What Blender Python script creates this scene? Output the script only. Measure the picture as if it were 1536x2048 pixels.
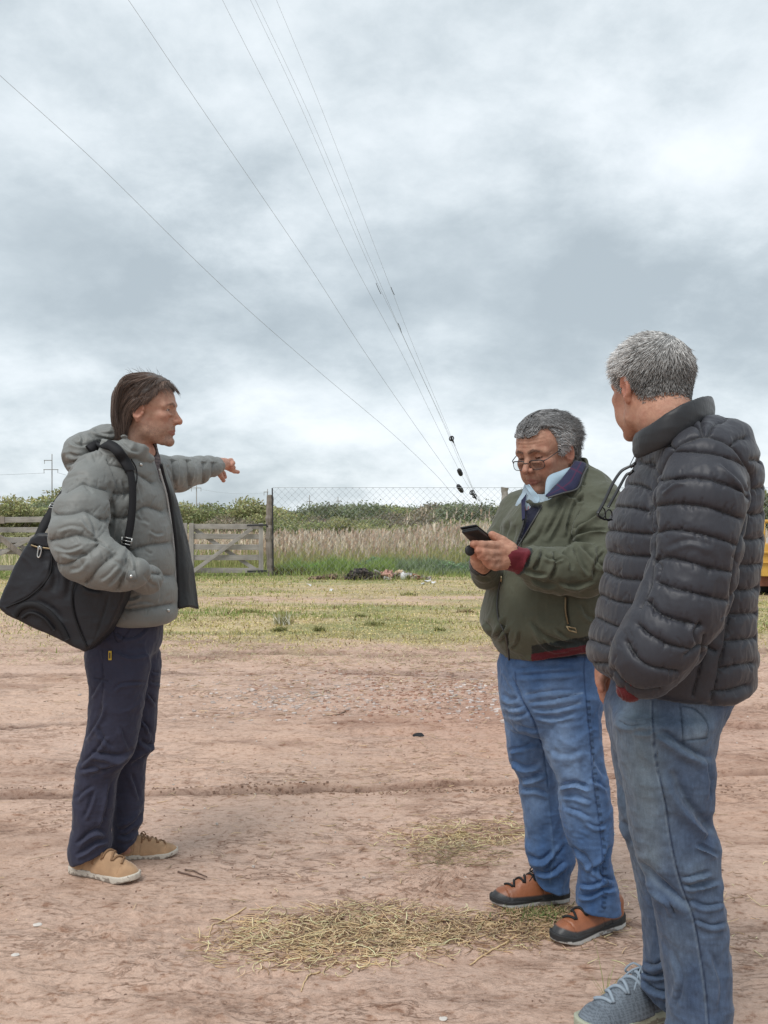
import bpy, math, random
import numpy as np
from mathutils import Vector, Matrix

# ---------------------------------------------------------------- camera, sky, sun
F = 1850.0; HZ = 1050.0; CH = 1.25          # focal length in photo pixels, horizon row, eye height
scn = bpy.context.scene
for o in list(bpy.data.objects): bpy.data.objects.remove(o)
cam_d = bpy.data.cameras.new('camera'); cam = bpy.data.objects.new('camera', cam_d)
scn.collection.objects.link(cam); scn.camera = cam
cam.location = (0, 0, CH); cam.rotation_euler = (math.pi/2, 0, 0)
cam_d.sensor_fit = 'VERTICAL'; cam_d.sensor_height = 24.0
cam_d.lens = F/2048*24.0; cam_d.shift_y = (HZ-1024)/2048
cam_d.clip_start = 0.05; cam_d.clip_end = 8000
scn.render.resolution_x = 768; scn.render.resolution_y = 1024
scn.view_settings.view_transform = 'Standard'; scn.view_settings.look = 'None'
scn.view_settings.exposure = 0.46; scn.view_settings.gamma = 1.0
scn.cycles.max_bounces = 6; scn.cycles.transparent_max_bounces = 16

SUN_EL, SUN_AZ = math.radians(60), math.radians(-40)   # azimuth measured from +Y towards +X
def build_world():
    w = bpy.data.worlds.new('World'); scn.world = w; w.use_nodes = True
    nt = w.node_tree; N = nt.nodes; L = nt.links; N.clear()
    def n(t, **k):
        x = N.new(t)
        for a, b in k.items(): setattr(x, a, b)
        return x
    def math_(op, a, b=None, c=None, clamp=False):
        m = n('ShaderNodeMath', operation=op); m.use_clamp = clamp
        for i, v in enumerate((a, b, c)):
            if v is None: continue
            if isinstance(v, (int, float)): m.inputs[i].default_value = v
            else: L.new(v, m.inputs[i])
        return m.outputs[0]
    out = n('ShaderNodeOutputWorld'); bg = n('ShaderNodeBackground'); bg.inputs[1].default_value = 0.1
    sky = n('ShaderNodeTexSky', sky_type='NISHITA'); sky.sun_disc = False
    sky.sun_elevation = SUN_EL; sky.sun_rotation = SUN_AZ
    tc = n('ShaderNodeTexCoord'); sep = n('ShaderNodeSeparateXYZ'); L.new(tc.outputs['Generated'], sep.inputs[0])
    X, Y, Z = sep.outputs
    zc = math_('MAXIMUM', Z, 0.0)
    den = math_('ADD', zc, 0.42)
    comb = n('ShaderNodeCombineXYZ')
    L.new(math_('DIVIDE', X, den), comb.inputs[0]); L.new(math_('DIVIDE', Y, den), comb.inputs[1]); L.new(math_('MULTIPLY', zc, 0.6), comb.inputs[2])
    def noise(scale, det, rough, off, dist=0.0):
        mp = n('ShaderNodeMapping'); mp.inputs['Location'].default_value = off
        L.new(comb.outputs[0], mp.inputs[0])
        t = n('ShaderNodeTexNoise'); t.inputs['Scale'].default_value = scale; t.inputs['Detail'].default_value = det
        t.inputs['Roughness'].default_value = rough; t.inputs['Distortion'].default_value = dist
        L.new(mp.outputs[0], t.inputs['Vector']); return t.outputs[0]
    n1 = noise(1.7, 6, 0.50, (3.1, 1.7, 0.4), 0.15)
    n2 = noise(4.4, 9, 0.62, (7.7, 2.2, 1.4), 0.1); n3 = noise(9.5, 6, 0.6, (1.7, 5.2, 0.4), 0.2)
    # broad cloud masses lying in given directions of the sky
    def blob(px, py, rx, ry, amt):
        dx = (px-768)/F; dz = (HZ-py)/F
        a = math_('DIVIDE', X, math_('MAXIMUM', Y, 0.05)); b = math_('DIVIDE', Z, math_('MAXIMUM', Y, 0.05))
        wob = math_('MULTIPLY', math_('SUBTRACT', n2, 0.5), 0.22); wob2 = math_('MULTIPLY', math_('SUBTRACT', n1, 0.5), 0.25)
        u = math_('DIVIDE', math_('ADD', math_('SUBTRACT', a, dx), wob), rx/F)
        v = math_('DIVIDE', math_('ADD', math_('SUBTRACT', b, dz), wob2), ry/F)
        r = math_('ADD', math_('MULTIPLY', u, u), math_('MULTIPLY', v, v))
        g = math_('POWER', 2.718, math_('MULTIPLY', r, -1.0))
        return math_('MULTIPLY', g, amt)
    s = math_('ADD', math_('MULTIPLY', math_('SUBTRACT', n1, 0.5), 1.5), math_('ADD', math_('MULTIPLY', math_('SUBTRACT', n2, 0.5), 1.15), math_('MULTIPLY', math_('SUBTRACT', n3, 0.5), 0.45)))
    for b in [(260, 500, 260, 170, -0.46), (1230, 640, 330, 150, -0.46), (720, 720, 240, 60, -0.12), (1400, 230, 330, 190, 0.24),
              (620, 860, 800, 60, 0.26), (500, 330, 260, 120, 0.10), (760, 960, 900, 30, 0.2), (60, 760, 300, 60, -0.12), (150, 120, 600, 220, -0.10), (1000, 60, 500, 120, -0.08), (640, 40, 500, 90, 0.08), (1450, 905, 300, 60, 0.22)]:
        s = math_('ADD', s, blob(*b))
    s = math_('ADD', s, 0.50)
    ramp = n('ShaderNodeValToRGB'); cr = ramp.color_ramp; cr.interpolation = 'B_SPLINE'
    cr.elements[0].position = 0.0; cr.elements[0].color = (0.315, 0.365, 0.40, 1)
    cr.elements[1].position = 1.0; cr.elements[1].color = (0.70, 0.74, 0.77, 1)
    e = cr.elements.new(0.35); e.color = (0.425, 0.48, 0.515, 1)
    e = cr.elements.new(0.65); e.color = (0.565, 0.617, 0.65, 1)
    L.new(s, ramp.inputs[0])
    sc = n('ShaderNodeMix', data_type='RGBA', blend_type='MULTIPLY'); sc.inputs[0].default_value = 1.0
    L.new(ramp.outputs[0], sc.inputs[6]); sc.inputs[7].default_value = (10.8, 10.8, 10.8, 1)
    mx = n('ShaderNodeMix', data_type='RGBA'); mx.inputs[0].default_value = 0.94
    L.new(sky.outputs[0], mx.inputs[6]); L.new(sc.outputs[2], mx.inputs[7])
    L.new(mx.outputs[2], bg.inputs[0]); L.new(bg.outputs[0], out.inputs[0])
    w.cycles.sampling_method = 'MANUAL'; w.cycles.sample_map_resolution = 512
build_world()
sun_d = bpy.data.lights.new('sun', 'SUN'); sun_d.energy = 1.5; sun_d.angle = math.radians(26); sun_d.color = (1.0, 0.97, 0.93)
sun = bpy.data.objects.new('sun', sun_d); scn.collection.objects.link(sun)
_sd = Vector((math.sin(SUN_AZ)*math.cos(SUN_EL)*0.6-0.05, -0.75*math.cos(SUN_EL), math.sin(SUN_EL)))
_sd = Vector((math.cos(SUN_EL)*math.sin(math.radians(-150)), math.cos(SUN_EL)*math.cos(math.radians(-150)), math.sin(SUN_EL)))
sun.rotation_euler = (-_sd).to_track_quat('-Z', 'Y').to_euler()
for nd in scn.world.node_tree.nodes:
    if nd.type == 'TEX_SKY': nd.sun_rotation = math.radians(-150)

# ---------------------------------------------------------------- helpers
RNG = np.random.default_rng(7)
def W(px, py, d): return np.array([(px-768)/F*d, d, CH-(py-HZ)/F*d])
def GZ(py): return F*CH/(py-HZ)             # ground distance of a photo row

def link(o, parent=None):
    scn.collection.objects.link(o)
    if parent is not None: o.parent = parent
    return o
def tag(o, label=None, cat=None, group=None, kind=None):
    if label: o['label'] = label
    if cat: o['category'] = cat
    if group: o['group'] = group
    if kind: o['kind'] = kind
    return o
def empty(name, loc, label, cat, group=None, rz=0.0):
    o = bpy.data.objects.new(name, None); o.location = loc; o.rotation_euler[2] = rz; o.empty_display_size = 0.1
    link(o); tag(o, label, cat, group); return o
def mesh_np(name, V, faces, mat, parent=None, cols=None, smooth=True, origin=None, attrs=None):
    """V (n,3); faces: (m,k) array, or list of such arrays; one mesh object. origin: the parent's world location"""
    V = np.asarray(V, dtype=np.float32)
    if origin is None and parent is not None: origin = np.array(parent.matrix_world.translation) if False else np.array(parent.location)
    if origin is not None: V = V - np.asarray(origin, dtype=np.float32)
    me = bpy.data.meshes.new(name)
    fl = faces if isinstance(faces, list) else [faces]
    fl = [np.asarray(f, dtype=np.int32) for f in fl if len(f)]
    me.vertices.add(len(V)); me.vertices.foreach_set('co', V.ravel())
    nl = sum(f.size for f in fl); nf = sum(len(f) for f in fl)
    me.loops.add(nl); me.loops.foreach_set('vertex_index', np.concatenate([f.ravel() for f in fl]))
    me.polygons.add(nf)
    tot = np.concatenate([np.full(len(f), f.shape[1], dtype=np.int32) for f in fl])
    st = np.concatenate([[0], np.cumsum(tot)[:-1]]).astype(np.int32)
    me.polygons.foreach_set('loop_start', st); me.polygons.foreach_set('loop_total', tot)
    me.polygons.foreach_set('use_smooth', np.full(nf, smooth))
    me.update(calc_edges=True)
    if cols is not None:
        c = np.ones((len(V), 4), dtype=np.float32); c[:, :3] = cols
        a = me.color_attributes.new('Col', 'FLOAT_COLOR', 'POINT'); a.data.foreach_set('color', c.ravel())
    for k, v in (attrs or {}).items():
        a = me.attributes.new(k, 'FLOAT', 'POINT'); a.data.foreach_set('value', np.asarray(v, dtype=np.float32))
    me.materials.append(mat)
    o = bpy.data.objects.new(name, me); link(o, parent); return o

class MB:
    """collects simple shapes into one mesh"""
    def __init__(s): s.V = []; s.F3 = []; s.F4 = []; s.n = 0; s.C = []
    def add(s, V, f3=None, f4=None, col=None):
        V = np.asarray(V, dtype=float)
        if f3 is not None and len(f3): s.F3.append(np.asarray(f3)+s.n)
        if f4 is not None and len(f4): s.F4.append(np.asarray(f4)+s.n)
        s.V.append(V); s.n += len(V); s.C.append(np.tile(np.array(col if col is not None else (1, 1, 1)), (len(V), 1)) if np.ndim(col) < 2 else col)
        return s
    def box(s, c, size, R=None, jit=0.0, col=None):
        q = np.array([[x, y, z] for x in (-.5, .5) for y in (-.5, .5) for z in (-.5, .5)])*np.array(size)
        if jit: q = q+RNG.normal(0, jit, q.shape)
        if R is not None: q = q@np.array(R).T
        return s.add(q+np.array(c), f4=[[0, 1, 3, 2], [4, 6, 7, 5], [0, 4, 5, 1], [2, 3, 7, 6], [0, 2, 6, 4], [1, 5, 7, 3]], col=col)
    def beam(s, a, b, w, t, up=(0, 0, 1), col=None, jit=0.0):
        a = np.array(a, float); b = np.array(b, float); d = b-a; L = np.linalg.norm(d); d /= L
        u = np.array(up, float); sx = np.cross(d, u); sx /= np.linalg.norm(sx); uz = np.cross(sx, d)
        return s.box((a+b)/2, (L, t, w), R=np.stack([d, sx, uz], 1), col=col, jit=jit)
    def tube(s, pts, r, n=8, caps=True, col=None, flat=1.0, up=(0, 0, 1)):
        pts = np.asarray(pts, float); m = len(pts); r = np.broadcast_to(np.asarray(r, float), (m,))
        T = np.gradient(pts, axis=0); T /= np.linalg.norm(T, axis=1)[:, None]+1e-12
        u = np.array(up, float); ref = np.tile(u, (m, 1)); A = np.cross(T, ref)
        bad = np.linalg.norm(A, axis=1) < 0.15
        A[bad] = np.cross(T[bad], np.array([0.3, 1, 0.1])); A /= np.linalg.norm(A, axis=1)[:, None]
        for i in range(1, m):
            a = A[i-1]-T[i]*np.dot(A[i-1], T[i]); A[i] = a/np.linalg.norm(a)
        B = np.cross(A, T); th = np.linspace(0, 2*np.pi, n, endpoint=False)
        V = pts[:, None, :]+r[:, None, None]*(np.cos(th)[None, :, None]*A[:, None, :]+flat*np.sin(th)[None, :, None]*B[:, None, :])
        i, j = np.meshgrid(np.arange(m-1), np.arange(n), indexing='ij'); k = (j+1) % n
        f = np.stack([i*n+j, (i+1)*n+j, (i+1)*n+k, i*n+k], -1).reshape(-1, 4)
        V = V.reshape(-1, 3); f3 = []
        if caps:
            V = np.vstack([V, pts[0], pts[-1]]); c0, c1 = m*n, m*n+1
            f3 = [[c0, jj, (jj+1) % n] for jj in range(n)]+[[c1, (m-1)*n+(jj+1) % n, (m-1)*n+jj] for jj in range(n)]
        return s.add(V, f3=f3, f4=f, col=col)
    def lathe(s, prof, c=(0, 0, 0), n=24, R=None, col=None):
        """prof: (r, z) rows"""
        prof = np.array(prof, float); m = len(prof); th = np.linspace(0, 2*np.pi, n, endpoint=False)
        V = np.stack([prof[:, 0:1]*np.cos(th), prof[:, 0:1]*np.sin(th), np.repeat(prof[:, 1:2], n, 1)], -1).reshape(-1, 3)
        if R is not None: V = V@np.array(R).T
        i, j = np.meshgrid(np.arange(m-1), np.arange(n), indexing='ij'); k = (j+1) % n
        return s.add(V+np.array(c), f4=np.stack([i*n+j, i*n+k, (i+1)*n+k, (i+1)*n+j], -1).reshape(-1, 4), col=col)
    def build(s, name, mat, parent=None, smooth=False, cols=False, bevel=0.0):
        fs = []
        if s.F3: fs.append(np.concatenate(s.F3))
        if s.F4: fs.append(np.concatenate(s.F4))
        o = mesh_np(name, np.concatenate(s.V), fs, mat, parent, smooth=smooth, cols=np.concatenate(s.C) if cols else None)
        if bevel:
            b = o.modifiers.new('bevel', 'BEVEL'); b.width = bevel; b.segments = 2; b.limit_method = 'ANGLE'
        return o

# ---- numpy noise
def noise3(P, seed=0):
    P = np.asarray(P, dtype=np.float32)
    if len(P) > 60000: return np.concatenate([noise3(P[i:i+60000], seed) for i in range(0, len(P), 60000)])
    f = np.floor(P); t = P-f; i = f.astype(np.int32).astype(np.uint32); t = t*t*t*(t*(t*6-15)+10); u = np.uint32
    hx = [i[:, 0]*u(374761393), (i[:, 0]+u(1))*u(374761393)]; hy = [i[:, 1]*u(668265263), (i[:, 1]+u(1))*u(668265263)]; hz = [i[:, 2]*u(2246822519)+u(seed*974711 & 0xffffffff), (i[:, 2]+u(1))*u(2246822519)+u(seed*974711 & 0xffffffff)]
    def H(a, b, c):
        h = hx[a]+hy[b]+hz[c]; h ^= h >> u(13); h *= u(1274126177); h ^= h >> u(16); h *= u(3266489917); h ^= h >> u(15); return (h & u(0xffffff)).astype(np.float32)*np.float32(2/0xffffff)-1
    tx, ty, tz = t[:, 0], t[:, 1], t[:, 2]; c = []
    for a in (0, 1):
        r = []
        for b in (0, 1): p = H(a, b, 0); q = H(a, b, 1); r.append(p+(q-p)*tz)
        c.append(r[0]+(r[1]-r[0])*ty)
    return c[0]+(c[1]-c[0])*tx
def fbm(P, oct=4, seed=0, rough=0.5, ridged=False):
    P = np.asarray(P, np.float32); a = 1.0; s = 0.0; tot = 0.0
    for k in range(oct):
        v = noise3(P*(2.03**k)+k*17.3, seed+k)
        if ridged: v = 1-2*np.abs(v)*1.3
        s = s+a*v; tot += a; a *= rough
    return s/tot
def sstep(a, b, x):
    t = np.clip((x-a)/(b-a), 0, 1); return t*t*(3-2*t)
def spline(pts, n):
    """Catmull-Rom through rows of pts, n samples"""
    P = np.asarray(pts, float)
    if len(P) == 2: return P[0]+(P[1]-P[0])*np.linspace(0, 1, n)[:, None]
    Q = np.vstack([2*P[0]-P[1], P, 2*P[-1]-P[-2]]); m = len(P)-1
    u = np.linspace(0, m-1e-9, n); i = u.astype(int); t = (u-i)[:, None]
    a, b, c, d = Q[i], Q[i+1], Q[i+2], Q[i+3]
    return 0.5*((2*b)+(-a+c)*t+(2*a-5*b+4*c-d)*t*t+(-a+3*b-3*c+d)*t**3)

# ---- distance fields
def smin(a, b, k):
    h = np.clip(0.5+0.5*(b-a)/k, 0, 1); return b*(1-h)+a*h-k*h*(1-h)
def smax(a, b, k): return -smin(-a, -b, k)
def s_sph(P, c, r): return np.linalg.norm(P-np.array(c, np.float32), axis=1)-r
def s_ell(P, c, r, R=None):
    q = P-np.array(c, np.float32)
    if R is not None: q = q@np.array(R, np.float32)
    r = np.array(r, np.float32); a = q/r; k0 = np.linalg.norm(a, axis=1); k1 = np.linalg.norm(a/r, axis=1)+1e-9
    return k0*(k0-1)/k1
def s_cap(P, a, b, ra, rb, sc=None):
    a = np.array(a, np.float32); b = np.array(b, np.float32); q = P-a; ab = b-a
    t = np.clip(q@ab/(ab@ab), 0, 1); return np.linalg.norm(q-t[:, None]*ab, axis=1)-(ra+(rb-ra)*t)
def s_chain(P, pts, k=0.0, sc=None, par=False):
    """pts rows x,y,z,r. sc: divide coordinates by this (flattening); par: also arc-length of the nearest point"""
    A = np.array(pts, np.float32); Q = P
    if sc is not None:
        sc = np.array(sc, np.float32); Q = P/sc; A = A.copy(); A[:, :3] = A[:, :3]/sc
    d = None; s = None; acc = 0.0
    for i in range(len(A)-1):
        a, b = A[i, :3], A[i+1, :3]; q = Q-a; ab = b-a; L2 = float(ab@ab)+1e-12
        t = np.clip(q@ab/L2, 0, 1); e = np.linalg.norm(q-t[:, None]*ab, axis=1)-(A[i, 3]+(A[i+1, 3]-A[i, 3])*t)
        ss = acc+t*math.sqrt(L2); acc += math.sqrt(L2)
        if d is None: d, s = e, ss
        else:
            s = np.where(e < d, ss, s); d = smin(d, e, k) if k else np.minimum(d, e)
    return (d, s) if par else d
SHR = 1.0
class Loft:
    """rows: photo row py, left px, right px, centre distance d, depth radius rd ; cross sections are super-ellipses"""
    def __init__(s, rows, n=2.3, top=True, k=0.02, cap=0.02):
        R = np.array(rows, float); m = 4*len(R); R = spline(R, m)
        z = CH-(R[:, 0]-HZ)/F*R[:, 3]; o = np.argsort(z); R = R[o]; s.z = z[o]
        s.cx = ((R[:, 1]+R[:, 2])/2-768)/F*R[:, 3]; s.rx = np.maximum((R[:, 2]-R[:, 1])/2/F*R[:, 3], 0.004)*SHR
        s.cy = R[:, 3]; s.ry = R[:, 4]; s.n = n; s.cap = cap
    def __call__(s, P):
        z = P[:, 2]; f = lambda a: np.interp(z, s.z, a).astype(np.float32)
        rx, ry = f(s.rx), f(s.ry); qx = np.abs(P[:, 0]-f(s.cx))/rx; qy = np.abs(P[:, 1]-f(s.cy))/ry
        k0 = (qx**s.n+qy**s.n)**(1/s.n); k1 = np.sqrt((qx/rx)**2+(qy/ry)**2)+1e-6
        d = k0*(k0-1)/k1
        d = np.where(k0 < 0.3, -0.7*np.minimum(rx, ry), d)
        return smax(d, np.maximum(z-s.z[-1], s.z[0]-z), s.cap)

def nets(f, lo, hi, h, pad=1.6):
    """sparse surface nets of field f over box lo..hi with step h -> vertices, quads"""
    lo = np.array(lo, float); hi = np.array(hi, float); B = 8
    nb = np.ceil((hi-lo)/(B*h)).astype(int)
    g = np.stack(np.meshgrid(*[np.arange(k) for k in nb], indexing='ij'), -1).reshape(-1, 3)
    c = (lo+(g+0.5)*B*h).astype(np.float32)
    dc = np.concatenate([f(c[i:i+200000]) for i in range(0, len(c), 200000)])
    g = g[np.abs(dc) < 0.87*B*h*pad]
    s = np.arange(B+1); off = np.stack(np.meshgrid(s, s, s, indexing='ij'), -1).reshape(-1, 3)
    FV = np.empty((len(g), (B+1)**3), np.float32); ch = 400
    for i in range(0, len(g), ch):
        gi = (g[i:i+ch, None, :]*B+off[None]).reshape(-1, 3)
        FV[i:i+ch] = f((lo+gi*h).astype(np.float32)).reshape(-1, (B+1)**3)
    FV = FV.reshape(-1, B+1, B+1, B+1); ins = FV < 0
    cnt = np.zeros((len(g), B, B, B), np.int8)
    for dx in (0, 1):
        for dy in (0, 1):
            for dz in (0, 1): cnt += ins[:, dx:B+dx, dy:B+dy, dz:B+dz]
    bi, ci, cj, ck = np.nonzero((cnt > 0) & (cnt < 8))
    cell = g[bi]*B+np.stack([ci, cj, ck], 1)
    K = np.array([1 << 42, 1 << 21, 1]); key = (cell+4)@K
    order = np.argsort(key); key = key[order]; cell = cell[order]; bi, ci, cj, ck = bi[order], ci[order], cj[order], ck[order]
    acc = np.zeros((len(key), 3)); num = np.zeros(len(key))
    for ax in range(3):
        for u in (0, 1):
            for v in (0, 1):
                o0 = [u, v]; o0.insert(ax, 0); o1 = list(o0); o1[ax] = 1
                a = FV[bi, ci+o0[0], cj+o0[1], ck+o0[2]]; b = FV[bi, ci+o1[0], cj+o1[1], ck+o1[2]]
                m = (a < 0) != (b < 0); t = np.where(m, a/np.where(m, a-b, 1), 0)
                p = np.tile(np.array(o0, float), (len(t), 1)); p[:, ax] = t
                acc += p*m[:, None]; num += m
    V = lo+(cell+acc/num[:, None])*h
    quads = []
    for ax in range(3):
        sl0 = [slice(0, B)]*3; sl1 = list(sl0); sl1[ax] = slice(1, B+1)
        a = ins[(slice(None),)+tuple(sl0)]; b = ins[(slice(None),)+tuple(sl1)]
        e, i, j, k = np.nonzero(a != b); flip = ~a[e, i, j, k]
        base = g[e]*B+np.stack([i, j, k], 1)
        u, v = [(1, 2), (2, 0), (0, 1)][ax]
        q = []
        ok = np.ones(len(e), bool)
        for du, dv in ((0, 0), (-1, 0), (-1, -1), (0, -1)):
            c2 = base.copy(); c2[:, u] += du; c2[:, v] += dv
            kk = (c2+4)@K; idx = np.searchsorted(key, kk); idx = np.minimum(idx, len(key)-1)
            ok &= key[idx] == kk; q.append(idx)
        q = np.stack(q, 1); q[flip] = q[flip][:, ::-1]; quads.append(q[ok])
    return V, np.concatenate(quads)
def vnormals(V, Q):
    a = V[Q[:, 0]]; b = V[Q[:, 1]]; c = V[Q[:, 2]]; d = V[Q[:, 3]] if Q.shape[1] == 4 else c
    fn = np.cross(c-a, d-b) if Q.shape[1] == 4 else np.cross(b-a, c-a)
    N = np.zeros_like(V)
    for k in range(Q.shape[1]):
        for ax in range(3): N[:, ax] += np.bincount(Q[:, k], weights=fn[:, ax], minlength=len(V))
    return N/(np.linalg.norm(N, axis=1)[:, None]+1e-12)
def relax(V, Q, it=1, lam=0.5):
    m = len(V); A = Q.ravel(); Bq = np.roll(Q, -1, 1).ravel()
    for _ in range(it):
        S = np.zeros_like(V); cn = np.bincount(A, minlength=m)+np.bincount(Bq, minlength=m)
        for ax in range(3): S[:, ax] = np.bincount(A, weights=V[Bq, ax], minlength=m)+np.bincount(Bq, weights=V[A, ax], minlength=m)
        V = V+lam*(S/np.maximum(cn, 1)[:, None]-V)
    return V
def proj(V): return np.stack([768+V[:, 0]/V[:, 1]*F, HZ-(V[:, 2]-CH)/V[:, 1]*F], 1)
def facing(V, N):
    r = V-np.array([0, 0, CH]); r /= np.linalg.norm(r, axis=1)[:, None]
    return sstep(-0.05, 0.35, -(r*N).sum(1))
def stroke_dist(p, pts, n=None):
    """distance and side to a smooth curve through pts (photo pixels), and position 0..1 along it"""
    S = spline(pts, n or max(6, 5*len(pts))); best = np.full(len(p), 1e9); side = np.zeros(len(p)); par = np.zeros(len(p))
    lo = S.min(0)-60; hi = S.max(0)+60
    I = np.nonzero(((p > lo) & (p < hi)).all(1))[0]; q = p[I]; bb = best[I]; sd = side[I]; pr = par[I]
    for i in range(len(S)-1):
        a, b = S[i], S[i+1]; ab = b-a; t = np.clip(((q-a)@ab)/(ab@ab+1e-9), 0, 1)
        e = q-a-t[:, None]*ab; d = np.hypot(e[:, 0], e[:, 1]); m = d < bb
        bb = np.where(m, d, bb); sd = np.where(m, np.sign(ab[0]*e[:, 1]-ab[1]*e[:, 0]), sd); pr = np.where(m, (i+t)/(len(S)-1), pr)
    best[I] = bb; side[I] = sd; par[I] = pr
    return best, side, par
FK = [1.0]
def folds(V, N, strokes, mask=None):
    """carve creases (negative) and ridges (positive) into V along its normals. stroke: (pts, width_px, height_m[, 'lip'])"""
    fc = facing(V, N); disp = np.zeros(len(V))
    if mask is not None: fc = fc*mask
    J = np.nonzero(fc > 0.01)[0]; p = proj(V[J]); fj = fc[J]; o = np.argsort(p[:, 1]); J, p, fj = J[o], p[o], fj[o]; py = p[:, 1].copy()
    for st in strokes:
        w, A = st[1], st[2]; A_ = np.array(st[0]); pad = 5*w+8; a, b = np.searchsorted(py, [A_[:, 1].min()-pad, A_[:, 1].max()+pad])
        q = p[a:b]; k = np.nonzero((q[:, 0] > A_[:, 0].min()-pad) & (q[:, 0] < A_[:, 0].max()+pad))[0]
        if not len(k): continue
        d, sd, t = stroke_dist(q[k], st[0])
        tp = np.clip(np.minimum(t, 1-t)*5, 0.0, 1)**0.7; s = d*sd
        if len(st) > 3: g = -np.exp(-(s/w)**2)+0.9*np.exp(-((s-1.5*w)/w/1.2)**2)
        else: g = np.exp(-(s/w)**2)
        disp[J[a+k]] += FK[0]*A*g*tp*fj[a+k]
    return V+N*disp[:, None]
# ---------------------------------------------------------------- materials
class Mat:
    def __init__(s, name, rough=0.6, spec=0.5):
        s.m = bpy.data.materials.new(name); s.m.use_nodes = True; s.nt = s.m.node_tree; s.N = s.nt.nodes; s.L = s.nt.links
        s.b = s.N['Principled BSDF']; s.b.inputs['Roughness'].default_value = rough; s.b.inputs['Specular IOR Level'].default_value = spec
    def n(s, t, **k):
        x = s.N.new(t)
        for a, b in k.items(): setattr(x, a, b)
        return x
    def put(s, sock, v):
        if isinstance(v, (int, float)): sock.default_value = v
        elif isinstance(v, tuple): sock.default_value = v if len(v) == len(sock.default_value) else tuple(v)+(1,)
        else: s.L.new(v, sock)
    def coord(s, scale=(1, 1, 1), kind='Object', rot=(0, 0, 0)):
        tc = s.n('ShaderNodeTexCoord'); mp = s.n('ShaderNodeMapping'); mp.inputs['Scale'].default_value = scale; mp.inputs['Rotation'].default_value = rot
        s.L.new(tc.outputs[kind], mp.inputs[0]); return mp.outputs[0]
    def noise(s, scale, det=4, rough=0.55, vec=None, dist=0.0):
        t = s.n('ShaderNodeTexNoise'); t.inputs['Scale'].default_value = scale; t.inputs['Detail'].default_value = det
        t.inputs['Roughness'].default_value = rough; t.inputs['Distortion'].default_value = dist
        s.L.new(vec if vec is not None else s.coord(), t.inputs['Vector']); return t.outputs[0]
    def wave(s, scale, vec, dist=0.0, dirn='X'):
        t = s.n('ShaderNodeTexWave'); t.bands_direction = dirn; t.inputs['Scale'].default_value = scale; t.inputs['Distortion'].default_value = dist
        s.L.new(vec, t.inputs['Vector']); return t.outputs['Fac']
    def ramp(s, fac, stops, interp='LINEAR'):
        r = s.n('ShaderNodeValToRGB'); r.color_ramp.interpolation = interp; e = r.color_ramp.elements
        while len(e) < len(stops): e.new(0.5)
        for i, (p, c) in enumerate(stops):
            e[i].position = p; e[i].color = (c, c, c, 1) if isinstance(c, (int, float)) else tuple(c)+(1,)
        s.L.new(fac, r.inputs[0]); return r.outputs[0]
    def mix(s, fac, a, b, mode='MIX'):
        m = s.n('ShaderNodeMix', data_type='RGBA', blend_type=mode); s.put(m.inputs[0], fac); s.put(m.inputs[6], a); s.put(m.inputs[7], b); return m.outputs[2]
    def math(s, op, a, b=0.0, clamp=False):
        m = s.n('ShaderNodeMath', operation=op); m.use_clamp = clamp; s.put(m.inputs[0], a); s.put(m.inputs[1], b); return m.outputs[0]
    def attr(s, name='Col', fac=False):
        a = s.n('ShaderNodeAttribute'); a.attribute_name = name; return a.outputs['Fac'] if fac else a.outputs['Color']
    def color(s, v): s.put(s.b.inputs['Base Color'], v); return s
    def bump(s, h, strength=0.5, dist=0.002):
        prev = s.b.inputs['Normal'].links[0].from_socket if s.b.inputs['Normal'].links else None
        b = s.n('ShaderNodeBump'); b.inputs['Strength'].default_value = strength; b.inputs['Distance'].default_value = dist
        s.L.new(h, b.inputs['Height'])
        if prev: s.L.new(prev, b.inputs['Normal'])
        s.L.new(b.outputs[0], s.b.inputs['Normal']); return s
def plain(name, col, rough=0.6, spec=0.5, metal=0.0, var=0.15, scale=30, bump=0.0):
    m = Mat(name, rough, spec); nz = m.noise(scale, 5)
    c2 = tuple(min(1, c*(1-var)) for c in col); c3 = tuple(min(1, c*(1+var)) for c in col)
    m.color(m.mix(nz, c2, c3)); m.b.inputs['Metallic'].default_value = metal
    if bump: m.bump(nz, 0.6, bump)
    return m.m
def cloth(name, rough=0.8, spec=0.25, weave=900, wdist=0.0004, wr=0.0, wscale=(60, 60, 14), sheen=0.0, var=0.12, seam=False, vscale=14):
    """coloured by the mesh's own dye attribute, with weave and fine creases"""
    m = Mat(name, rough, spec); c = m.attr()
    nz = m.noise(vscale, 5); c = m.mix(1.0, c, m.ramp(nz, [(0.2, 1-var), (0.8, 1+var*0.6)]), 'MULTIPLY')
    fine = m.noise(weave, 2); c = m.mix(1.0, c, m.ramp(fine, [(0.3, 1-var*0.9), (0.7, 1+var*0.5)]), 'MULTIPLY')
    m.color(c)
    if sheen: m.b.inputs['Sheen Weight'].default_value = sheen; m.b.inputs['Sheen Roughness'].default_value = 0.4
    m.bump(fine, 0.5, wdist)
    if wr:
        h = m.noise(1.0, 4, 0.55, vec=m.coord(wscale), dist=0.6)
        if seam: h = m.math('MULTIPLY', h, m.attr('seam', True))
        m.bump(h, 0.8, wr)
    return m.m
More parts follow.
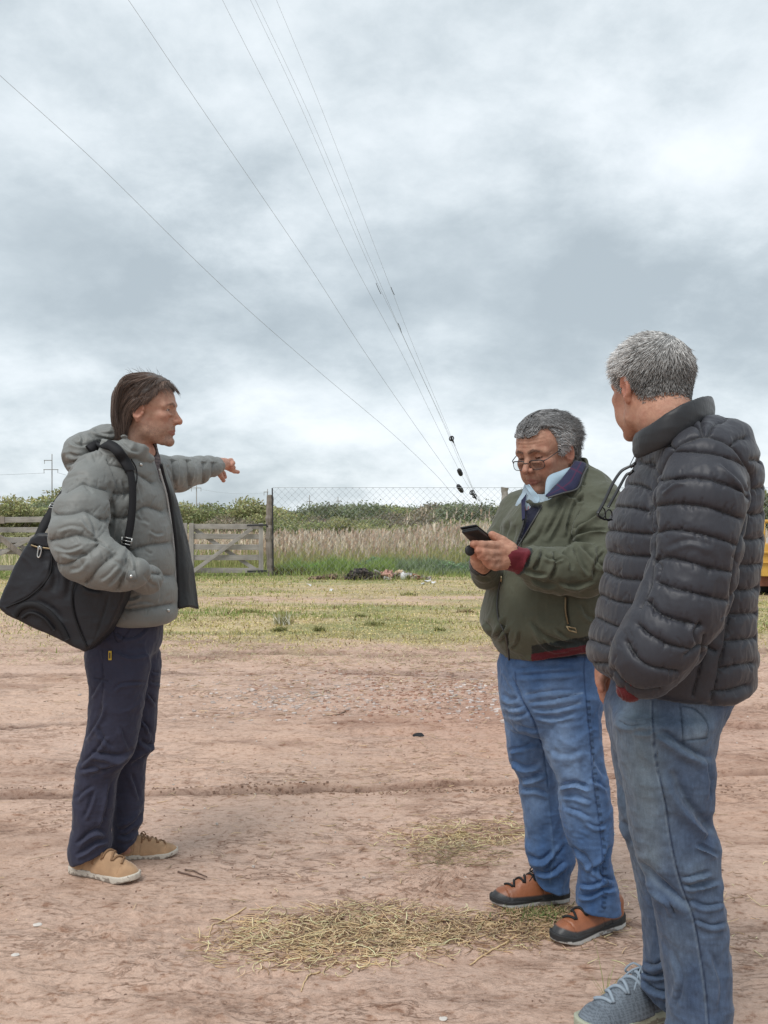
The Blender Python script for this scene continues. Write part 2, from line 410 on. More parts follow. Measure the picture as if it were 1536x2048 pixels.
def skinmat(name, sss=0.02):
    m = Mat(name, 0.55, 0.35); c = m.attr(); nz = m.noise(70, 6, 0.65); f = m.noise(700, 3)
    c = m.mix(1.0, c, m.ramp(nz, [(0.30, (0.80, 0.70, 0.68)), (0.70, (1.10, 1.08, 1.06))]), 'MULTIPLY'); m.color(c)
    m.b.inputs['Subsurface Weight'].default_value = sss; m.b.inputs['Subsurface Radius'].default_value = (1.0, 0.35, 0.2); m.b.inputs['Subsurface Scale'].default_value = 0.006
    m.bump(f, 0.5, 0.0009); m.bump(nz, 0.6, 0.0022); return m.m
def hairmat(name):
    m = Mat(name, 0.42, 0.5); m.color(m.mix(1.0, m.attr(), m.ramp(m.noise(220, 2), [(0.3, 0.75), (0.7, 1.2)]), 'MULTIPLY')); return m.m
M = {}
M['skin'] = skinmat('skin'); M['hair'] = hairmat('hair')
M['black_metal'] = plain('black_metal', (0.02, 0.02, 0.022), 0.35, 0.6)
M['silver'] = plain('silver_metal', (0.55, 0.55, 0.53), 0.3, 0.5, 0.9, 0.05)
def dye():
    m = Mat('dye', 0.6, 0.4); m.color(m.attr()); return m.m
M['dye'] = dye()
M['rubber'] = cloth('rubber', 0.7, 0.3, 400, 0.0004, var=0.15)
M['black_fabric'] = plain('black_fabric', (0.014, 0.014, 0.016), 0.7, 0.3, scale=400, bump=0.0004); M['zip_pale'] = plain('zip_pale', (0.45, 0.45, 0.44), 0.5)
# ---------------------------------------------------------------- the yard: mud, cut grass, tracks
def nfill(x, y, s, seed, oct=4, ridged=False, sy=None):
    return fbm(np.stack([x*s, y*(sy if sy else s), np.full_like(x, seed*3.7)], 1).astype(np.float32), oct, seed, 0.55, ridged)
def grass_amount(x, y):
    """0 bare mud .. 1 grass; the strip between the yard and the fence"""
    e = 9.7+1.5*nfill(x, y, 0.5, 41)+0.9*nfill(x, y, 1.9, 42, 3); g = sstep(e-0.9, e+1.0, y)
    trk = np.exp(-((y-15.6-0.5*np.sin(x*0.25)+0.25*nfill(x, y, 0.6, 43))/0.9)**2)*(0.75+1.0*nfill(x, y, 0.8, 45, 3, sy=3.5))*(1-0.3*sstep(2, 6, x)); trk2 = 0.5*np.exp(-((y-18.0)/0.5)**2)
    g = g*np.clip(1-trk-trk2*0.6, 0, 1); lft = sstep(-2.7, -3.6, x+(y-11)*0.55+0.5*nfill(x, y, 1.0, 46, 3)); return np.clip(g*(1-lft*sstep(16, 11, y)*0.8), 0, 1)
def ground_h(x, y, ruts=False):
    rm = 0.0
    near = sstep(26, 12, y)
    h = 0.012*nfill(x, y, 0.55, 1)+0.010*nfill(x, y, 1.4, 2, sy=2.6)
    r = nfill(x, y, 2.2, 3, 4, sy=6.5); h = h+0.026*r*near                                       # tyre-pressed ridges running left to right
    cl = nfill(x, y, 7.0, 4, 4, True, sy=13); patch = sstep(-0.15, 0.45, nfill(x, y, 0.9, 5, 3, sy=1.5)); h = h+0.020*np.clip(cl-0.05, 0, 1)*patch*near
    fl = nfill(x, y, 30, 6, 3, sy=48); h = h+0.0045*fl*near*(0.35+patch)
    # a long lip of mud, wheel ruts and a boot-scuffed hollow
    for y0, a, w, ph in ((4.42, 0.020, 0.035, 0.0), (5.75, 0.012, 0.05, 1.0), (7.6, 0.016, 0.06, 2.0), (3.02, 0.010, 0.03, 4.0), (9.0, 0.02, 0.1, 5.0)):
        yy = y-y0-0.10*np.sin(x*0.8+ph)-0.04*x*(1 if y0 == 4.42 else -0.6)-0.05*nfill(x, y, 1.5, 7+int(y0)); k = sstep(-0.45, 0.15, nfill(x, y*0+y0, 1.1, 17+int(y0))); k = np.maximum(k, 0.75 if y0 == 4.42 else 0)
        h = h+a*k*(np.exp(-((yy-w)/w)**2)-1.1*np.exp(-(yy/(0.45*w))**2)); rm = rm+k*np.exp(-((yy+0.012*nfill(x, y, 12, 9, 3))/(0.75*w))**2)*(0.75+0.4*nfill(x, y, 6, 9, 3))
    for y0, sl in ((15.1, 0.0), (15.7, 0.0), (16.4, 0.01), (14.6, 0.0)): h = h-0.04*np.exp(-((y-y0-sl*x-0.25*np.sin(x*0.25))/0.09)**2)
    # tread marks of a tyre beside the straw
    u = (x-0.16)*0.5+(y-3.22)*0.87; v = (x-0.16)*0.87-(y-3.22)*0.5; m = np.exp(-(v/0.13)**4-(u/0.20)**4); h = h+0.010*m*np.sin(u*2*np.pi/0.032+np.abs(v)*40)
    feet = 0
    for fx, fy in ((-0.95, 3.3), (-0.80, 3.46), (0.72, 2.86), (0.46, 3.06), (0.58, 2.32), (0.68, 2.1)): feet = np.maximum(feet, np.exp(-((x-fx)**2+(y-fy)**2)/0.03)) if not np.isscalar(feet) else np.exp(-((x-fx)**2+(y-fy)**2)/0.03)
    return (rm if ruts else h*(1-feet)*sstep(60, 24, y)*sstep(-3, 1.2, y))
def build_ground():
    ys = np.concatenate([[-4000, -300, -40, -10, -3, 0.0, 0.9], 1.3*np.exp(np.arange(0, math.log(26/1.3), 0.0034)), np.geomspace(26.5, 60, 60), np.geomspace(64, 6000, 40)])
    us = np.concatenate([[-900, -80, -14, -4, -1.6, -1.0, -.75], np.linspace(-.60, .60, 760), [.75, 1.0, 1.6, 4, 14, 80, 900]])
    X = us[None, :]*np.maximum(ys, 1.3)[:, None]; Y = np.repeat(ys[:, None], len(us), 1); x, y = X.ravel(), Y.ravel(); z = ground_h(x, y)
    V = np.stack([x, y, z], 1); n, m = len(ys), len(us); i = np.arange(n*m).reshape(n, m); q = np.stack([i[:-1, :-1], i[:-1, 1:], i[1:, 1:], i[1:, :-1]], -1).reshape(-1, 4)
    g = grass_amount(x, y)*sstep(3, 8, y); g = np.maximum(g, sstep(21.5, 23.5, y))
    a = nfill(x, y, 1.1, 51, 4); b = nfill(x, y, 9, 52, 4, sy=16); c = nfill(x, y, 0.35, 53, 3, sy=0.6)
    mud = np.array((0.60, 0.425, 0.325))*(1+0.10*a+0.12*b)[:, None]; pk = np.clip(0.5+c, 0, 1)[:, None]; mud = mud*(1-pk*0.5)+np.array((0.64, 0.465, 0.385))*pk*0.5
    wet = sstep(0.05, 0.5, nfill(x, y, 1.3, 5, 4, sy=2.4)+0.45*b)[:, None]; mud = mud*(1-wet*0.62)+np.array((0.31, 0.19, 0.135))*wet*0.62; big = (sstep(0.0, 0.5, nfill(x, y, 0.55, 58, 4, sy=0.9))*sstep(7, 3, y))[:, None]; mud = mud*(1-0.30*big*np.array((0.8, 1.0, 1.15)))
    mud = mud*(1-0.55*np.clip(nfill(x, y, 14, 55, 4, sy=34)-0.22, 0, 1)*sstep(30, 3, y))[:, None]
    rt = np.clip(ground_h(x, y, True), 0, 1)[:, None]*0.8; mud = mud*(1-rt)+np.array((0.13, 0.075, 0.055))*rt  # shade of the rut grooves painted into the mud colour
    red = np.exp(-((x-1.2)/1.5)**2-((y-5.9)/1.2)**2)[:, None]*0.5; mud = mud*(1-red)+np.array((0.42, 0.225, 0.16))*red
    pale = np.exp(-((x-0.2)/1.7)**2-((y-7.6)/1.0)**2)[:, None]*0.3; mud = mud*(1-pale)+np.array((0.50, 0.38, 0.33))*pale
    gc = np.array((0.54, 0.44, 0.26))*(1+0.3*b)[:, None]; gr = np.clip(0.45+nfill(x, y, 0.6, 54, 3, sy=1.6)*1.4, 0, 1)[:, None]; gc = gc*(1-gr)+np.array((0.29, 0.30, 0.125))*gr
    C = mud*(1-g[:, None])+gc*g[:, None]
    m_ = Mat('mud', 0.8, 0.3); co = m_.attr(); nz = m_.noise(1, 6, 0.62, vec=m_.coord((38, 62, 40))); n2 = m_.noise(1, 5, 0.6, vec=m_.coord((150, 210, 100)), dist=0.8)
    n3 = m_.noise(1, 9, 0.62, vec=m_.coord((5.0, 14, 1), rot=(0, 0, 0.05)), dist=1.4); n4 = m_.noise(1, 5, 0.6, vec=m_.coord((1.1, 2.0, 1))); lines = m_.ramp(n3, [(0.468, (1, 1, 1)), (0.492, (0.50, 0.38, 0.32)), (0.50, (0.55, 0.42, 0.36)), (0.520, (1, 1, 1))]); msk = m_.ramp(n4, [(0.45, 0.0), (0.62, 0.7)]); n5 = m_.noise(1, 7, 0.66, vec=m_.coord((13, 21, 6)), dist=0.3)
    co = m_.mix(1.0, co, m_.ramp(nz, [(0.30, (0.56, 0.45, 0.38)), (0.44, (0.95, 0.92, 0.90)), (0.75, (1.12, 1.12, 1.12))]), 'MULTIPLY'); co = m_.mix(1.0, co, m_.ramp(n2, [(0.30, 0.86), (0.6, 1.05)]), 'MULTIPLY'); co = m_.mix(1.0, co, m_.ramp(n5, [(0.34, (0.66, 0.55, 0.48)), (0.44, (0.97, 0.96, 0.95)), (0.7, (1.05, 1.05, 1.05))]), 'MULTIPLY'); m_.bump(n5, 0.6, 0.008); co = m_.mix(msk, co, m_.mix(1.0, co, lines, 'MULTIPLY')); m_.color(co); m_.bump(m_.math('MULTIPLY', lines, msk), 0.7, 0.012)
    m_.put(m_.b.inputs['Roughness'], m_.ramp(m_.noise(1.6, 4), [(0.35, 0.55), (0.65, 0.85)])); m_.bump(nz, 0.9, 0.013); m_.bump(n2, 0.7, 0.0035)
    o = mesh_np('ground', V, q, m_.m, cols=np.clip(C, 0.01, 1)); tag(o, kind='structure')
build_ground()
def blades(name, x, y, z, hgt, wid, lean, col, mat, label=None, cat=None, curve=0.5, seed=0, kind='stuff', parent=None, az=None):
    """thin upright or lying leaves: three-segment tapering strips, one object"""
    r = np.random.default_rng(seed); n = len(x); a = r.uniform(0, 2*np.pi, n) if az is None else az; hgt = np.broadcast_to(hgt, n); wid = np.broadcast_to(wid, n); lean = np.broadcast_to(lean, n)
    dirv = np.stack([np.cos(a), np.sin(a), np.zeros(n)], 1); b = r.uniform(0, 2*np.pi, n); side = np.stack([np.cos(b), np.sin(b), np.zeros(n)], 1); P = np.stack([x, y, z], 1); rows = []
    for t, w in ((0, 1.0), (0.4, 0.85), (0.75, 0.55), (1.0, 0.05)):
        c = P+dirv*(np.sin(lean*(0.5+curve*t))*t*hgt)[:, None]+np.array([0, 0, 1])*(np.cos(lean*(0.5+curve*t))*t*hgt)[:, None]; rows += [c-side*(wid*w/2)[:, None], c+side*(wid*w/2)[:, None]]
    V = np.stack(rows, 1).reshape(-1, 3); i = np.arange(n)[:, None]*8; q = np.concatenate([i+np.array([[2*k, 2*k+1, 2*k+3, 2*k+2]]) for k in range(3)])
    o = mesh_np(name, V, q, mat, parent, cols=np.repeat(np.clip(col, 0.01, 1), 8, 0)); 
    if parent is None: tag(o, label, cat, kind=kind)
    return o
def leafmat(name, tr=0.25, rough=0.7):
    m = Mat(name, rough, 0.25); c = m.mix(1.0, m.attr(), m.ramp(m.noise(6, 3), [(0.3, 0.8), (0.7, 1.15)]), 'MULTIPLY'); m.color(c)
    t = m.n('ShaderNodeBsdfTranslucent'); m.put(t.inputs[0], c); mx = m.n('ShaderNodeMixShader'); mx.inputs[0].default_value = tr; m.L.new(m.b.outputs[0], mx.inputs[1]); m.L.new(t.outputs[0], mx.inputs[2]); m.L.new(mx.outputs[0], m.N['Material Output'].inputs[0]); return m.m
M['leaf'] = leafmat('leaf', 0.3); M['grass'] = leafmat('grass', 0.2); M['straw'] = leafmat('straw', 0.05, 0.55)
def lawn():
    r = np.random.default_rng(11); n = 150000; y = 9.0*np.exp(r.random(n)*math.log(24.5/9.0)); x = r.uniform(-.60, .62, n)*y; g = grass_amount(x, y)+0.02; pt = sstep(-0.3, 0.3, nfill(x, y, 1.3, 61, 3, sy=2.6)); k = r.random(n) < g*(0.35+0.65*pt); x, y = x[k], y[k]; pt = pt[k]; n = len(x)
    green = sstep(-0.1, 0.6, nfill(x, y, 0.5, 62, 3, sy=1.4)+0.35*sstep(18.5, 21, y)+0.18*sstep(1, -4, x)*0); hay = r.random(n) < 0.75*(1-0.5*green)
    col = np.array((0.50, 0.45, 0.18))*(1-green[:, None])+np.array((0.26, 0.33, 0.10))*green[:, None]; col = np.where(hay[:, None], np.array((0.76, 0.62, 0.32)), col)*r.uniform(0.72, 1.25, (n, 1)); br = r.random(n) < 0.10; col[br] = np.array((0.20, 0.13, 0.07))
    blades('short_grass', x, y, ground_h(x, y), r.uniform(0.02, 0.055, n)*(1+0.5*green), 0.007+0.0005*y, np.where(hay, 1.5, r.uniform(0.1, 1.2, n)), col, M['grass'], 'short green and straw coloured cut grass between the mud and the fence', 'grass', seed=1)
    n = 9000; x = r.uniform(-.5, .55, n); y = r.uniform(8.2, 10.6, n); x = x*y; sel = r.random(n) < 0.75; x, y = x[sel], y[sel]; n = len(x)
    blades('scattered_hay', x, y, ground_h(x, y)+0.004, r.uniform(0.03, 0.12, n), 0.006, 1.55, np.array((0.50, 0.42, 0.25))*r.uniform(0.6, 1.3, (n, 1)), M['straw'], 'loose dry hay scattered along the near edge of the cut grass', 'hay', curve=0.5, seed=2)
    # darker heaps of raked grass
    spots = [(497, 1228, 20), (568, 1245, 14), (748, 1250, 22), (930, 1226, 16), (720, 1235, 10), (640, 1262, 10), (820, 1190, 14), (880, 1262, 12), (560, 1262, 12)]
    for i, (px, py, w) in enumerate(spots):
        d = GZ(py); cx = (px-768)/F*d; s = w/F*d; k = 150; a = r.normal(0, 1, (k, 2))*np.array([s*0.6, s*0.35]); h = np.exp(-(a[:, 0]/s)**2)*s*0.25
        lb = ['dark tuft of raked grass right of the pointing man, nearest him', 'small brown tuft of raked grass beside the pale weed', 'wide dark tuft of raked grass in the middle of the cut strip', 'brown tuft of raked grass at the belly of the man in olive', 'small tuft of raked grass above the wide middle one', 'small tuft of raked grass nearest the mud, left of centre', 'tuft of grass on the mud track before the rubbish heap', 'low tuft of raked grass just left of the man in olive', 'low dark tuft of raked grass near the mud edge'][i]
        c = np.array((0.34, 0.26, 0.14)) if i in (1, 3) else np.array((0.28, 0.28, 0.11))
        blades('grass_tuft', cx+a[:, 0], d+a[:, 1], ground_h(cx+a[:, 0], d+a[:, 1])+h*0.4, r.uniform(0.03, 0.09, k), 0.010, r.uniform(0.6, 1.5, k), c*r.uniform(0.5, 1.4, (k, 1)), M['grass'], lb, 'grass tuft', seed=20+i, kind=None)
    d = GZ(1250); k = 160; cx = (566-768)/F*d; a = r.normal(0, 0.05, (k, 2)); blades('weed', cx+a[:, 0], d+a[:, 1], np.zeros(k), r.uniform(0.06, 0.2, k), 0.012, r.uniform(0, 0.9, k), np.where(r.random((k, 1)) < 0.35, np.array((0.75, 0.72, 0.6)), np.array((0.30, 0.28, 0.12))), M['grass'], 'pale weed with whitish tips in the cut grass', 'weed', seed=40, kind=None)
lawn()
def straw(name, cx, cy, sx, sy, n, label, lmin=0.02, lmax=0.09, seed=0, w=0.0026, gap=0.0, pile=0.02, col=(0.95, 0.68, 0.40)):
    r = np.random.default_rng(seed); K = 5; a = r.normal(0, 1, (n*2, 2)); rr = np.hypot(a[:, 0], a[:, 1]); a = a[(rr < 2.1) & (r.random(n*2) > gap*np.exp(-(rr/0.25)**2))][:n]; n = len(a)
    x = cx+a[:, 0]*sx/1.7+0.15*a[:, 1]*sx; y = cy+a[:, 1]*sy/1.7; L = r.uniform(lmin, lmax, n)*np.where(r.random(n) < 0.05, 1.9, 1); th = r.normal(0, 0.9, n)+r.choice([0, np.pi], n); cv = r.normal(0, 1.2, n)
    til = r.normal(0, 0.07, n); t = np.linspace(-.5, .5, K)[None]; ang = th[:, None]+cv[:, None]*t; zz = pile*np.exp(-(a**2).sum(1))*r.random(n)*1.4+0.003
    X = x[:, None]+np.cumsum(np.cos(ang), 1)*L[:, None]/K; Y = y[:, None]+np.cumsum(np.sin(ang), 1)*L[:, None]/K; Z = ground_h(x, y)[:, None]+zz[:, None]+np.abs(til[:, None])*(t+0.5)*L[:, None]
    S = np.stack([X, Y, Z], -1); T = np.gradient(S, axis=1); T /= np.linalg.norm(T, axis=2)[..., None]; A = np.cross(T, (0, 0, 1.0)); A /= np.linalg.norm(A, axis=2)[..., None]; B = np.cross(A, T)
    ww = (w*r.uniform(0.6, 1.5, (n, 1, 1))*np.interp(np.arange(K)/(K-1), [0, .8, 1], [1, 1, .5])[None, :, None]); V = np.stack([S+ww*(math.cos(q)*A+0.6*math.sin(q)*B) for q in (0.5, 2.6, 4.7)], 2)
    idx = np.arange(n*K*3).reshape(n, K, 3); q = np.concatenate([np.stack([idx[:, :-1, j], idx[:, 1:, j], idx[:, 1:, (j+1) % 3], idx[:, :-1, (j+1) % 3]], -1).reshape(-1, 4) for j in range(3)])
    c = np.array(col)*r.uniform(0.6, 1.25, (n, 1))+r.normal(0, 0.015, (n, 3)); dk = r.random(n) < 0.22; c[dk] = np.array((0.36, 0.22, 0.13))*r.uniform(0.6, 1.3, (dk.sum(), 1)); o = mesh_np(name, V.reshape(-1, 3), q, M['straw'], cols=np.repeat(np.clip(c, 0.02, 0.9), K*3, 0)); tag(o, label, 'straw', kind='stuff'); return o
dS = GZ(1868)
straw('straw', (690-768)/F*GZ(1868), GZ(1868), 0.37, 0.21, 2300, 'pile of pale cut straw on the mud between the men', seed=1, gap=0.7, pile=0.003, w=0.0016)
straw('straw', (900-768)/F*GZ(1868), GZ(1866), 0.40, 0.13, 1100, 'thinner spread of darker straw reaching to the brown shoes', lmax=0.06, seed=2, w=0.0017, pile=0.01, col=(0.74, 0.54, 0.32))
straw('straw', (1090-768)/F*GZ(1845), GZ(1845), 0.20, 0.14, 700, 'sparse straw bits around the brown shoes', lmax=0.06, seed=3, w=0.0016, pile=0.006, col=(0.74, 0.54, 0.32))
straw('straw', (935-768)/F*GZ(1665), GZ(1665), 0.30, 0.17, 520, 'pale yellow straw patch behind the man in olive, on the bare mud', lmax=0.10, seed=4, w=0.0016, pile=0.004, col=(0.90, 0.68, 0.38))
straw('straw', (900-768)/F*GZ(1705), GZ(1705), 0.22, 0.14, 350, 'few thin straws in front of the pale yellow patch', lmax=0.10, seed=5, w=0.0015, pile=0.004, col=(0.55, 0.43, 0.25))
straw('straw', (1330-768)/F*3.1, 3.0, 0.5, 0.35, 260, 'few dry straws on the mud behind the grey haired man', lmax=0.07, seed=6, w=0.0015, pile=0.004)
straw('straw', 0.1, 4.6, 1.6, 1.5, 700, 'single dry straws scattered thinly over the whole yard', lmax=0.07, seed=7, w=0.0016, pile=0.002, col=(0.78, 0.58, 0.36))
straw('straw', 0.6, 7.6, 2.6, 1.4, 1600, 'dry straws and chaff scattered over the mud in the middle distance', lmin=0.03, lmax=0.12, seed=8, w=0.0030, pile=0.003, col=(0.78, 0.60, 0.40))
def stem(name, pts, r, label, cat='straw stalk', col=(0.66, 0.48, 0.27)):
    P = []
    for x, y in spline(pts, 16): d = GZ(y); P.append(((x-768)/F*d, d, 0))
    P = np.array(P); P[:, 2] = ground_h(P[:, 0], P[:, 1])+r*0.8+0.001; mb = MB(); mb.tube(P, np.linspace(r, r*0.5, len(P)), 6, col=col); o = mb.build(name, M['dye'], smooth=True, cols=True); return tag(o, label, cat)
stem('straw_stalk', [(1040, 1870), (1000, 1895), (960, 1918), (940, 1930)], 0.0035, 'long straight dry stalk right of the straw pile')
stem('straw_stalk', [(640, 1944), (622, 1955), (608, 1975), (602, 1990)], 0.0028, 'bent dry stalk below the straw pile')
stem('straw_stalk', [(492, 1820), (450, 1838), (424, 1855), (417, 1880)], 0.0025, 'curved dry stalk left of the straw pile')
stem('straw_stalk', [(692, 1420), (670, 1430), (645, 1436)], 0.005, 'thin brown twig lying on the mud in the middle distance', 'twig', (0.20, 0.13, 0.09))
stem('straw_stalk', [(1300, 1970), (1240, 1985)], 0.002, 'short straw by the blue running shoe')
for i, (px, py, pts) in enumerate([(380, 1752, [(356, 1745), (384, 1752), (410, 1762)]), (388, 1748, [(370, 1742), (392, 1746), (414, 1756)])]): stem('twig', pts, 0.0035, ['dark twig in front of the suede shoes, nearer one', 'dark twig in front of the suede shoes, farther one'][i], 'twig', (0.16, 0.10, 0.075))
def weed_sprig(px, py):
    d = GZ(py); c = ((px-768)/F*d, d); r = np.random.default_rng(3); n = 9; a = r.normal(0, 0.0008, (n, 2)); blades('weed', c[0]+a[:, 0], c[1]+a[:, 1], np.zeros(n), r.uniform(0.04, 0.15, n), 0.0022, r.uniform(0.1, 1.1, n), np.array((0.42, 0.45, 0.18))*r.uniform(0.7, 1.2, (n, 1)), M['grass'], 'thin pale green weed sprouting behind the blue running shoe', 'weed', seed=5, kind=None)
weed_sprig(1212, 2000)
def green_bits():
    r = np.random.default_rng(9); n = 500; d = GZ(1832); x = (1085-768)/F*d+r.normal(0, 0.06, n); y = d+r.normal(0, 0.04, n)
    blades('weed', x, y, ground_h(x, y), r.uniform(0.008, 0.03, n), 0.004, r.uniform(0.2, 1.3, n), np.array((0.20, 0.24, 0.09))*r.uniform(0.6, 1.3, (n, 1)), M['grass'], 'low green weed growing between the two brown shoes', 'weed', seed=6, kind='stuff')
green_bits()
# pale stones and shell chips on the mud
def stones():
    r = np.random.default_rng(21); spots = [(75, 1846, 9, 'upper'), (32, 1915, 8, 'lower'), (887, 2040, 9, 'front'), (838, 1468, 12, 'black')]
    lab = ['white chip of stone on the mud at the left, farther of the pair', 'white chip of stone on the mud at the left, nearer of the pair', 'pale stone on the mud at the bottom edge', 'flat black scrap lying on the mud in the middle distance']
    for i, (px, py, s, k) in enumerate(spots):
        d = GZ(py); c = np.array(((px-768)/F*d, d, 0)); c[2] = ground_h(c[0:1], c[1:2])[0]; s = s/F*d
        f = lambda P: (s_ell(P, c+(0, 0, s*0.12), (s*1.0, s*0.9, s*0.28))+s*0.18*noise3(P*(1.3/s), i)).astype(np.float32)
        V, Q = nets(f, c-s*1.6, c+s*1.6, s/9); o = mesh_np('stone' if i < 3 else 'plastic_scrap', V, Q, M['stone'] if i < 3 else M['black_fabric']); tag(o, lab[i], 'stone' if i < 3 else 'scrap')
    def chips(name, n, px, py, sx, sy, col, lb, smin_, smax_, seed):
        r = np.random.default_rng(seed); d = GZ(py+r.normal(0, sy, n).clip(-2.2*sy, 2.2*sy)); x = (px+r.normal(0, sx, n)-768)/F*d; z = ground_h(x, d); s = r.uniform(smin_, smax_, n); V = []; th = np.linspace(0, 2*np.pi, 7)[:-1]
        rad = r.uniform(0.6, 1.1, (n, 6)); top = np.stack([x[:, None]+np.cos(th)*rad*s[:, None], d[:, None]+np.sin(th)*rad*s[:, None]*0.8, np.repeat((z+0.15*s+0.004)[:, None], 6, 1)+r.normal(0, 0.1, (n, 6))*s[:, None]], -1); bot = top.copy(); bot[..., 2] = (z-0.01)[:, None]
        V = np.concatenate([top, bot], 1).reshape(-1, 3); i = np.arange(n)[:, None]*12; q = np.concatenate([i+np.array([[k, 6+k, 6+(k+1) % 6, (k+1) % 6]]) for k in range(6)]+[i+np.array([[0, 1, 2, 3]]), i+np.array([[0, 3, 4, 5]])])
        o = mesh_np(name, V, q, M['dye_rough'], cols=np.repeat(np.clip(np.array(col)*r.uniform(0.7, 1.15, (n, 1)), 0, .9), 12, 0), smooth=False); tag(o, lb, 'gravel', kind='stuff')
    chips('shell_chips', 420, 620, 1400, 130, 22, (0.58, 0.49, 0.44), 'pale chips strewn over the mud in the middle of the yard', 0.005, 0.022, 1); chips('brick_crumbs', 700, 860, 1385, 130, 28, (0.45, 0.27, 0.20), 'reddish brick crumbs strewn left of the man in olive', 0.005, 0.020, 2)
    chips('mud_crumbs', 520, 760, 1579, 430, 4, (0.34, 0.225, 0.165), 'line of dark mud crumbs along the long rut across the yard', 0.003, 0.008, 30)
    chips('shell_chips', 200, 950, 1395, 60, 22, (0.62, 0.54, 0.50), 'pale chips strewn by the blue jeans', 0.005, 0.024, 3); chips('gravel', 320, 700, 1650, 600, 160, (0.34, 0.23, 0.18), 'small dark crumbs of earth all over the mud', 0.0015, 0.005, 4); chips('gravel', 120, 700, 1560, 500, 120, (0.60, 0.55, 0.50), 'tiny white specks of shell all over the mud', 0.003, 0.008, 5)
def _m(): pass
M['stone'] = plain('stone', (0.62, 0.57, 0.52), 0.8, bump=0.002); M['dye_rough'] = M['rubber']
stones()
# ---------------------------------------------------------------- fence line, gates, scrub, poles, wires
def woodmat(name, a, b, sc=(3, 3, 40)):
    m = Mat(name, 0.9, 0.15); n = m.noise(1, 6, 0.65, vec=m.coord(sc), dist=0.8); k = m.noise(3.0, 4); c = m.mix(n, a, b); c = m.mix(1.0, c, m.ramp(k, [(0.3, 0.72), (0.7, 1.15)]), 'MULTIPLY'); m.color(c); m.bump(n, 0.8, 0.006); return m.m
M['rail'] = woodmat('grey_rail', (0.20, 0.185, 0.17), (0.47, 0.44, 0.41), (2, 30, 30)); M['stile'] = woodmat('grey_stile', (0.21, 0.195, 0.18), (0.48, 0.45, 0.42), (30, 30, 2)); M['post'] = woodmat('dark_post', (0.10, 0.085, 0.075), (0.40, 0.35, 0.31), (22, 22, 1.6))
M['iron'] = plain('iron', (0.045, 0.045, 0.05), 0.6, 0.4, 0.3, 0.3); M['wire'] = plain('wire', (0.34, 0.36, 0.38), 0.5, 0.4, 0.5, 0.1)
def Wg(px, py, d): return W(px, py, d)
def gate_leaf(label, d, x0, x1, yt, yb, mirror=False, seed=0):
    r = np.random.default_rng(seed); root = empty('wooden_gate', tuple(W((x0+x1)/2, yb, d)), label, 'gate', 'wooden gates'); rw = 10.5/F*d
    ys = [yt+5.5, yt+26, yt+47, yt+68, yb-7]
    for y in ys:
        mb = MB(); a, b = W(x0, y+r.normal(0, .6), d), W(x1, y+r.normal(0, .6), d); mb.beam(a, b, rw*r.uniform(.9, 1.08), 0.03, jit=0.004); mb.build('rail', M['rail'], root, bevel=0.004)
    for x in (x0+4, x1-4):
        mb = MB(); mb.beam(W(x, yt-1, d-0.045), W(x, yb-1, d-0.045), 0.115, 0.05, up=(0, 1, 0), jit=0.003); 
        o = MB(); c = (W(x, yt-1, d-0.045)+W(x, yb-1, d-0.045))/2; o.box(c, (0.115, 0.05, (yb-yt-1)/F*d), jit=0.004); o.build('stile', M['stile'], root, bevel=0.004)
    bx = [(x0+6, yb-4, x1-22, yt+10)] if not mirror else [(x1-6, yb-4, x0+22, yt+10)]
    for a0, b0, a1, b1 in bx:
        mb = MB(); mb.beam(W(a0, b0, d-0.10), W(a1, b1, d-0.10), 0.095, 0.035, jit=0.003); mb.build('brace', M['rail'], root, bevel=0.004)
    a0, b0, a1, b1 = (x0+10, yt+12, x1-14, yb-8) if not mirror else (x1-10, yt+12, x0+14, yb-8)
    mb = MB(); mb.beam(W(a0, b0, d+0.05), W(a1, b1, d+0.05), 0.09, 0.035, jit=0.003); mb.build('brace', M['rail'], root, bevel=0.004)
    return root
dG = 22.6
g2 = gate_leaf('grey wooden field gate right of the pointing man, hinged on the dark post', dG, 379, 526, 1047, 1148, seed=1)
for y in (1051, 1143):
    mb = MB(); mb.beam(W(494, y, dG-0.09), W(534, y-1, dG-0.09), 0.045, 0.02); mb.tube([W(532, y-1, dG-0.09), W(536, y+3, dG-0.05), W(540, y+2, dG)], 0.02, 8); mb.build('hinge', M['iron'], g2)
gate_leaf('grey wooden gate seen between the pointing man and the first gate', dG+0.1, 238, 374, 1047, 1148, mirror=True, seed=2)
g1 = gate_leaf('weathered grey wooden gate at the left edge behind the bag', dG-1.2, -70, 150, 1034, 1143, mirror=False, seed=3)
mb = MB(); mb.beam(W(-66, 1034-10, dG-1.35), W(74, 1133, dG-1.35), 0.11, 0.04, jit=0.003); mb.build('brace', M['iron_wood'] if 'iron_wood' in M else M['post'], g1)
mb = MB(); mb.box(W(4, 1040, dG-1.36), (0.12, 0.05, 0.16)); mb.build('latch_block', M['post'], g1)
def wood_post(px, yt, yb, d, w, label, seed=0, mat='post', tilt=0.0):
    r = np.random.default_rng(seed); a, b = W(px, yb, d), W(px+tilt, yt, d); a[2] = -0.05
    t = np.linspace(0, 1, 26)[:, None]; P = a+(b-a)*t; P[:, :2] += r.normal(0, 0.004, (26, 2)); P[:, 0] += 0.012*np.sin(t[:, 0]*7+seed)
    root = empty('fence_post', (a[0], a[1], 0), label, 'post', 'posts of the fence'); mb = MB(); mb.tube(P, w/2*(1+0.06*r.normal(0, 1, 26)), 11, caps=True); mb.V[0][:] += r.normal(0, 0.004, mb.V[0].shape); mb.build('post', M[mat], root, smooth=False); return root
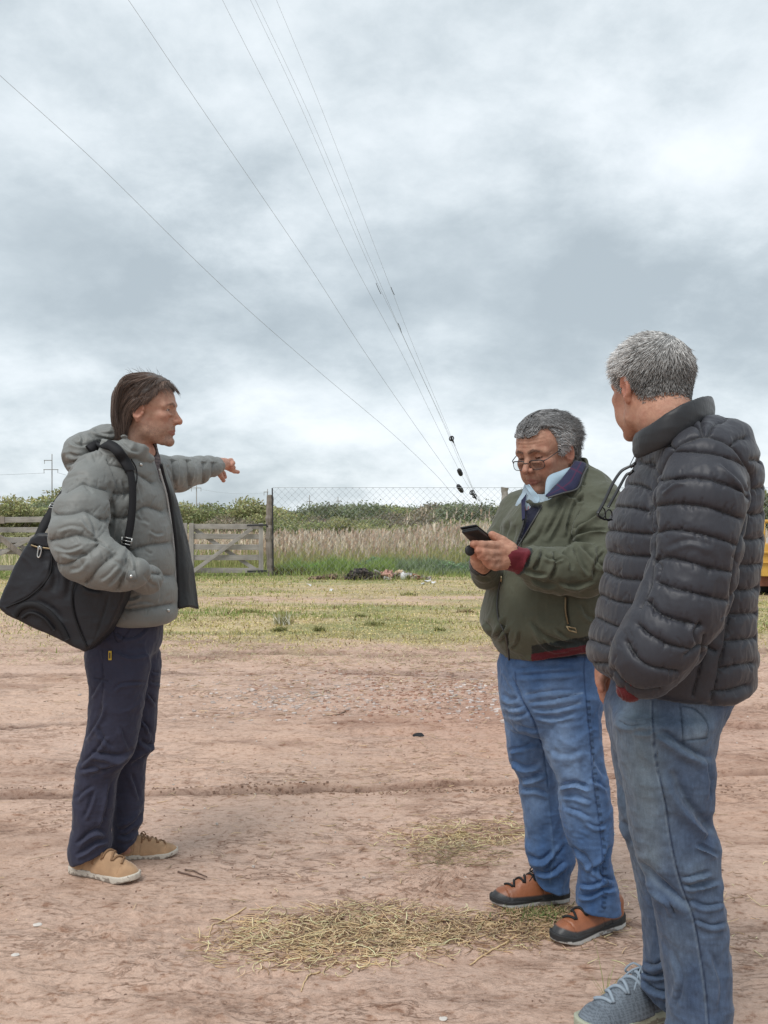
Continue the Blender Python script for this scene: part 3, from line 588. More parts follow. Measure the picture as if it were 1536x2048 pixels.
p1 = wood_post(539, 990, 1152, dG, 0.165, 'dark weathered gate post with a thin iron rod beside it', 1)
mb = MB(); mb.tube([W(546.5, 1150, dG-0.05), W(545.5, 1050, dG-0.05), W(544.5, 976, dG-0.05)], 0.018, 6); mb.build('iron_rod', M['iron'], p1)
wood_post(1009, 975, 1152, dG, 0.175, 'grey wooden fence post just left of the man in olive', 2, 'stile')
wood_post(998, 1046, 1150, dG-0.4, 0.12, 'short grey stub post by the elbow of the man in olive', 3, 'stile')
wood_post(204, 1000, 1150, dG, 0.17, 'gate post hidden mostly by the pointing man', 4)
wood_post(1480, 978, 1150, dG, 0.17, 'fence post behind the grey haired man', 5, 'stile')
# chain-link: two families of slanted wires, top wire
def chain_link():
    x0, x1 = W(545, 0, dG)[0], W(1640, 0, dG)[0]; top = W(0, 975, dG)[2]; s = 0.165; H = top; mb = MB(); r = 0.0022
    root = empty('chain_link_fence', ((x0+x1)/2, dG, 0), 'thin grey chain link fence between the posts', 'fence'); V = []; Q = []; k = 0
    for sg in (-1, 1):
        for c in np.arange(x0-H, x1+H, s):
            a = np.array([c, dG+0.01*sg, 0.0]); b = np.array([c+sg*H, dG+0.01*sg, H]); lo, hi = min(a[0], b[0]), max(a[0], b[0])
            ts = sorted([(x0-a[0])/(b[0]-a[0]), (x1-a[0])/(b[0]-a[0])]); t0, t1 = max(0, ts[0]), min(1, ts[1])
            if t1-t0 < 0.01: continue
            p, q = a+(b-a)*t0, a+(b-a)*t1; u = np.array([r*0.7, 0, -sg*r*0.7]); v = np.array([0, r, 0]); V += [p+u, p+v, p-u, p-v, q+u, q+v, q-u, q-v]; Q += [[k, k+1, k+5, k+4], [k+1, k+2, k+6, k+5], [k+2, k+3, k+7, k+6], [k+3, k, k+4, k+7]]; k += 8
    mesh_np('mesh', np.array(V), np.array(Q), M['wire'], root, smooth=False)
    mb = MB(); mb.tube([(x0, dG, top), (x1, dG, top-0.01)], 0.005, 5); mb.build('top_wire', M['wire'], root)
chain_link()
# ---- reeds, tall grass, bushes behind the fence
def reeds():
    r = np.random.default_rng(31)
    def zone(n, x0, x1, d0, d1): d = r.uniform(d0, d1, n); return r.uniform(x0, x1, n), d
    # feathery plumes
    px, d = zone(8500, 300, 1900, 25, 38); big = r.random(len(px)) < 0.0
    dens = 0.65+1.1*nfill(px*0.01, d*0.25, 1.1, 75, 3)+0.2*(px > 540); k = r.random(len(px)) < dens; px, d = px[k], d[k]
    hx = [380, 560, 800, 820, 900, 960, 1040, 1260, 1900]; hh = [0.92, 1.00, 1.04, 1.12, 1.30, 1.25, 1.15, 1.05, 0.9]; H = np.interp(px, hx, hh)*r.uniform(0.45, 1.10, len(px)); H = np.where((px > 800) & (px < 1060) & (r.random(len(px)) < 0.05), r.uniform(1.4, 2.0, len(px)), H); n = len(px); x = (px-768)/F*d
    az = r.normal(0.2, 0.7, n); ln = np.abs(r.normal(0.16, 0.10, n)); blades('reed_stalks', x, d, np.zeros(n), H*0.92, 0.012, ln, np.array((0.42, 0.39, 0.21))*r.uniform(0.6, 1.4, (n, 1)), M['grass'], 'dry stalks of the reeds beyond the fence', 'reeds', seed=32, az=az)
    tip = np.stack([x+np.cos(az)*np.sin(ln)*H*0.85, d+np.sin(az)*np.sin(ln)*H*0.85, H*0.93*np.cos(ln)], 1); m = 7; V = []; 
    P = np.repeat(tip, m, 0)+np.stack([r.normal(0, 0.010, n*m), r.normal(0, 0.010, n*m), r.uniform(-0.16, 0.05, n*m)], 1); c = np.where(r.random((n, 1)) < 0.5, np.array((0.76, 0.66, 0.54)), np.array((0.60, 0.45, 0.35)))*r.uniform(0.75, 1.2, (n, 1))
    blades('reed_plumes', P[:, 0], P[:, 1], P[:, 2], r.uniform(0.08, 0.17, n*m), r.uniform(0.014, 0.032, n*m), r.uniform(0.0, 0.5, n*m), np.repeat(c, m, 0), M['grass'], 'pale pinkish feathery plumes of the reeds beyond the fence', 'reeds', seed=33, az=np.repeat(az, m)+r.normal(0, 0.3, n*m))
    px, d = zone(26000, -200, 1700, 24.4, 36); x = (px-768)/F*d; n = len(x); g = sstep(-0.3, 0.3, nfill(x, d, 0.3, 71)); c = np.array((0.44, 0.42, 0.20))*(1-g[:, None])+np.array((0.28, 0.33, 0.12))*g[:, None]
    pale = (px < 360) & (r.random(n) < 0.6); c[pale] = (0.72, 0.64, 0.44)
    blades('tall_grass', x, d, np.zeros(n), r.uniform(0.2, 0.62, n), r.uniform(0.012, 0.026, n), np.abs(r.normal(0.2, 0.15, n)), c*r.uniform(0.6, 1.35, (n, 1)), M['grass'], 'tall green and yellow grass beyond the fence', 'grass', seed=34)
    px, d = zone(16000, 545, 980, 22.9, 25.2); x = (px-768)/F*d; h = np.interp(px, [545, 600, 640, 760, 900, 980], [0.12, 0.40, 0.50, 0.36, 0.38, 0.42])*(0.85+0.9*nfill(x, d, 1.6, 76, 3)); n = len(x); c = np.where((px < 790)[:, None], np.array((0.33, 0.43, 0.14)), np.array((0.28, 0.35, 0.19)))
    blades('green_grass', x, d, np.zeros(n), h*r.uniform(0.4, 1.1, n), r.uniform(0.012, 0.026, n), r.uniform(0, 0.7, n), c*r.uniform(0.55, 1.35, (n, 1)), M['grass'], 'bright green grass growing at the foot of the fence', 'grass', seed=35)
    px, d = zone(9000, -150, 1700, 22.0, 24.5); x = (px-768)/F*d; n = len(x); blades('green_grass', x, d, np.zeros(n), r.uniform(0.05, 0.22, n), 0.014, r.uniform(0, 0.8, n), np.array((0.32, 0.39, 0.14))*r.uniform(0.6, 1.3, (n, 1)), M['grass'], 'low green grass along the gates and the fence', 'grass', seed=36)
    px, d = zone(1500, 545, 620, 22.9, 23.6); x = (px-768)/F*d; n = len(x); blades('dead_grass', x, d, np.zeros(n), r.uniform(0.08, 0.26, n), 0.014, r.uniform(0.2, 1.2, n), np.array((0.19, 0.10, 0.065))*r.uniform(0.6, 1.3, (n, 1)), M['grass'], 'reddish brown dead grass at the foot of the dark post', 'grass', seed=37)
reeds()
def leaf_cloud(c, rad, n, size, col, r, flat=0.35, lobes=7, up=0.2):
    """leaf faces spread through a lumpy crown volume"""
    L = r.normal(0, 1, (lobes, 3)); L /= np.linalg.norm(L, axis=1)[:, None]; L = L*np.array(rad)*r.uniform(0.35, 0.85, (lobes, 1)); L[:, 2] = np.abs(L[:, 2])*0.9-up*rad[2]; lr = r.uniform(0.32, 0.60, lobes)
    k = r.integers(0, lobes, n); u = r.normal(0, 1, (n, 3)); u /= np.linalg.norm(u, axis=1)[:, None]; rr = r.uniform(0.25, 1.0, n)**0.45*(1+0.10*r.normal(0, 1, n)); P = np.array(c)+L[k]+u*rr[:, None]*np.array(rad)*lr[k][:, None]; P[:, 2] = np.maximum(P[:, 2], 0.03)
    a = r.normal(0, 1, (n, 3)); a /= np.linalg.norm(a, axis=1)[:, None]; b = np.cross(a, r.normal(0, 1, (n, 3))); b /= np.linalg.norm(b, axis=1)[:, None]; s = size*r.uniform(0.6, 1.4, (n, 1)); V = np.stack([P-a*s, P-b*s*0.5, P+a*s, P+b*s*0.5], 1).reshape(-1, 3)
    kk = r.uniform(0.65, 1.35, lobes); cc = np.array(col)*(kk[k]*r.uniform(0.65, 1.35, n))[:, None]*(1+r.normal(0, 0.06, (n, 3))); return V, np.arange(n*4).reshape(n, 4), np.repeat(np.clip(cc, 0.01, 1), 4, 0)
def shrub_proto(name, label, rad, n, size, col, seed, trunks=4, cat='tree', group='scrub trees beyond the reeds'):
    r = np.random.default_rng(seed); root = empty(name, (0, 0, 0), label, cat, group); V, Q, C = leaf_cloud((0, 0, rad[2]*1.05), rad, n, size, col, r, lobes=11); 
    o = mesh_np('crown', V, Q, M['leaf'], root, cols=C, smooth=False); mb = MB()
    for k in range(trunks):
        a = r.uniform(0, 6.28); e = np.array([math.cos(a)*rad[0]*r.uniform(.2, .75), math.sin(a)*rad[1]*r.uniform(.2, .75), rad[2]*r.uniform(1.0, 1.7)]); P = spline([(r.normal(0, .05), r.normal(0, .05), -0.05), e*np.array([.3, .3, .35])+r.normal(0, .05, 3), e*np.array([.7, .7, .7]), e], 10); mb.tube(P, np.linspace(0.07, 0.015, 10), 6)
        for j in range(3):
            i = r.integers(3, 8); f = P[i]+np.array([r.normal(0, .5), r.normal(0, .5), r.uniform(.2, .6)])*rad[2]*0.4; mb.tube([P[i], (P[i]+f)/2+r.normal(0, .05, 3), f], [0.025, 0.018, 0.008], 5)
    mb.build('trunk', M['bark'], root, smooth=True); return root
M['bark'] = plain('bark', (0.13, 0.105, 0.085), 0.9, 0.2, var=0.35, scale=12, bump=0.01)
def copy_tree(o, parent=None):
    c = o.copy(); scn.collection.objects.link(c); c.parent = parent
    for ch in list(o.children): copy_tree(ch, c)
    return c
def scrub():
    protos = [shrub_proto('scrub_tree', 'x', (2.1, 1.8, 1.05), 9000, 0.065, (0.31, 0.33, 0.16), 101), shrub_proto('scrub_tree', 'x', (2.4, 2.0, 1.15), 9000, 0.060, (0.235, 0.262, 0.16), 102), shrub_proto('scrub_tree', 'x', (1.6, 1.5, 1.0), 7000, 0.060, (0.38, 0.38, 0.19), 103), shrub_proto('scrub_tree', 'x', (1.9, 1.6, 0.9), 6000, 0.055, (0.32, 0.28, 0.20), 104)]
    r = np.random.default_rng(77); used = set(); lab_i = {}
    T = [(-60, 1004, 46, 0, 1.0), (25, 1002, 44, 2, 1.0), (75, 1000, 48, 1, 1.0), (125, 985, 52, 2, 1.1), (178, 1000, 46, 0, 1.0), (232, 1004, 50, 2, .9), (300, 1006, 56, 0, 1.0), (365, 1012, 52, 2, .9), (400, 1018, 60, 3, .9), (430, 1008, 62, 1, .9), (468, 1002, 50, 0, 1.0), (508, 1004, 47, 2, .95), (560, 1012, 60, 0, .9), (590, 1018, 70, 1, 1.0),
         (650, 1004, 66, 1, 1.15), (700, 1003, 62, 1, 1.1), (748, 1008, 74, 0, 1.0), (790, 1006, 76, 0, 1.0), (830, 1010, 82, 1, 1.0), (872, 1006, 60, 3, 1.0), (900, 1002, 64, 1, 1.0), (926, 1004, 52, 1, 1.1), (975, 1012, 72, 1, 1.1), (1030, 1008, 62, 0, 1.1), (1090, 1006, 66, 1, 1), (1150, 1004, 60, 0, 1), (1250, 1000, 56, 0, 1.1), (1350, 1002, 60, 1, 1.1), (1450, 996, 60, 0, 1.1), (1525, 985, 52, 2, 1.0), (1570, 980, 50, 1, 1.1), (1650, 1000, 60, 0, 1.1),
         (640, 1032, 44, 3, .8), (720, 1034, 46, 0, .75), (770, 1026, 48, 3, .8), (600, 1036, 42, 0, .8), (850, 1030, 44, 3, .8), (940, 1034, 42, 0, .7), (450, 1030, 42, 3, .8), (990, 1030, 46, 3, .8), (690, 1040, 40, 2, .7), (540, 1034, 44, 2, .7)]
    kinds = ['green', 'dark green', 'pale green', 'brownish']
    for i, (px, py, d, k, s) in enumerate(T):
        o = protos[k] if k not in used else copy_tree(protos[k]); used.add(k); p = W(px, py, d); base = [1.90, 2.00, 1.82, 1.66][k]; s = p[2]/base*1.0
        o.location = (p[0], d, 0); o.rotation_euler[2] = r.uniform(0, 6.28); o.scale = (max(s, 0.6*s+0.45)*r.uniform(.9, 1.15), max(s, .6)*r.uniform(.9, 1.15), s)
        lab_i.setdefault(k, []).append((px, py, d, o)); continue
        where = ('left of the pointing man' if px < 240 else 'between the pointing man and the gate post' if px < 540 else 'beyond the reeds left of centre' if px < 760 else 'beyond the reeds right of centre' if px < 1000 else 'behind the two men on the right')
        o['label'] = f"{kinds[k]} scrub tree {'low in front of the others ' if py > 1020 else ''}{where}, {['with a rounded top', 'with an uneven top', 'leaning wide', 'slightly taller'][i % 4]}, {'near' if d < 50 else 'middle' if d < 63 else 'far'} row"
    marks = [(-200, 'at the far left edge'), (50, 'above the left gate'), (105, 'under the left utility pole'), (160, 'just behind the bag'), (210, 'behind the pointing man'), (280, 'hidden behind the chest of the pointing man'), (350, 'behind his open jacket'), (385, 'by the pole under the arm'), (415, 'left over the second gate'), (440, 'over the middle of the second gate'), (480, 'over the hinges of the second gate'), (525, 'just left of the dark post'), (575, 'just right of the dark post'), (610, 'left of the chain link utility pole'), (645, 'right of the chain link utility pole'), (675, 'beyond the left plumes'), (705, 'beyond the mid left plumes'), (735, 'above the ash heap'), (760, 'above the pink bag'), (785, 'above the white jug'), (810, 'above the crushed box'), (842, 'left of the tallest plumes'), (862, 'behind the tallest plumes'), (890, 'right of the tallest plumes'), (915, 'left under the insulators'), (935, 'directly under the insulators'), (960, 'right under the insulators'), (985, 'left of the grey post'), (1040, 'behind the grey post'), (1110, 'behind the face of the man in olive'), (1200, 'behind the shoulder of the man in olive'), (1300, 'behind the quilted sleeve'), (1400, 'behind the quilted back'), (1500, 'behind the right shoulder'), (1540, 'above the yellow machine'), (1600, 'just outside right'), (1900, 'farthest right')]
    for k, L in lab_i.items():
        for px, py, d, o in L:
            w = next(b for a, b in marks if px <= a); o['label'] = f"{kinds[k]} {'low ' if py > 1020 else ''}scrub tree {w}"
    # the unbroken thicket behind them
    n = 90000; r = np.random.default_rng(5); d = r.uniform(84, 150, n); u = r.uniform(-.75, .85, n); x = u*d; top = 1.7+0.7*nfill(x, d*0+90, 0.09, 91, 4)+0.5*nfill(x, d*0+90, 0.5, 92, 3); z = top*r.random(n)**0.6*(d/100); P = np.stack([x, d, z], 1)
    a = r.normal(0, 1, (n, 3)); a /= np.linalg.norm(a, axis=1)[:, None]; b = np.cross(a, r.normal(0, 1, (n, 3))); b /= np.linalg.norm(b, axis=1)[:, None]; s = 0.22; V = np.stack([P-a*s, P-b*s*.6, P+a*s, P+b*s*.6], 1).reshape(-1, 3)
    cc = np.array((0.29, 0.31, 0.22))*r.uniform(0.6, 1.35, (n, 1))*(1+0.25*nfill(x, z*3, 0.3, 93))[:, None]; o = mesh_np('thicket', V, np.arange(n*4).reshape(n, 4), M['leaf'], cols=np.repeat(cc, 4, 0), smooth=False); tag(o, 'low grey green thicket along the horizon', 'thicket', kind='stuff')
    # low leafy shrubs and weeds at the fence
    n = 60000; px = r.uniform(-120, 1700, n); d = r.uniform(38, 50, n); x = (px-768)/F*d; z = r.random(n)**0.7*(0.95+0.85*nfill(x, d*0.25, 0.45, 96, 4)); P = np.stack([x, d, np.maximum(z, .02)], 1); a = r.normal(0, 1, (n, 3)); a /= np.linalg.norm(a, axis=1)[:, None]; b = np.cross(a, r.normal(0, 1, (n, 3))); b /= np.linalg.norm(b, axis=1)[:, None]; s = 0.07; V = np.stack([P-a*s, P-b*s*.6, P+a*s, P+b*s*.6], 1).reshape(-1, 3)
    cc = np.array((0.33, 0.33, 0.17))*r.uniform(0.55, 1.35, (n, 1))*(1+0.5*nfill(x, z*2, 0.8, 97))[:, None]; o = mesh_np('brush', V, np.arange(n*4).reshape(n, 4), M['leaf'], cols=np.repeat(cc, 4, 0), smooth=False); tag(o, 'tangled green and brown brush behind the plumed reeds', 'brush', kind='stuff')
    for i, (px, py, d, w, h, lb) in enumerate([(895, 1150, 23.6, 0.62, 0.30, 'grey green leafy weed right of the rubbish heap'), (930, 1152, 23.4, 0.5, 0.28, 'grey green leafy weed nearest the phone hand'), (850, 1140, 24.0, 0.5, 0.32, 'leafy weed behind the rubbish heap'), (640, 1140, 23.6, 0.55, 0.26, 'bright green leafy weed left of the rubbish heap'), (740, 1132, 24.2, 0.5, 0.36, 'tall green weed behind the charred end of the heap')]):
        r2 = np.random.default_rng(300+i); c = np.array(((px-768)/F*d, d, h*0.55)); V, Q, C = leaf_cloud(c, (w, 0.4, h), 2600, 0.026, (0.25, 0.35, 0.20) if i != 3 else (0.22, 0.44, 0.10), r2, lobes=9, up=0.5); o = mesh_np('weed_bush', V, Q, M['leaf'], cols=C, smooth=False); tag(o, lb, 'weed')
scrub()
def utility_pole(px, yt, d, label, arms, seed=0):
    x = (px-768)/F*d; H = W(px, yt, d)[2]; k = d/F; root = empty('utility_pole', (x, d, 0), label, 'utility pole', 'utility poles on the horizon'); mb = MB(); mb.tube([(x, d, 0), (x, d, H/2), (x, d, H)], np.array([1.7, 1.4, 1.1])*k*0.8, 8); mb.build('pole', M['concrete'], root, smooth=True)
    for y, a, b in arms:
        z = W(0, y, d)[2]; mb = MB(); mb.beam((x-a*k, d-0.3, z), (x+b*k, d-0.3, z), 1.3*k, 0.2); mb.build('crossarm', M['concrete'], root)
        for e in (-a, b):
            if abs(e) > 3: mb = MB(); mb.tube([(x+e*k*0.95, d-0.3, z), (x+e*k*0.95, d-0.3, z-7*k)], 0.55*k, 6); mb.build('insulator', M['concrete'], root)
    return H
M['concrete'] = plain('concrete', (0.30, 0.29, 0.28), 0.9)
utility_pole(104, 908, 120, 'concrete utility pole at the left with one long and one short crossarm', [(921, 14, 1), (939.5, 15, 14)])
utility_pole(393, 966, 200, 'concrete utility pole under the pointing arm', [(976, 10, 10)]); utility_pole(399, 1004, 330, 'tiny utility pole just right of the one under the pointing arm', [(1008, 5, 5)])
utility_pole(619, 990, 300, 'tiny utility pole seen through the chain link fence', [(1003, 5, 5)]); utility_pole(676, 994, 360, 'faint tiny utility pole on the horizon right of the chain link one', [(1002, 4, 4)])
utility_pole(535, 978, 230, 'small utility pole standing behind the dark gate post', [(984, 7, 2)])
def line_wire(a, b, sag, r, label, group=None):
    t = np.linspace(0, 1, 40)[:, None]; P = np.array(a)+(np.array(b)-np.array(a))*t; P[:, 2] -= sag*4*(t*(1-t))[:, 0]; mb = MB(); mb.tube(P, r, 5); o = mb.build('power_line', M['wire'], smooth=True); tag(o, label, 'power line', group)
line_wire(W(90, 946, 120), W(-700, 948, 130), 0.6, 0.018, 'thin power line leaving the left pole'); line_wire(W(117, 946, 120), W(393, 978, 200), 1.2, 0.018, 'thin power line between the left pole and the one under the arm'); line_wire(W(403, 979, 200), W(535, 985, 230), 0.6, 0.016, 'thin power line right of the pole under the arm')
# ---- guy wires of a mast out of view, all running down to one anchor
def guys():
    A = W(992, 1046, 38.0); G = 'guy wires slanting down across the sky'
    def through(pts, dm=20.0):                            # follow the wire: depth falls evenly from the anchor to the mast at px -200
        P = []
        for x, y in pts:
            xa, da = 992-768, 38.0; xm, dm_ = -200-768, dm; k = (x-768)/F; Ax = xa/F*da; Mx = xm/F*dm_; t = (k*da-Ax)/((Mx-Ax)-k*(dm_-da)); d = da+(dm_-da)*t; P.append(W(x, y, d))
        return np.array(P)
    L = [('lowest guy wire, reaching the left edge of the sky', [(-60, 95), (0, 151), (190, 323), (382, 512), (500, 623), (640, 745), (780, 863), (870, 948), (920, 1002), (985, 1042)], [], 0.0052),
         ('second guy wire from the left with a dark tube insulator', [(215, -60), (257, 0), (400, 212), (605, 512), (720, 690), (820, 836), (915, 970), (940, 1002), (988, 1044)], [((915, 970), (925, 984))], 0.0052),
         ('third guy wire from the left, with a tube insulator above the fence', [(420, -60), (445, 0), (575, 256), (700, 512), (800, 700), (860, 823), (917, 938), (945, 985), (990, 1044)], [((917, 938), (923, 951))], 0.0045),
         ('fourth guy wire from the left, left one of the close pair', [(476, -60), (501, 0), (600, 210), (730, 512), (800, 660), (880, 832), (920, 925), (950, 986), (990, 1042)], [], 0.0040),
         ('fifth guy wire from the left, right one of the close pair', [(487, -60), (511, 0), (620, 232), (737, 512), (810, 680), (885, 840), (930, 938), (952, 988), (991, 1043)], [], 0.0040),
         ('rightmost guy wire, with a black ball insulator', [(533, -60), (553, 0), (640, 210), (757, 512), (830, 700), (902, 872), (946, 980), (956, 992), (992, 1044)], [], 0.0040)]
    objs = []
    for lb, pts, ins, r in L:
        P = through(pts); P2 = spline(P, 90); root = empty('guy_wire', tuple(P[-1]), lb, 'guy wire', G); mb = MB(); mb.tube(P2, r, 5); mb.build('wire', M['wire'], root, smooth=True); objs.append(root)
        for a, b in ins:
            q = through([a, b]); mb = MB(); c = q[0]+(q[1]-q[0])*np.linspace(0, 1, 9)[:, None]; mb.tube(c, np.array([.05, .085, .085, .10, .085, .10, .085, .085, .05]), 10); mb.build('insulator', M['iron'], root, smooth=True)
    def ball(root, x, y, d_, R, drop):
        c = through([(x, y)])[0]; mb = MB(); th = np.linspace(0, 2*np.pi, 17)
        for ax in ((1, 0, 0.2), (0.3, 0.9, 0.1)):
            u = np.array(ax, float); u /= np.linalg.norm(u); v = np.array([-u[2]*0.2, 0, 1.0]); mb.tube(c+R*(np.outer(np.cos(th), u)+np.outer(np.sin(th), v)), R*0.28, 6, caps=False)
        dv = through([(x, y), (x+drop, y+drop*1.9)]); e = dv[1]-dv[0]; e /= np.linalg.norm(e); mb.tube([c+e*R*0.9, c+e*R*1.7, c+e*R*2.6], [R*.5, R*.42, R*.2], 8); mb.tube([c+e*R*2.4, c+e*R*4.2], R*.10, 5); mb.build('insulator', M['iron'], root, smooth=True)
    ball(objs[5], 903, 877, 0, 0.085, 6); ball(objs[5], 944, 985, 0, 0.085, 6); ball(objs[4], 949, 992, 0, 0.075, 5)
    for i, pts in ((3, [(752, 566), (757, 578), (762, 588)]), (5, [(782, 574), (785, 582), (789, 590)]), (4, [(796, 646), (800, 655), (803, 665)])):
        P = through(pts); mb = MB(); mb.tube(P, 0.010, 6); mb.build('clamp', M['iron'], objs[i], smooth=True)
    mb = MB(); mb.tube([A+(0, 0, 0.0), (A[0]+0.35, A[1]+0.3, 0.0)], 0.03, 6); mb.box((A[0]+0.35, A[1]+0.3, 0.15), (0.6, 0.6, 0.4)); o = mb.build('guy_anchor', M['concrete']); tag(o, 'concrete ground anchor of the guy wires among the reeds', 'anchor')
guys()
# ---- rubbish heap
def heap():
    def blob(name, px, py, d, r3, col, label, cat, seed, rough=0.35, mat='rubber', wr=0.25, parent=None):
        c = W(px, py, d); c[2] = max(c[2], r3[2]*0.5); m = min(r3)
        f = lambda P: (s_ell(P, c, r3)+m*wr*fbm(((P-c)*(1.6/m)).astype(np.float32), 3, seed)).astype(np.float32)
        V, Q = nets(f, c-np.array(r3)*1.5-0.02, c+np.array(r3)*1.5+0.02, m/7); n = fbm((V*14).astype(np.float32), 3, seed+1)[:, None]; o = mesh_np(name, V, Q, M[mat], cols=np.clip(np.array(col)*(1+rough*n*2), 0.005, .9)); return tag(o, label, cat)
    d = 21.4; r = np.random.default_rng(44)
    def clods(name, n, px, sx, sy, smin_, smax_, hmax, cols, label, cat, seed):
        r = np.random.default_rng(seed); x = (px-768)/F*d+r.normal(0, sx, n).clip(-2*sx, 2*sx); y = d+r.normal(0, sy, n); z = hmax*np.exp(-((x-(px-768)/F*d)/(1.3*sx))**2)*r.random(n); s_ = r.uniform(smin_, smax_, n); B = np.array([[a, b, c] for a in (-1, 1) for b in (-1, 1) for c in (-1, 1)])
        V = []; 
        for k in range(n): R = np.linalg.qr(r.normal(0, 1, (3, 3)))[0]; V.append((B*r.uniform(0.35, 1.0, (8, 3))*np.array([1, .7, .45]))@R*s_[k]+np.array([x[k], y[k], z[k]+s_[k]*.3]))
        Q = np.concatenate([np.array([[0, 1, 3, 2], [4, 6, 7, 5], [0, 4, 5, 1], [2, 3, 7, 6], [0, 2, 6, 4], [1, 5, 7, 3]])+8*k for k in range(n)]); ci = r.integers(0, len(cols), n); C = np.array(cols)[ci]*r.uniform(.6, 1.3, (n, 1)); o = mesh_np(name, np.concatenate(V), Q, M['rubber'], cols=np.repeat(np.clip(C, .005, .9), 8, 0), smooth=False); tag(o, label, cat, kind='stuff')
    clods('charred_rubble', 700, 722, 0.26, 0.22, 0.02, 0.07, 0.20, [(0.03, 0.027, 0.027), (0.06, 0.05, 0.045), (0.10, 0.08, 0.07)], 'black charred rubble and ash of the heap by the fence', 'rubble', 1)
    clods('earth_rubble', 420, 665, 0.26, 0.20, 0.02, 0.05, 0.08, [(0.20, 0.13, 0.09), (0.30, 0.21, 0.15), (0.12, 0.08, 0.06)], 'brown earth crumbs left of the black rubble', 'rubble', 2)
    clods('mixed_rubble', 420, 800, 0.34, 0.20, 0.02, 0.06, 0.14, [(0.30, 0.26, 0.23), (0.16, 0.13, 0.11), (0.45, 0.33, 0.26), (0.50, 0.48, 0.46)], 'grey and tan rubble under the pink bag', 'rubble', 3)
    blob('plastic_bag', 776, 1149, d-0.25, (0.13, 0.10, 0.085), (0.52, 0.30, 0.24), 'crumpled pinkish bag on the rubbish heap', 'bag', 4, 0.5, wr=1.1); blob('cloth_bundle', 798, 1146, d-0.1, (0.10, 0.08, 0.06), (0.46, 0.34, 0.22), 'tan crumpled cloth behind the pink bag', 'cloth', 5, 0.5, wr=1.1)
    blob('plastic_bag', 773, 1161, d-0.4, (0.065, 0.05, 0.04), (0.62, 0.62, 0.64), 'small white plastic bag below the pink bag', 'plastic bag', 6, 0.2, wr=1.0); blob('cardboard_box', 832, 1158, d-0.3, (0.10, 0.09, 0.07), (0.34, 0.18, 0.11), 'crushed brown box at the right of the heap', 'box', 8, 0.6, wr=1.2)
    blob('plastic_sheet', 815, 1150, d-0.2, (0.12, 0.08, 0.035), (0.44, 0.46, 0.48), 'grey white plastic sheet between the jug and the box', 'plastic sheet', 9, 0.4, wr=1.2)
    c = W(806, 1163, d-0.35); mb = MB(); mb.lathe([(0.001, 0), (0.060, 0), (0.068, 0.02), (0.068, 0.10), (0.055, 0.14), (0.025, 0.165), (0.022, 0.18), (0.001, 0.18)], (c[0], c[1], 0.0), 18); mb.tube(spline([(c[0]+0.045, c[1]-0.05, 0.15), (c[0]+0.085, c[1]-0.05, 0.13), (c[0]+0.065, c[1]-0.05, 0.06)], 8), 0.010, 6); o = mb.build('plastic_jug', M['white_plastic'], smooth=True); tag(o, 'upright white plastic jug in front of the heap', 'jug')
    x = np.concatenate([r.uniform(-1.35, 1.0, 900)]); y = d-0.15+r.normal(0, 0.28, 900); n = len(x); blades('heap_weeds', x, y, np.zeros(n), r.uniform(0.05, 0.22, n), 0.014, r.uniform(0, 0.9, n), np.where(r.random((n, 1)) < 0.6, np.array((0.30, 0.38, 0.13)), np.array((0.42, 0.36, 0.19)))*r.uniform(.6, 1.3, (n, 1)), M['grass'], 'weeds growing through the rubbish heap', 'grass', seed=45)
    for a, b, r, lb in (((728, 1162), (755, 1150), 0.018, 'thin pale stick lying left on the heap'), ((750, 1141), (764, 1152), 0.03, 'thick pale branch sticking up from the heap')):
        mb = MB(); mb.tube([W(*a, d-0.5), (W(*a, d-0.5)+W(*b, d-0.25))/2+(0, 0, .02), W(*b, d-0.25)], [r, r*.9, r*.7], 7); o = mb.build('branch', M['stile'], smooth=True); tag(o, lb, 'branch')
    r = np.random.default_rng(6)
    for px, py, w, lb in ((856, 1165, 8, 'white scrap of paper right of the crushed box'), (868, 1168, 6, 'small white scrap farthest right of the heap'), (846, 1170, 5, 'small pale scrap below the crushed box'), (618, 1173, 6, 'white scrap of paper far left of the heap'), (662, 1183, 4, 'tiny white scrap on the track'), (578, 1172, 3, 'tiny pale scrap by the dark post')):
        dd = GZ(py); c = np.array(((px-768)/F*dd, dd, 0.02)); s = w/F*dd; th = np.linspace(0, 2*np.pi, 8)[:-1]; rim = np.stack([c[0]+np.cos(th)*s*r.uniform(.6, 1.1, 7), c[1]+np.sin(th)*s*r.uniform(.6, 1.1, 7), r.uniform(0.005, 0.06, 7)], 1); mb = MB(); V = np.vstack([rim, c+(0, 0, .03), rim-(0, 0, .006)]); f3 = [[i, (i+1) % 7, 7] for i in range(7)]; f4 = [[i, i+8, (i+1) % 7+8, (i+1) % 7] for i in range(7)]; mb.add(V, f3=f3, f4=f4); o = mb.build('paper_scrap', M['white_plastic']); tag(o, lb, 'paper scrap')
M['white_plastic'] = plain('white_plastic', (0.66, 0.66, 0.66), 0.5, 0.4, var=0.08)
heap()
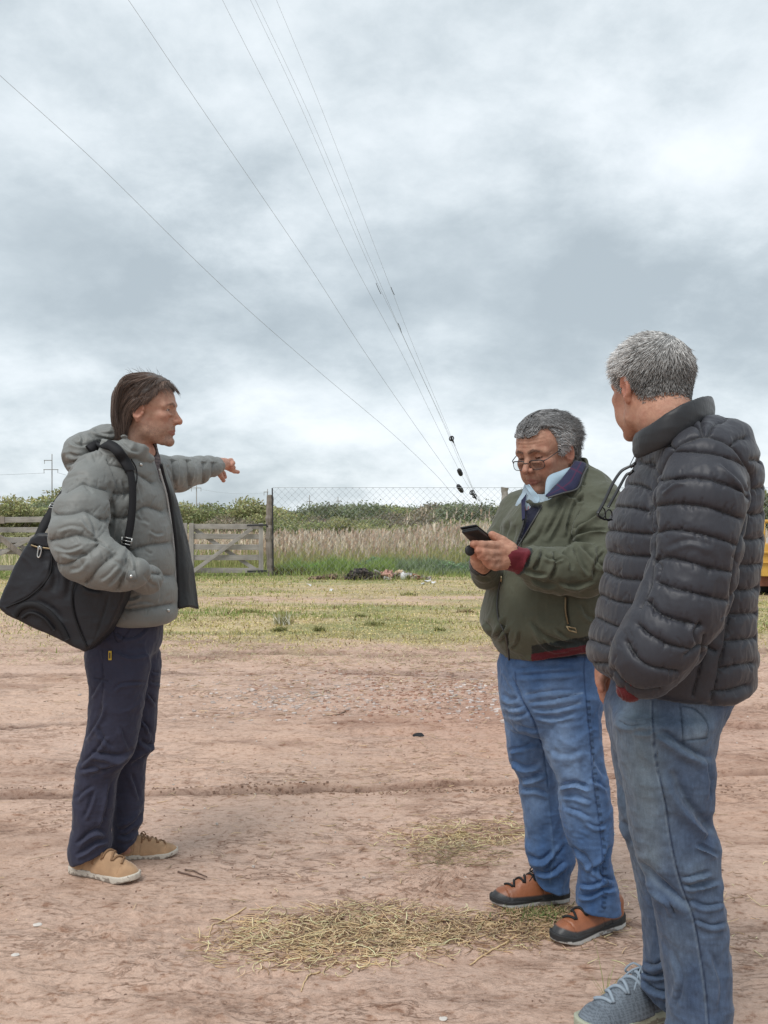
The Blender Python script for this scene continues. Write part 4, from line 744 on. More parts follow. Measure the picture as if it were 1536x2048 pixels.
# ---- the yellow machine at the right edge
def machine():
    d = 17.0; root = empty('road_machine', ((1600-768)/F*d, d, 0), 'yellow rusty road machine partly hidden behind the black jacket', 'road machine'); z = lambda y: W(0, y, d)[2]; X = lambda x: (x-768)/F*d
    x0, x1 = X(1490), X(1800)
    def bx(name, a0, a1, y0, y1, dd, t, m, bev=0.01): mb = MB(); mb.box(((a0+a1)/2, d+dd, (z(y0)+z(y1))/2), (a1-a0, t, z(y0)-z(y1))); return mb.build(name, M[m], root, bevel=bev)
    bx('side_panel', x0, x1, 1086, 1148, 0, 1.6, 'yellow'); bx('rim_rail', x0-0.03, x1, 1100, 1104.5, -0.82, 0.05, 'yellow'); bx('lower_rail', x0-0.03, x1, 1120, 1123, -0.82, 0.04, 'yellow'); bx('rusty_frame', x0, x1, 1149, 1168, 0.05, 1.4, 'rust'); bx('undercarriage', x0+0.1, x1-0.2, 1168, 1182, 0.3, 1.0, 'iron')
    for px in (1496, 1528, 1562, 1600, 1660): 
        mb = MB(); mb.tube([(X(px), d-0.7, z(1086)), (X(px), d-0.7, z(1042))], 0.028, 8); mb.build('rail_post', M['yellow'], root, smooth=True)
    mb = MB(); mb.tube([(X(1490), d-0.7, z(1043)), (X(1700), d-0.7, z(1043))], 0.032, 8); mb.build('hand_rail', M['yellow'], root, smooth=True)
    mb = MB(); mb.box((X(1525), d-0.5, z(1080)), (0.16, 0.3, 0.10)); mb.tube([(X(1532), d-0.55, z(1086)), (X(1532), d-0.55, z(1066))], [0.03, 0.015], 8); mb.build('lamp_housing', M['white_plastic'], root)
    for px in (1556, 1700):
        mb = MB(); R = 0.42; prof = [(0.20, -0.16), (0.36, -0.17), (0.42, -0.13), (0.42, 0.13), (0.36, 0.17), (0.20, 0.16)]; c = (X(px), d-0.55, R); mb.lathe(prof, c, 28, R=np.array([[1, 0, 0], [0, 0, 1], [0, 1, 0]])); w = mb.build('wheel', M['rubber_black'], root, smooth=True); mb = MB(); mb.lathe([(0.001, -0.10), (0.20, -0.12), (0.22, -0.16), (0.22, 0.1)], c, 20, R=np.array([[1, 0, 0], [0, 0, 1], [0, 1, 0]])); h = mb.build('rim', M['yellow'], root, smooth=True); h.parent = w
    bx('cab', X(1700), X(1790), 960, 1086, 0.1, 1.4, 'yellow')
M['yellow'] = plain('yellow_paint', (0.62, 0.36, 0.075), 0.5, 0.4, var=0.22, scale=6); M['rust'] = plain('rust', (0.23, 0.10, 0.07), 0.9, 0.2, var=0.4, scale=9, bump=0.004); M['rubber_black'] = plain('rubber_black', (0.03, 0.03, 0.03), 0.8)
machine()
# ---------------------------------------------------------------- heads
def rot(yaw, pitch, roll=0.0):
    """head frame -> world: local X forward, Y left, Z up. yaw from +X counter-clockwise, pitch downwards"""
    return np.array((Matrix.Rotation(yaw, 3, 'Z')@Matrix.Rotation(pitch, 3, 'Y')@Matrix.Rotation(roll, 3, 'X')), float)
def mir(f, P, *a):                                   # the same shape on both sides
    Q = P.copy(); Q[:, 1] = np.abs(Q[:, 1]); return f(Q, *a)
def ear_field(P):
    """right at +y (mirrored by the caller); concha hollow, rim and lobe"""
    R = np.array(Matrix.Rotation(math.radians(-13), 3, 'Z')@Matrix.Rotation(math.radians(10), 3, 'Y'), float)
    q = (P-np.array([-0.010, 0.0745, -0.010], np.float32))@R.astype(np.float32)
    d = s_ell(q, (0, 0.003, 0), (0.0195, 0.0075, 0.031))
    t = np.hypot(q[:, 0]/0.019, (q[:, 2]-0.002)/0.030); rim = np.sqrt(((t-0.88)*0.021)**2+(q[:, 1]-0.008)**2)-0.0042
    rim = np.where((q[:, 0] > 0.008) & (q[:, 2] < 0.006), rim+0.004, rim); d = smin(d, rim, 0.004)
    d = smin(d, s_ell(q, (0.003, 0.003, -0.030), (0.009, 0.0055, 0.010)), 0.005)
    d = smax(d, -s_ell(q, (0.003, 0.012, -0.001), (0.0105, 0.008, 0.018)), 0.003)
    d = smin(d, s_sph(q, (0.015, 0.005, -0.006), 0.005), 0.004)
    return d
def head_field(P, h):
    """one head in its own frame (eyes at z = 0); h: shape settings"""
    f = h.get('fat', 0.0); A = np.abs(P[:, 1])
    Q = P.copy(); Q[:, 1] = A
    d = s_ell(P, (-0.010, 0, 0.034), (0.098, 0.076+f*0.3, 0.084))
    d = smin(d, s_ell(P, (0.030, 0, 0.030), (0.064, 0.062, 0.062)), 0.03)
    d = smin(d, s_ell(P, (0.024, 0, -0.036), (0.064, 0.058+f*0.5, 0.076)), 0.022)
    d = smin(d, s_chain(Q, [(-0.006, 0.052+f*0.7, -0.045, 0.020), (0.008, 0.050+f*0.8, -0.078, 0.016+f*0.3), (0.050, 0.026+f*0.5, -0.104, 0.014+f*0.2), (0.080, 0.006, -0.110+h.get('chin', 0), 0.013)], 0.01), 0.022)
    d = smin(d, s_ell(P, (0.078+h.get('chinx', 0), 0, -0.102+h.get('chin', 0)), (0.018, 0.020, 0.016)), 0.016)
    d = smin(d, s_ell(Q, (0.062, 0.043+f*0.3, -0.024), (0.022, 0.020, 0.018)), 0.018)          # cheekbones
    d = smin(d, s_ell(Q, (0.056, 0.040+f, -0.062), (0.022+f*0.3, 0.016+f*0.4, 0.030)), 0.02)                 # cheeks
    d = smin(d, s_ell(P, (0.074, 0, -0.062), (0.026, 0.030, 0.030)), 0.014)                    # mouth bulge
    d = smin(d, s_chain(Q, [(0.091, 0.004, 0.016, 0.010), (0.088, 0.026, 0.021, 0.0105), (0.070, 0.050, 0.012, 0.011)], 0.006), 0.012)   # brow ridge
    d = smax(d, -s_ell(Q, (0.105, 0.032, -0.001), (0.019, 0.018, 0.0135)), 0.012)               # eye sockets
    ns = h.get('nose', 1.0)
    nb = s_chain(P, [(0.090, 0, 0.012, 0.0085), (0.099, 0, -0.010, 0.0085), (0.090+0.024*ns, 0, -0.036, 0.0100)], 0.006)
    nb = smin(nb, s_ell(Q, (0.097+0.004*ns, 0.0125+f*0.1, -0.040), (0.012, 0.0075, 0.0085)), 0.006)
    nb = smin(nb, s_ell(P, (0.094+0.018*ns, 0, -0.043), (0.010, 0.006, 0.006)), 0.005)
    nb = smin(nb, s_ell(P, (0.082, 0, -0.024), (0.022, 0.0125, 0.028)), 0.008)
    d = smin(d, nb, 0.010)
    d = smax(d, -s_ell(Q, (0.103+0.006*ns, 0.0062, -0.0500), (0.006, 0.0032, 0.005)), 0.002)  # nostrils
    d = smin(d, s_chain(Q, [(0.0965, 0, -0.0705, 0.0052), (0.092, 0.013, -0.0715, 0.0045), (0.082, 0.024, -0.0745, 0.003)], 0.002), 0.004)
    d = smin(d, s_chain(Q, [(0.0945, 0, -0.0815, 0.0062), (0.090, 0.012, -0.0805, 0.0052), (0.082, 0.023, -0.0755, 0.003)], 0.002), 0.004)
    d = smax(d, -s_chain(Q, [(0.103, 0, -0.0758, 0.0016), (0.096, 0.014, -0.0762, 0.0015), (0.087, 0.026, -0.0765, 0.0010)]), 0.0022)
    d = smax(d, -s_ell(P, (0.106, 0, -0.094), (0.012, 0.020, 0.006)), 0.008)                  # under the lower lip
    # eyeball and lids
    eb = s_sph(Q, (0.0735, 0.0315, -0.001), 0.0128)
    lid = np.abs(s_sph(Q, (0.0735, 0.0315, -0.001), 0.0138))-0.0014
    op = h.get('eye_open', 0.0036); zz = Q[:, 2]+0.001+(Q[:, 0]-0.0735)*h.get('look', 0.0)
    lid = smax(lid, -(np.abs(zz)-op*np.sqrt(np.clip(1-((Q[:, 1]-0.0315)/0.0145)**2, 0.02, 1))), 0.001)
    d = smin(d, lid, 0.0025); d = np.minimum(d, eb)
    d = smin(d, s_chain(Q, [(0.092, 0.018, -0.0165, 0.004), (0.088, 0.034, -0.0175, 0.005), (0.078, 0.046, -0.012, 0.004)], 0.003), 0.006)   # bags under the eyes
    if h.get('fold', 1): d = d+0.0022*h['fold']*np.exp(-(s_chain(Q, [(0.098, 0.020, -0.040, 0), (0.090, 0.031, -0.062, 0), (0.080, 0.034, -0.080, 0)])/0.0035)**2)   # nose-to-mouth crease
    d = smin(d, ear_field(Q), 0.005)
    if 'neck' in h: d = smin(d, s_chain(P, h['neck'], 0.03), 0.025)
    return d.astype(np.float32)
def skin_colors(Vl, h, seed=0):
    """true skin colours: lips, ruddy nose, ears and cheeks, stubble, brows, eyes"""
    P = Vl.astype(np.float32); Q = P.copy(); Q[:, 1] = np.abs(Q[:, 1])
    base = np.array(h['tone']); C = np.tile(base, (len(P), 1))
    def blend(m, c): C[:] = C*(1-m[:, None])+np.array(c)*m[:, None]
    g = lambda c, r: np.exp(-(((Q-np.array(c, np.float32))/np.array(r, np.float32))**2).sum(1))
    red = h.get('red', (base[0]*1.0, base[1]*0.62, base[2]*0.58))
    blend(0.75*np.clip(g((0.112, 0, -0.04), (0.018, 0.016, 0.018))+g((0.075, 0.045, -0.028), (0.03, 0.02, 0.022))*0.7+g((-0.008, 0.085, -0.01), (0.03, 0.012, 0.04))*0.9, 0, 1), red)
    blend(0.25*np.clip(fbm(P*60, 3, seed)*1.5, 0, 1), red)
    st = h.get('stubble', 0)
    if st:
        m = np.clip(g((0.085, 0, -0.095), (0.035, 0.04, 0.030))+g((0.098, 0, -0.062), (0.015, 0.028, 0.009))+0.7*g((0.03, 0.06, -0.08), (0.06, 0.03, 0.03))+0.5*g((0.06, 0.0, -0.125), (0.05, 0.05, 0.02)), 0, 1)
        sp = 0.55+0.45*np.clip(noise3(P*900, seed+5)*1.6, -1, 1); blend(st*m*sp, h.get('stubble_col', (0.13, 0.10, 0.08)))
    lip = np.exp(-((s_chain(Q, [(0.100, 0, -0.071, 0.004), (0.094, 0.012, -0.072, 0.003), (0.083, 0.025, -0.0755, 0.001)]))/0.0022).clip(0, 9)**2)
    lip = np.maximum(lip, np.exp(-((s_chain(Q, [(0.099, 0, -0.082, 0.005), (0.092, 0.012, -0.081, 0.004), (0.083, 0.024, -0.0765, 0.001)]))/0.0022).clip(0, 9)**2))
    blend(0.7*lip, h.get('lip', (0.33, 0.12, 0.10)))
    br = s_chain(Q, [(0.099, 0.012, 0.0165, 0.0035), (0.097, 0.028, 0.0225, 0.0035), (0.082, 0.048, 0.0150, 0.0015)])
    nb = noise3(P*np.array([400, 400, 900], np.float32), seed+9)
    blend(np.exp(-(br/0.0022).clip(0, 9)**2)*np.clip(0.75+0.5*nb, 0, 1)*h.get('brow', 0.9), h['brow_col'])
    e = s_sph(Q, (0.0735, 0.0315, -0.001), 0.0128); on = (np.abs(e) < 0.0006) & (Q[:, 0] > 0.08)
    C[on] = (0.55, 0.50, 0.47)
    ir = np.hypot(Q[:, 1]-0.0315-h.get('gaze', 0), Q[:, 2]+0.001+0.003*(h.get('look', 0) != 0)) < 0.0062; C[on & ir] = h.get('iris', (0.04, 0.025, 0.015))
    lash = (np.abs(e-0.0018) < 0.0016) & (np.abs(np.abs(Q[:, 2]+0.001+(Q[:, 0]-0.0735)*h.get('look', 0.0))-h.get('eye_open', 0.0036)) < 0.0013) & (Q[:, 0] > 0.078)
    C[lash] = C[lash]*0.35
    return np.clip(C, 0.005, 1)
def make_head(h, c, R, h_=0.0022, lo=(-0.125, -0.112, -0.20), hi=(0.135, 0.112, 0.125), seed=0):
    """-> world vertices, quads, colours"""
    V, Q = nets(lambda P: head_field(P, h), lo, hi, h_)
    V = relax(V, Q, 1, 0.35)
    C = skin_colors(V, h, seed); N = vnormals(V, Q)
    wr = h.get('wrinkle', 0.0)
    if wr:
        m = np.exp(-((V-np.array([0.085, 0, 0.055]))/np.array([0.03, 0.05, 0.022])**1)**2).prod(1)
        V = V+N*(wr*m*np.sin(V[:, 2]*2*np.pi/0.011+np.sin(V[:, 1]*60)*0.6))[:, None]
        fx = V[:, 0]-0.055; a = np.abs(V[:, 1])
        m2 = np.exp(-((V[:, 0]-0.062)/0.016)**2-((a-0.062)/0.02)**2-((V[:, 2])/0.016)**2); ang = np.arctan2(V[:, 2], 0.09-V[:, 0])
        V = V+N*(wr*0.8*m2*np.sin(ang*22))[:, None]
    return V@(R.T*h.get('scale', 1.0))+np.array(c), Q, C
def strands(pos, nrm, length, comb, hull, K=9, lift=0.35, stiff=0.75, width=0.0011, jitter=0.25, seed=0, off=0.004, clump=0, wave=0.0, wl=0.03, wblend=0.0):
    """grow hair (local frame). comb(P)-> wished direction, hull(P)-> distance to the scalp"""
    r = np.random.default_rng(seed); n = len(pos); D = nrm*lift+comb(pos)*(1-lift)+r.normal(0, jitter, (n, 3))
    D /= np.linalg.norm(D, axis=1)[:, None]; P = pos.copy(); pts = [P.copy()]; ph = r.uniform(0, 6.28, n)
    cl = noise3((pos*45).astype(np.float32), seed+3)
    if clump: ph = cl*5
    jit = r.normal(0, jitter*0.4, (n, 3)); L = length[:, None]/(K-1)
    for k in range(1, K):
        Dn = comb(P)+jit; D = D*stiff+Dn*(1-stiff); D /= np.linalg.norm(D, axis=1)[:, None]+1e-9
        P = P+D*L; e = 0.003
        d0 = hull(P.astype(np.float32)); g = np.stack([hull((P+np.eye(3)[i]*e).astype(np.float32))-d0 for i in range(3)], 1)/e
        g /= np.linalg.norm(g, axis=1)[:, None]+1e-9
        need = off*min(1, k/2.5)*(1+0.4*cl)-d0; P = P+g*np.clip(need, 0, 0.02)[:, None]
        q = P
        if wave: 
            sd = np.cross(D, g); q = P+(sd*np.sin(ph+k*length/(K-1)/wl*6.28)[:, None]+g*0.5*np.cos(ph+k*length/(K-1)/wl*6.28)[:, None])*(wave*min(1, k/3))
        pts.append(q.copy())
    S = np.stack(pts, 1)                                        # n,K,3
    T = np.gradient(S, axis=1); T /= np.linalg.norm(T, axis=2)[..., None]+1e-9
    ref = r.normal(0, 1, (n, 1, 3)); A = np.cross(T, ref); A /= np.linalg.norm(A, axis=2)[..., None]+1e-9; B = np.cross(T, A)
    w = width*np.interp(np.arange(K)/(K-1), [0, 0.6, 1], [1, 0.9, 0.15])[None, :, None]*r.uniform(0.7, 1.3, (n, 1, 1))
    V = np.stack([S+w*(math.cos(a)*A+math.sin(a)*B) for a in (0, 2.094, 4.189)], 2)   # n,K,3,3
    idx = np.arange(n*K*3).reshape(n, K, 3); q = []
    for j in range(3):
        k2 = (j+1) % 3; q.append(np.stack([idx[:, :-1, j], idx[:, 1:, j], idx[:, 1:, k2], idx[:, :-1, k2]], -1).reshape(-1, 4))
    return V.reshape(-1, 3), np.concatenate(q), n, K
def scalp_points(n, h, region, seed=0):
    """random roots on the skull where region(P) is true"""
    r = np.random.default_rng(seed); d = r.normal(0, 1, (n*4, 3)); d[:, 2] = d[:, 2]*0.9+0.2; d /= np.linalg.norm(d, axis=1)[:, None]
    P = d*0.14+np.array([-0.008, 0, 0.025]); hh = dict(h); hh.pop('neck', None)
    for _ in range(14):
        f = skull(P.astype(np.float32), hh); P = P-d*f[:, None]*0.9
    P = P[region(P)][:n]; e = 0.002; f0 = skull(P.astype(np.float32), hh)
    g = np.stack([skull((P+np.eye(3)[i]*e).astype(np.float32), hh)-f0 for i in range(3)], 1); g /= np.linalg.norm(g, axis=1)[:, None]
    return P, g
def skull(P, h):
    f = h.get('fat', 0.0)
    d = s_ell(P, (-0.010, 0, 0.034), (0.098, 0.076+f*0.3, 0.084))
    d = smin(d, s_ell(P, (0.030, 0, 0.030), (0.064, 0.062, 0.062)), 0.03)
    d = smin(d, s_ell(P, (0.024, 0, -0.036), (0.064, 0.058+f*0.5, 0.076)), 0.022)
    return smin(d, s_cap(P, (-0.035, 0, -0.03), (-0.055, 0, -0.13), 0.058+f*0.3, 0.058+f*0.3), 0.03)
def hair_cap(h, region_d, off, hres=0.003, amp=0.0015, seed=0, lo=(-0.13, -0.11, -0.13), hi=(0.12, 0.11, 0.14)):
    """close-lying layer of hair under the strands; region_d < 0 inside the hairline"""
    def f(P):
        k = np.clip(-region_d(P)/0.022, 0.25, 1.0); t_ = off(P)*k; d = np.abs(skull(P, h)-t_/2)-t_/2
        d = smax(d, region_d(P), 0.006)
        return (d+amp*noise3(P*120, seed)).astype(np.float32)
    return nets(f, lo, hi, hres)
# ---------------------------------------------------------------- clothing tools
def wp(rows, k=4):
    """rows px,py,d,r -> world rows x,y,z,r"""
    return [tuple(W(a[0], a[1], a[2]))+tuple(a[3:]) for a in rows]
def surf(f, px, py, d0, d1, off=0.0, n=60):
    """world point where the ray through a photo pixel first meets field f between distances d0..d1"""
    t = np.linspace(d0, d1, n); P = np.array([W(px, py, a) for a in t], np.float32); v = f(P); i = np.argmax(v < 0)
    if v[i] >= 0: i = np.argmin(v); return W(px, py, t[i]-off)
    if i > 0: a = t[i-1]+(t[i]-t[i-1])*v[i-1]/(v[i-1]-v[i]+1e-9)
    else: a = t[0]
    return W(px, py, a-off)
def ribbon(f, path, width, thick=0.003, d0=2, d1=4, off=0.002, n=40, up=None):
    """flat strap lying on field f, path in photo pixels, width in metres"""
    S = spline(path, n); P = np.array([surf(f, x, y, d0, d1, off) for x, y in S])
    for _ in range(4): P[1:-1] = (P[:-2]+2*P[1:-1]+P[2:])/4
    T = np.gradient(P, axis=0); T /= np.linalg.norm(T, axis=1)[:, None]; e = 0.004
    f0 = f(P.astype(np.float32)); G = np.stack([f((P+np.eye(3)[i]*e).astype(np.float32))-f0 for i in range(3)], 1); G /= np.linalg.norm(G, axis=1)[:, None]+1e-9
    for _ in range(4): G[1:-1] = (G[:-2]+G[1:-1]+G[2:])
    G /= np.linalg.norm(G, axis=1)[:, None]; S_ = np.cross(T, G); S_ /= np.linalg.norm(S_, axis=1)[:, None]
    return strip(P, S_, G, width, thick)
def strip(P, S_, G, width, thick):
    m = len(P); w = np.broadcast_to(np.asarray(width, float), (m,))[:, None]/2
    prof = [(-1, 0), (-0.94, 1), (0.94, 1), (1, 0), (0.94, -1), (-0.94, -1)]
    V = np.stack([P+S_*w*a+G*thick*0.5*b for a, b in prof], 1).reshape(-1, 3); k = len(prof)
    i, j = np.meshgrid(np.arange(m-1), np.arange(k), indexing='ij'); j2 = (j+1) % k
    q = np.stack([i*k+j, i*k+j2, (i+1)*k+j2, (i+1)*k+j], -1).reshape(-1, 4)
    q = np.vstack([q, [[0, 1, 2, 3], [0, 3, 4, 5], [(m-1)*k+3, (m-1)*k+2, (m-1)*k+1, (m-1)*k], [(m-1)*k+5, (m-1)*k+4, (m-1)*k+3, (m-1)*k]]])
    return V, q
def path_strip(pts, width, thick, normal, n=30):
    P = spline(pts, n); T = np.gradient(P, axis=0); T /= np.linalg.norm(T, axis=1)[:, None]
    G = np.tile(np.array(normal, float), (n, 1)); S_ = np.cross(T, G); S_ /= np.linalg.norm(S_, axis=1)[:, None]
    return strip(P, S_, np.cross(S_, T), width, thick)
def join(parts):
    V = []; Q = []; C = []; n = 0
    for p in parts:
        V.append(p[0]); Q.append(p[1]+n); n += len(p[0]); C.append(p[2] if len(p) > 2 else np.ones((len(p[0]), 3)))
    return np.concatenate(V), np.concatenate(Q), np.concatenate(C)
def tint(C, V, N, pts, w, col, amt=1.0, mask=None):
    """dye a line or patch traced along pts (photo pixels) that lies on the camera side of the cloth"""
    d, sd, t = stroke_dist(proj(V), pts); m = np.exp(-(d/w)**2)*facing(V, N)*amt
    if mask is not None: m = m*mask
    C[:] = C*(1-m[:, None])+np.array(col)*m[:, None]
def crumple(V, N, amp, scale=(9, 9, 14), seed=0, ridge=True, oct=3, mask=1.0):
    q = V*np.array(scale)+0.35*np.stack([noise3((V*11).astype(np.float32)+i*9, seed+i) for i in range(3)], 1)
    n = fbm(q, oct, seed, 0.5, ridged=ridge); return V+N*((n*amp)*mask)[:, None]
def puff(V, N, seams, A, w, zper=None, part=None, back=0.06):
    """quilted baffles: cloth swells away from its seams. returns V, nearness of a seam 0..1"""
    p = proj(V); fc = facing(V, N); best = np.full(len(V), 99.0)
    for s in seams:
        d, sd, t = stroke_dist(p, s[0]); 
        ok = part == s[1] if part is not None and len(s) > 1 and s[1] is not None else np.ones(len(V), bool)
        best = np.where(ok & (d < best), d, best)
    zb = np.abs(((V[:, 2]+0.012*np.sin(V[:, 0]*20)+back*0.3) % back)-back/2); zb = (back/2-zb)/V[:, 1]*F
    m = sstep(0.05, 0.5, fc); dd = best*m+np.minimum(zb, 99)*(1-m)
    g = 1-np.exp(-dd/w)-0.22*np.exp(-(dd/2.2)**2); return V+N*(A*(g-0.5))[:, None], np.exp(-dd/(w*1.3)), dd
def poly_sdf(x, z, pts):
    P = np.array(pts, float); d = np.full(len(x), 1e9); s = np.ones(len(x)); n = len(P)
    for i in range(n):
        a, b = P[i], P[i-1]; ex, ez = b-a; wx, wz = x-a[0], z-a[1]; t = np.clip((wx*ex+wz*ez)/(ex*ex+ez*ez), 0, 1)
        d = np.minimum(d, (wx-ex*t)**2+(wz-ez*t)**2)
        c1 = z >= a[1]; c2 = z < b[1]; c3 = ex*wz > ez*wx; flip = (c1 & c2 & c3) | (~c1 & ~c2 & ~c3); s = np.where(flip, -s, s)
    return s*np.sqrt(d)
LACE = []
def shoe(parent, heel, toe, style, scale=1.0, z0=0.0):
    """heel, toe: ground points. local x forward along the sole"""
    heel = np.array(heel, float); toe = np.array(toe, float); d = toe-heel; L = np.linalg.norm(d[:2]); ang = math.atan2(d[1], d[0]); s = L/0.30
    R = np.array(Matrix.Rotation(ang, 3, 'Z'), float); tr = lambda V: (V*s)@R.T+np.array([heel[0], heel[1], z0])
    sid = style.get('side', 1)
    def outline(P, g=0.0):
        x = P[:, 0]; xs = np.array([0, .012, .04, .09, .14, .19, .23, .262, .285, .297, .30]); hw = np.array([0, .022, .033, .034, .034, .043, .048, .043, .031, .014, 0])
        w = np.interp(x, xs, hw); c = np.interp(x, [0, .1, .2, .3], [0, 0.0, 0.004, 0.010])*sid
        e = np.abs(P[:, 1]-c)-w; ends = np.maximum(-x, x-0.30); return smax(e*0.9, ends, 0.01)-g
    tp = style['tp']
    def sole(P): 
        zt = tp+0.010*sstep(0.24, 0.30, P[:, 0])+0.004*sstep(0.06, 0, P[:, 0]); zb = 0.016*sstep(0.22, 0.31, P[:, 0])
        if style.get('wave'): zt = zt+0.012*sstep(0.10, 0.0, P[:, 0])
        return smax(smax(outline(P, 0.003), P[:, 2]-zt, 0.004), zb-P[:, 2], 0.004).astype(np.float32)
    def upper(P):
        Q = P.copy(); Q[:, 1] = Q[:, 1]-np.interp(P[:, 0], [0, .1, .2, .3], [0, 0.0, 0.004, 0.010])*sid
        d = s_ell(Q, (0.222, 0, 0.018), (0.076, 0.047, 0.050)); d = smin(d, s_ell(Q, (0.155, 0, 0.020), (0.085, 0.041, 0.076)), 0.02)
        d = smin(d, s_ell(Q, (0.060, 0, 0.020), (0.060, 0.036, 0.075)), 0.02); d = smin(d, s_ell(Q, (0.060, 0, 0.078), (0.053, 0.034, 0.036)), 0.015)
        d = smin(d, s_chain(Q, [(0.150, 0, 0.075, 0.022), (0.110, 0, 0.092, 0.022)], 0.01), 0.012)          # tongue
        d = smax(d, tp-0.006-P[:, 2], 0.002); 
        r = np.abs(outline(P, -0.012)); d = d+0.0040*np.exp(-((P[:, 0]-0.248+0.25*np.abs(Q[:, 1]))/0.0018)**2)*(P[:, 2] > 0.03)
        d = d+0.0034*np.exp(-((P[:, 0]-0.075-0.15*P[:, 2])/0.0018)**2)
        d = d+0.0030*np.exp(-((P[:, 0]-0.11-0.10*P[:, 2])/0.0018)**2)*(P[:, 2] < 0.07)
        return d.astype(np.float32)
    V, Q = nets(upper, (-0.02, -0.07, -0.01), (0.32, 0.07, 0.13), 0.0032); V = relax(V, Q, 1, 0.3)
    N = vnormals(V, Q); V = V+N*(0.0012*fbm(V*45, 3, 3))[:, None]; C = np.tile(np.array(style['upper']), (len(V), 1))
    n = fbm((V*30).astype(np.float32), 3, 5)[:, None]; C = C*(1+0.22*n)
    if 'guard' in style:
        m = sstep(0.003, -0.003, V[:, 2]-style['guard']*(1+0.35*sstep(0.23, 0.29, V[:, 0])))[:, None]; C = C*(1-m)+np.array(style['guard_col'])*m
    if 'mesh' in style:
        k = (np.sin((V[:, 0]+V[:, 2])*700)*np.sin((V[:, 0]-V[:, 2])*700) > 0.1)[:, None]; C = C*np.where(k, 0.72, 1.08)
    u = mesh_np('shoe', tr(V), Q, style['umat'], parent, cols=C)
    V, Q = nets(sole, (-0.02, -0.08, -0.01), (0.33, 0.08, 0.06), 0.0032); C = np.tile(np.array(style['sole']), (len(V), 1)); 
    dirt = (fbm((V*np.array([40, 40, 90])).astype(np.float32), 4, 8)-V[:, 2]*14 > -0.12)[:, None]; C = np.where(dirt, C*0.35+np.array([0.10, 0.06, 0.045])*0.65, C)
    if 'sole2' in style: m = (V[:, 2] > style['sole2'][0]+0.006*sstep(0.22, 0.3, V[:, 0]))[:, None]; C = np.where(m, np.array(style['sole2'][1]), C)
    so = mesh_np('sole', tr(V), Q, M['rubber'], parent, cols=C); so.parent = u; 
    mb = MB(); z = lambda x: 0.030+0.0 
    for k in range(6):
        x = 0.232-k*0.020; w = 0.020+0.002*k; pts = []
        for t in np.linspace(-1, 1, 9):
            y = t*w; xx = x+0.008*t*(1 if k % 2 else -1); lo, hi = 0.03, 0.14
            for _ in range(18):
                mid = (lo+hi)/2
                if upper(np.array([[xx, y+0.006*sid, mid]], np.float32))[0] < 0: lo = mid
                else: hi = mid
            pts.append((xx, y+0.006*sid, hi+0.0035))
        mb.tube(pts, 0.0042, 6)
    for sg in (-1, 1):
        b = np.array([0.118, 0.006*sid, 0.118]); mb.tube(spline([b, b+(0.012, 0.016*sg, 0.004), b+(0.022, 0.030*sg, -0.016), b+(0.004, 0.022*sg, -0.022), b], 14), 0.0026, 5)
        mb.tube(spline([b, b+(0.02, 0.012*sg, -0.010), b+(0.045, 0.024*sg, -0.034)], 8), 0.0024, 5)
    mb.V = [tr(v) for v in mb.V]; lc = mb.build('laces', style['lace'], parent, smooth=True); lc.parent = u
    u.parent = parent; so.location = (0, 0, 0)
    return u
M['leather_suede'] = cloth('suede', 0.85, 0.2, 700, 0.0005, sheen=0.3); M['leather'] = cloth('leather', 0.45, 0.5, 500, 0.0004, var=0.2)
M['rubber'] = cloth('rubber', 0.7, 0.3, 400, 0.0004, var=0.15)
M['lace_black'] = plain('lace_black', (0.012, 0.012, 0.013), 0.8); M['lace_tan'] = plain('lace_tan', (0.26, 0.15, 0.08), 0.85); M['lace_grey'] = plain('lace_grey', (0.30, 0.36, 0.42), 0.85)
M['puffer'] = cloth('puffer', 0.55, 0.4, 1400, 0.0001, 0.0050, (42, 42, 24), sheen=0.1, var=0.06, seam=True)
M['puffer_dark'] = cloth('puffer_dark', 0.52, 0.45, 1400, 0.0001, 0.0026, (75, 75, 20), sheen=0.15, var=0.08, seam=True)
M['twill'] = cloth('twill', 0.85, 0.2, 1100, 0.0003, 0.0016, (30, 30, 22), sheen=0.15, var=0.12)
M['denim'] = cloth('denim', 0.85, 0.2, 900, 0.0005, 0.0016, (26, 26, 30), sheen=0.15, var=0.30, vscale=40)
M['canvas'] = cloth('canvas', 0.8, 0.25, 1200, 0.0003, 0.0018, (24, 24, 18), sheen=0.2, var=0.10)
M['nylon'] = cloth('nylon', 0.5, 0.4, 1300, 0.0004, 0.001, (20, 20, 20), var=0.15)
M['shirt'] = cloth('shirt', 0.8, 0.2, 1000, 0.0003, 0.0012, (40, 40, 20)); M['knit'] = cloth('knit', 0.95, 0.1, 500, 0.0012, sheen=0.3, var=0.25)

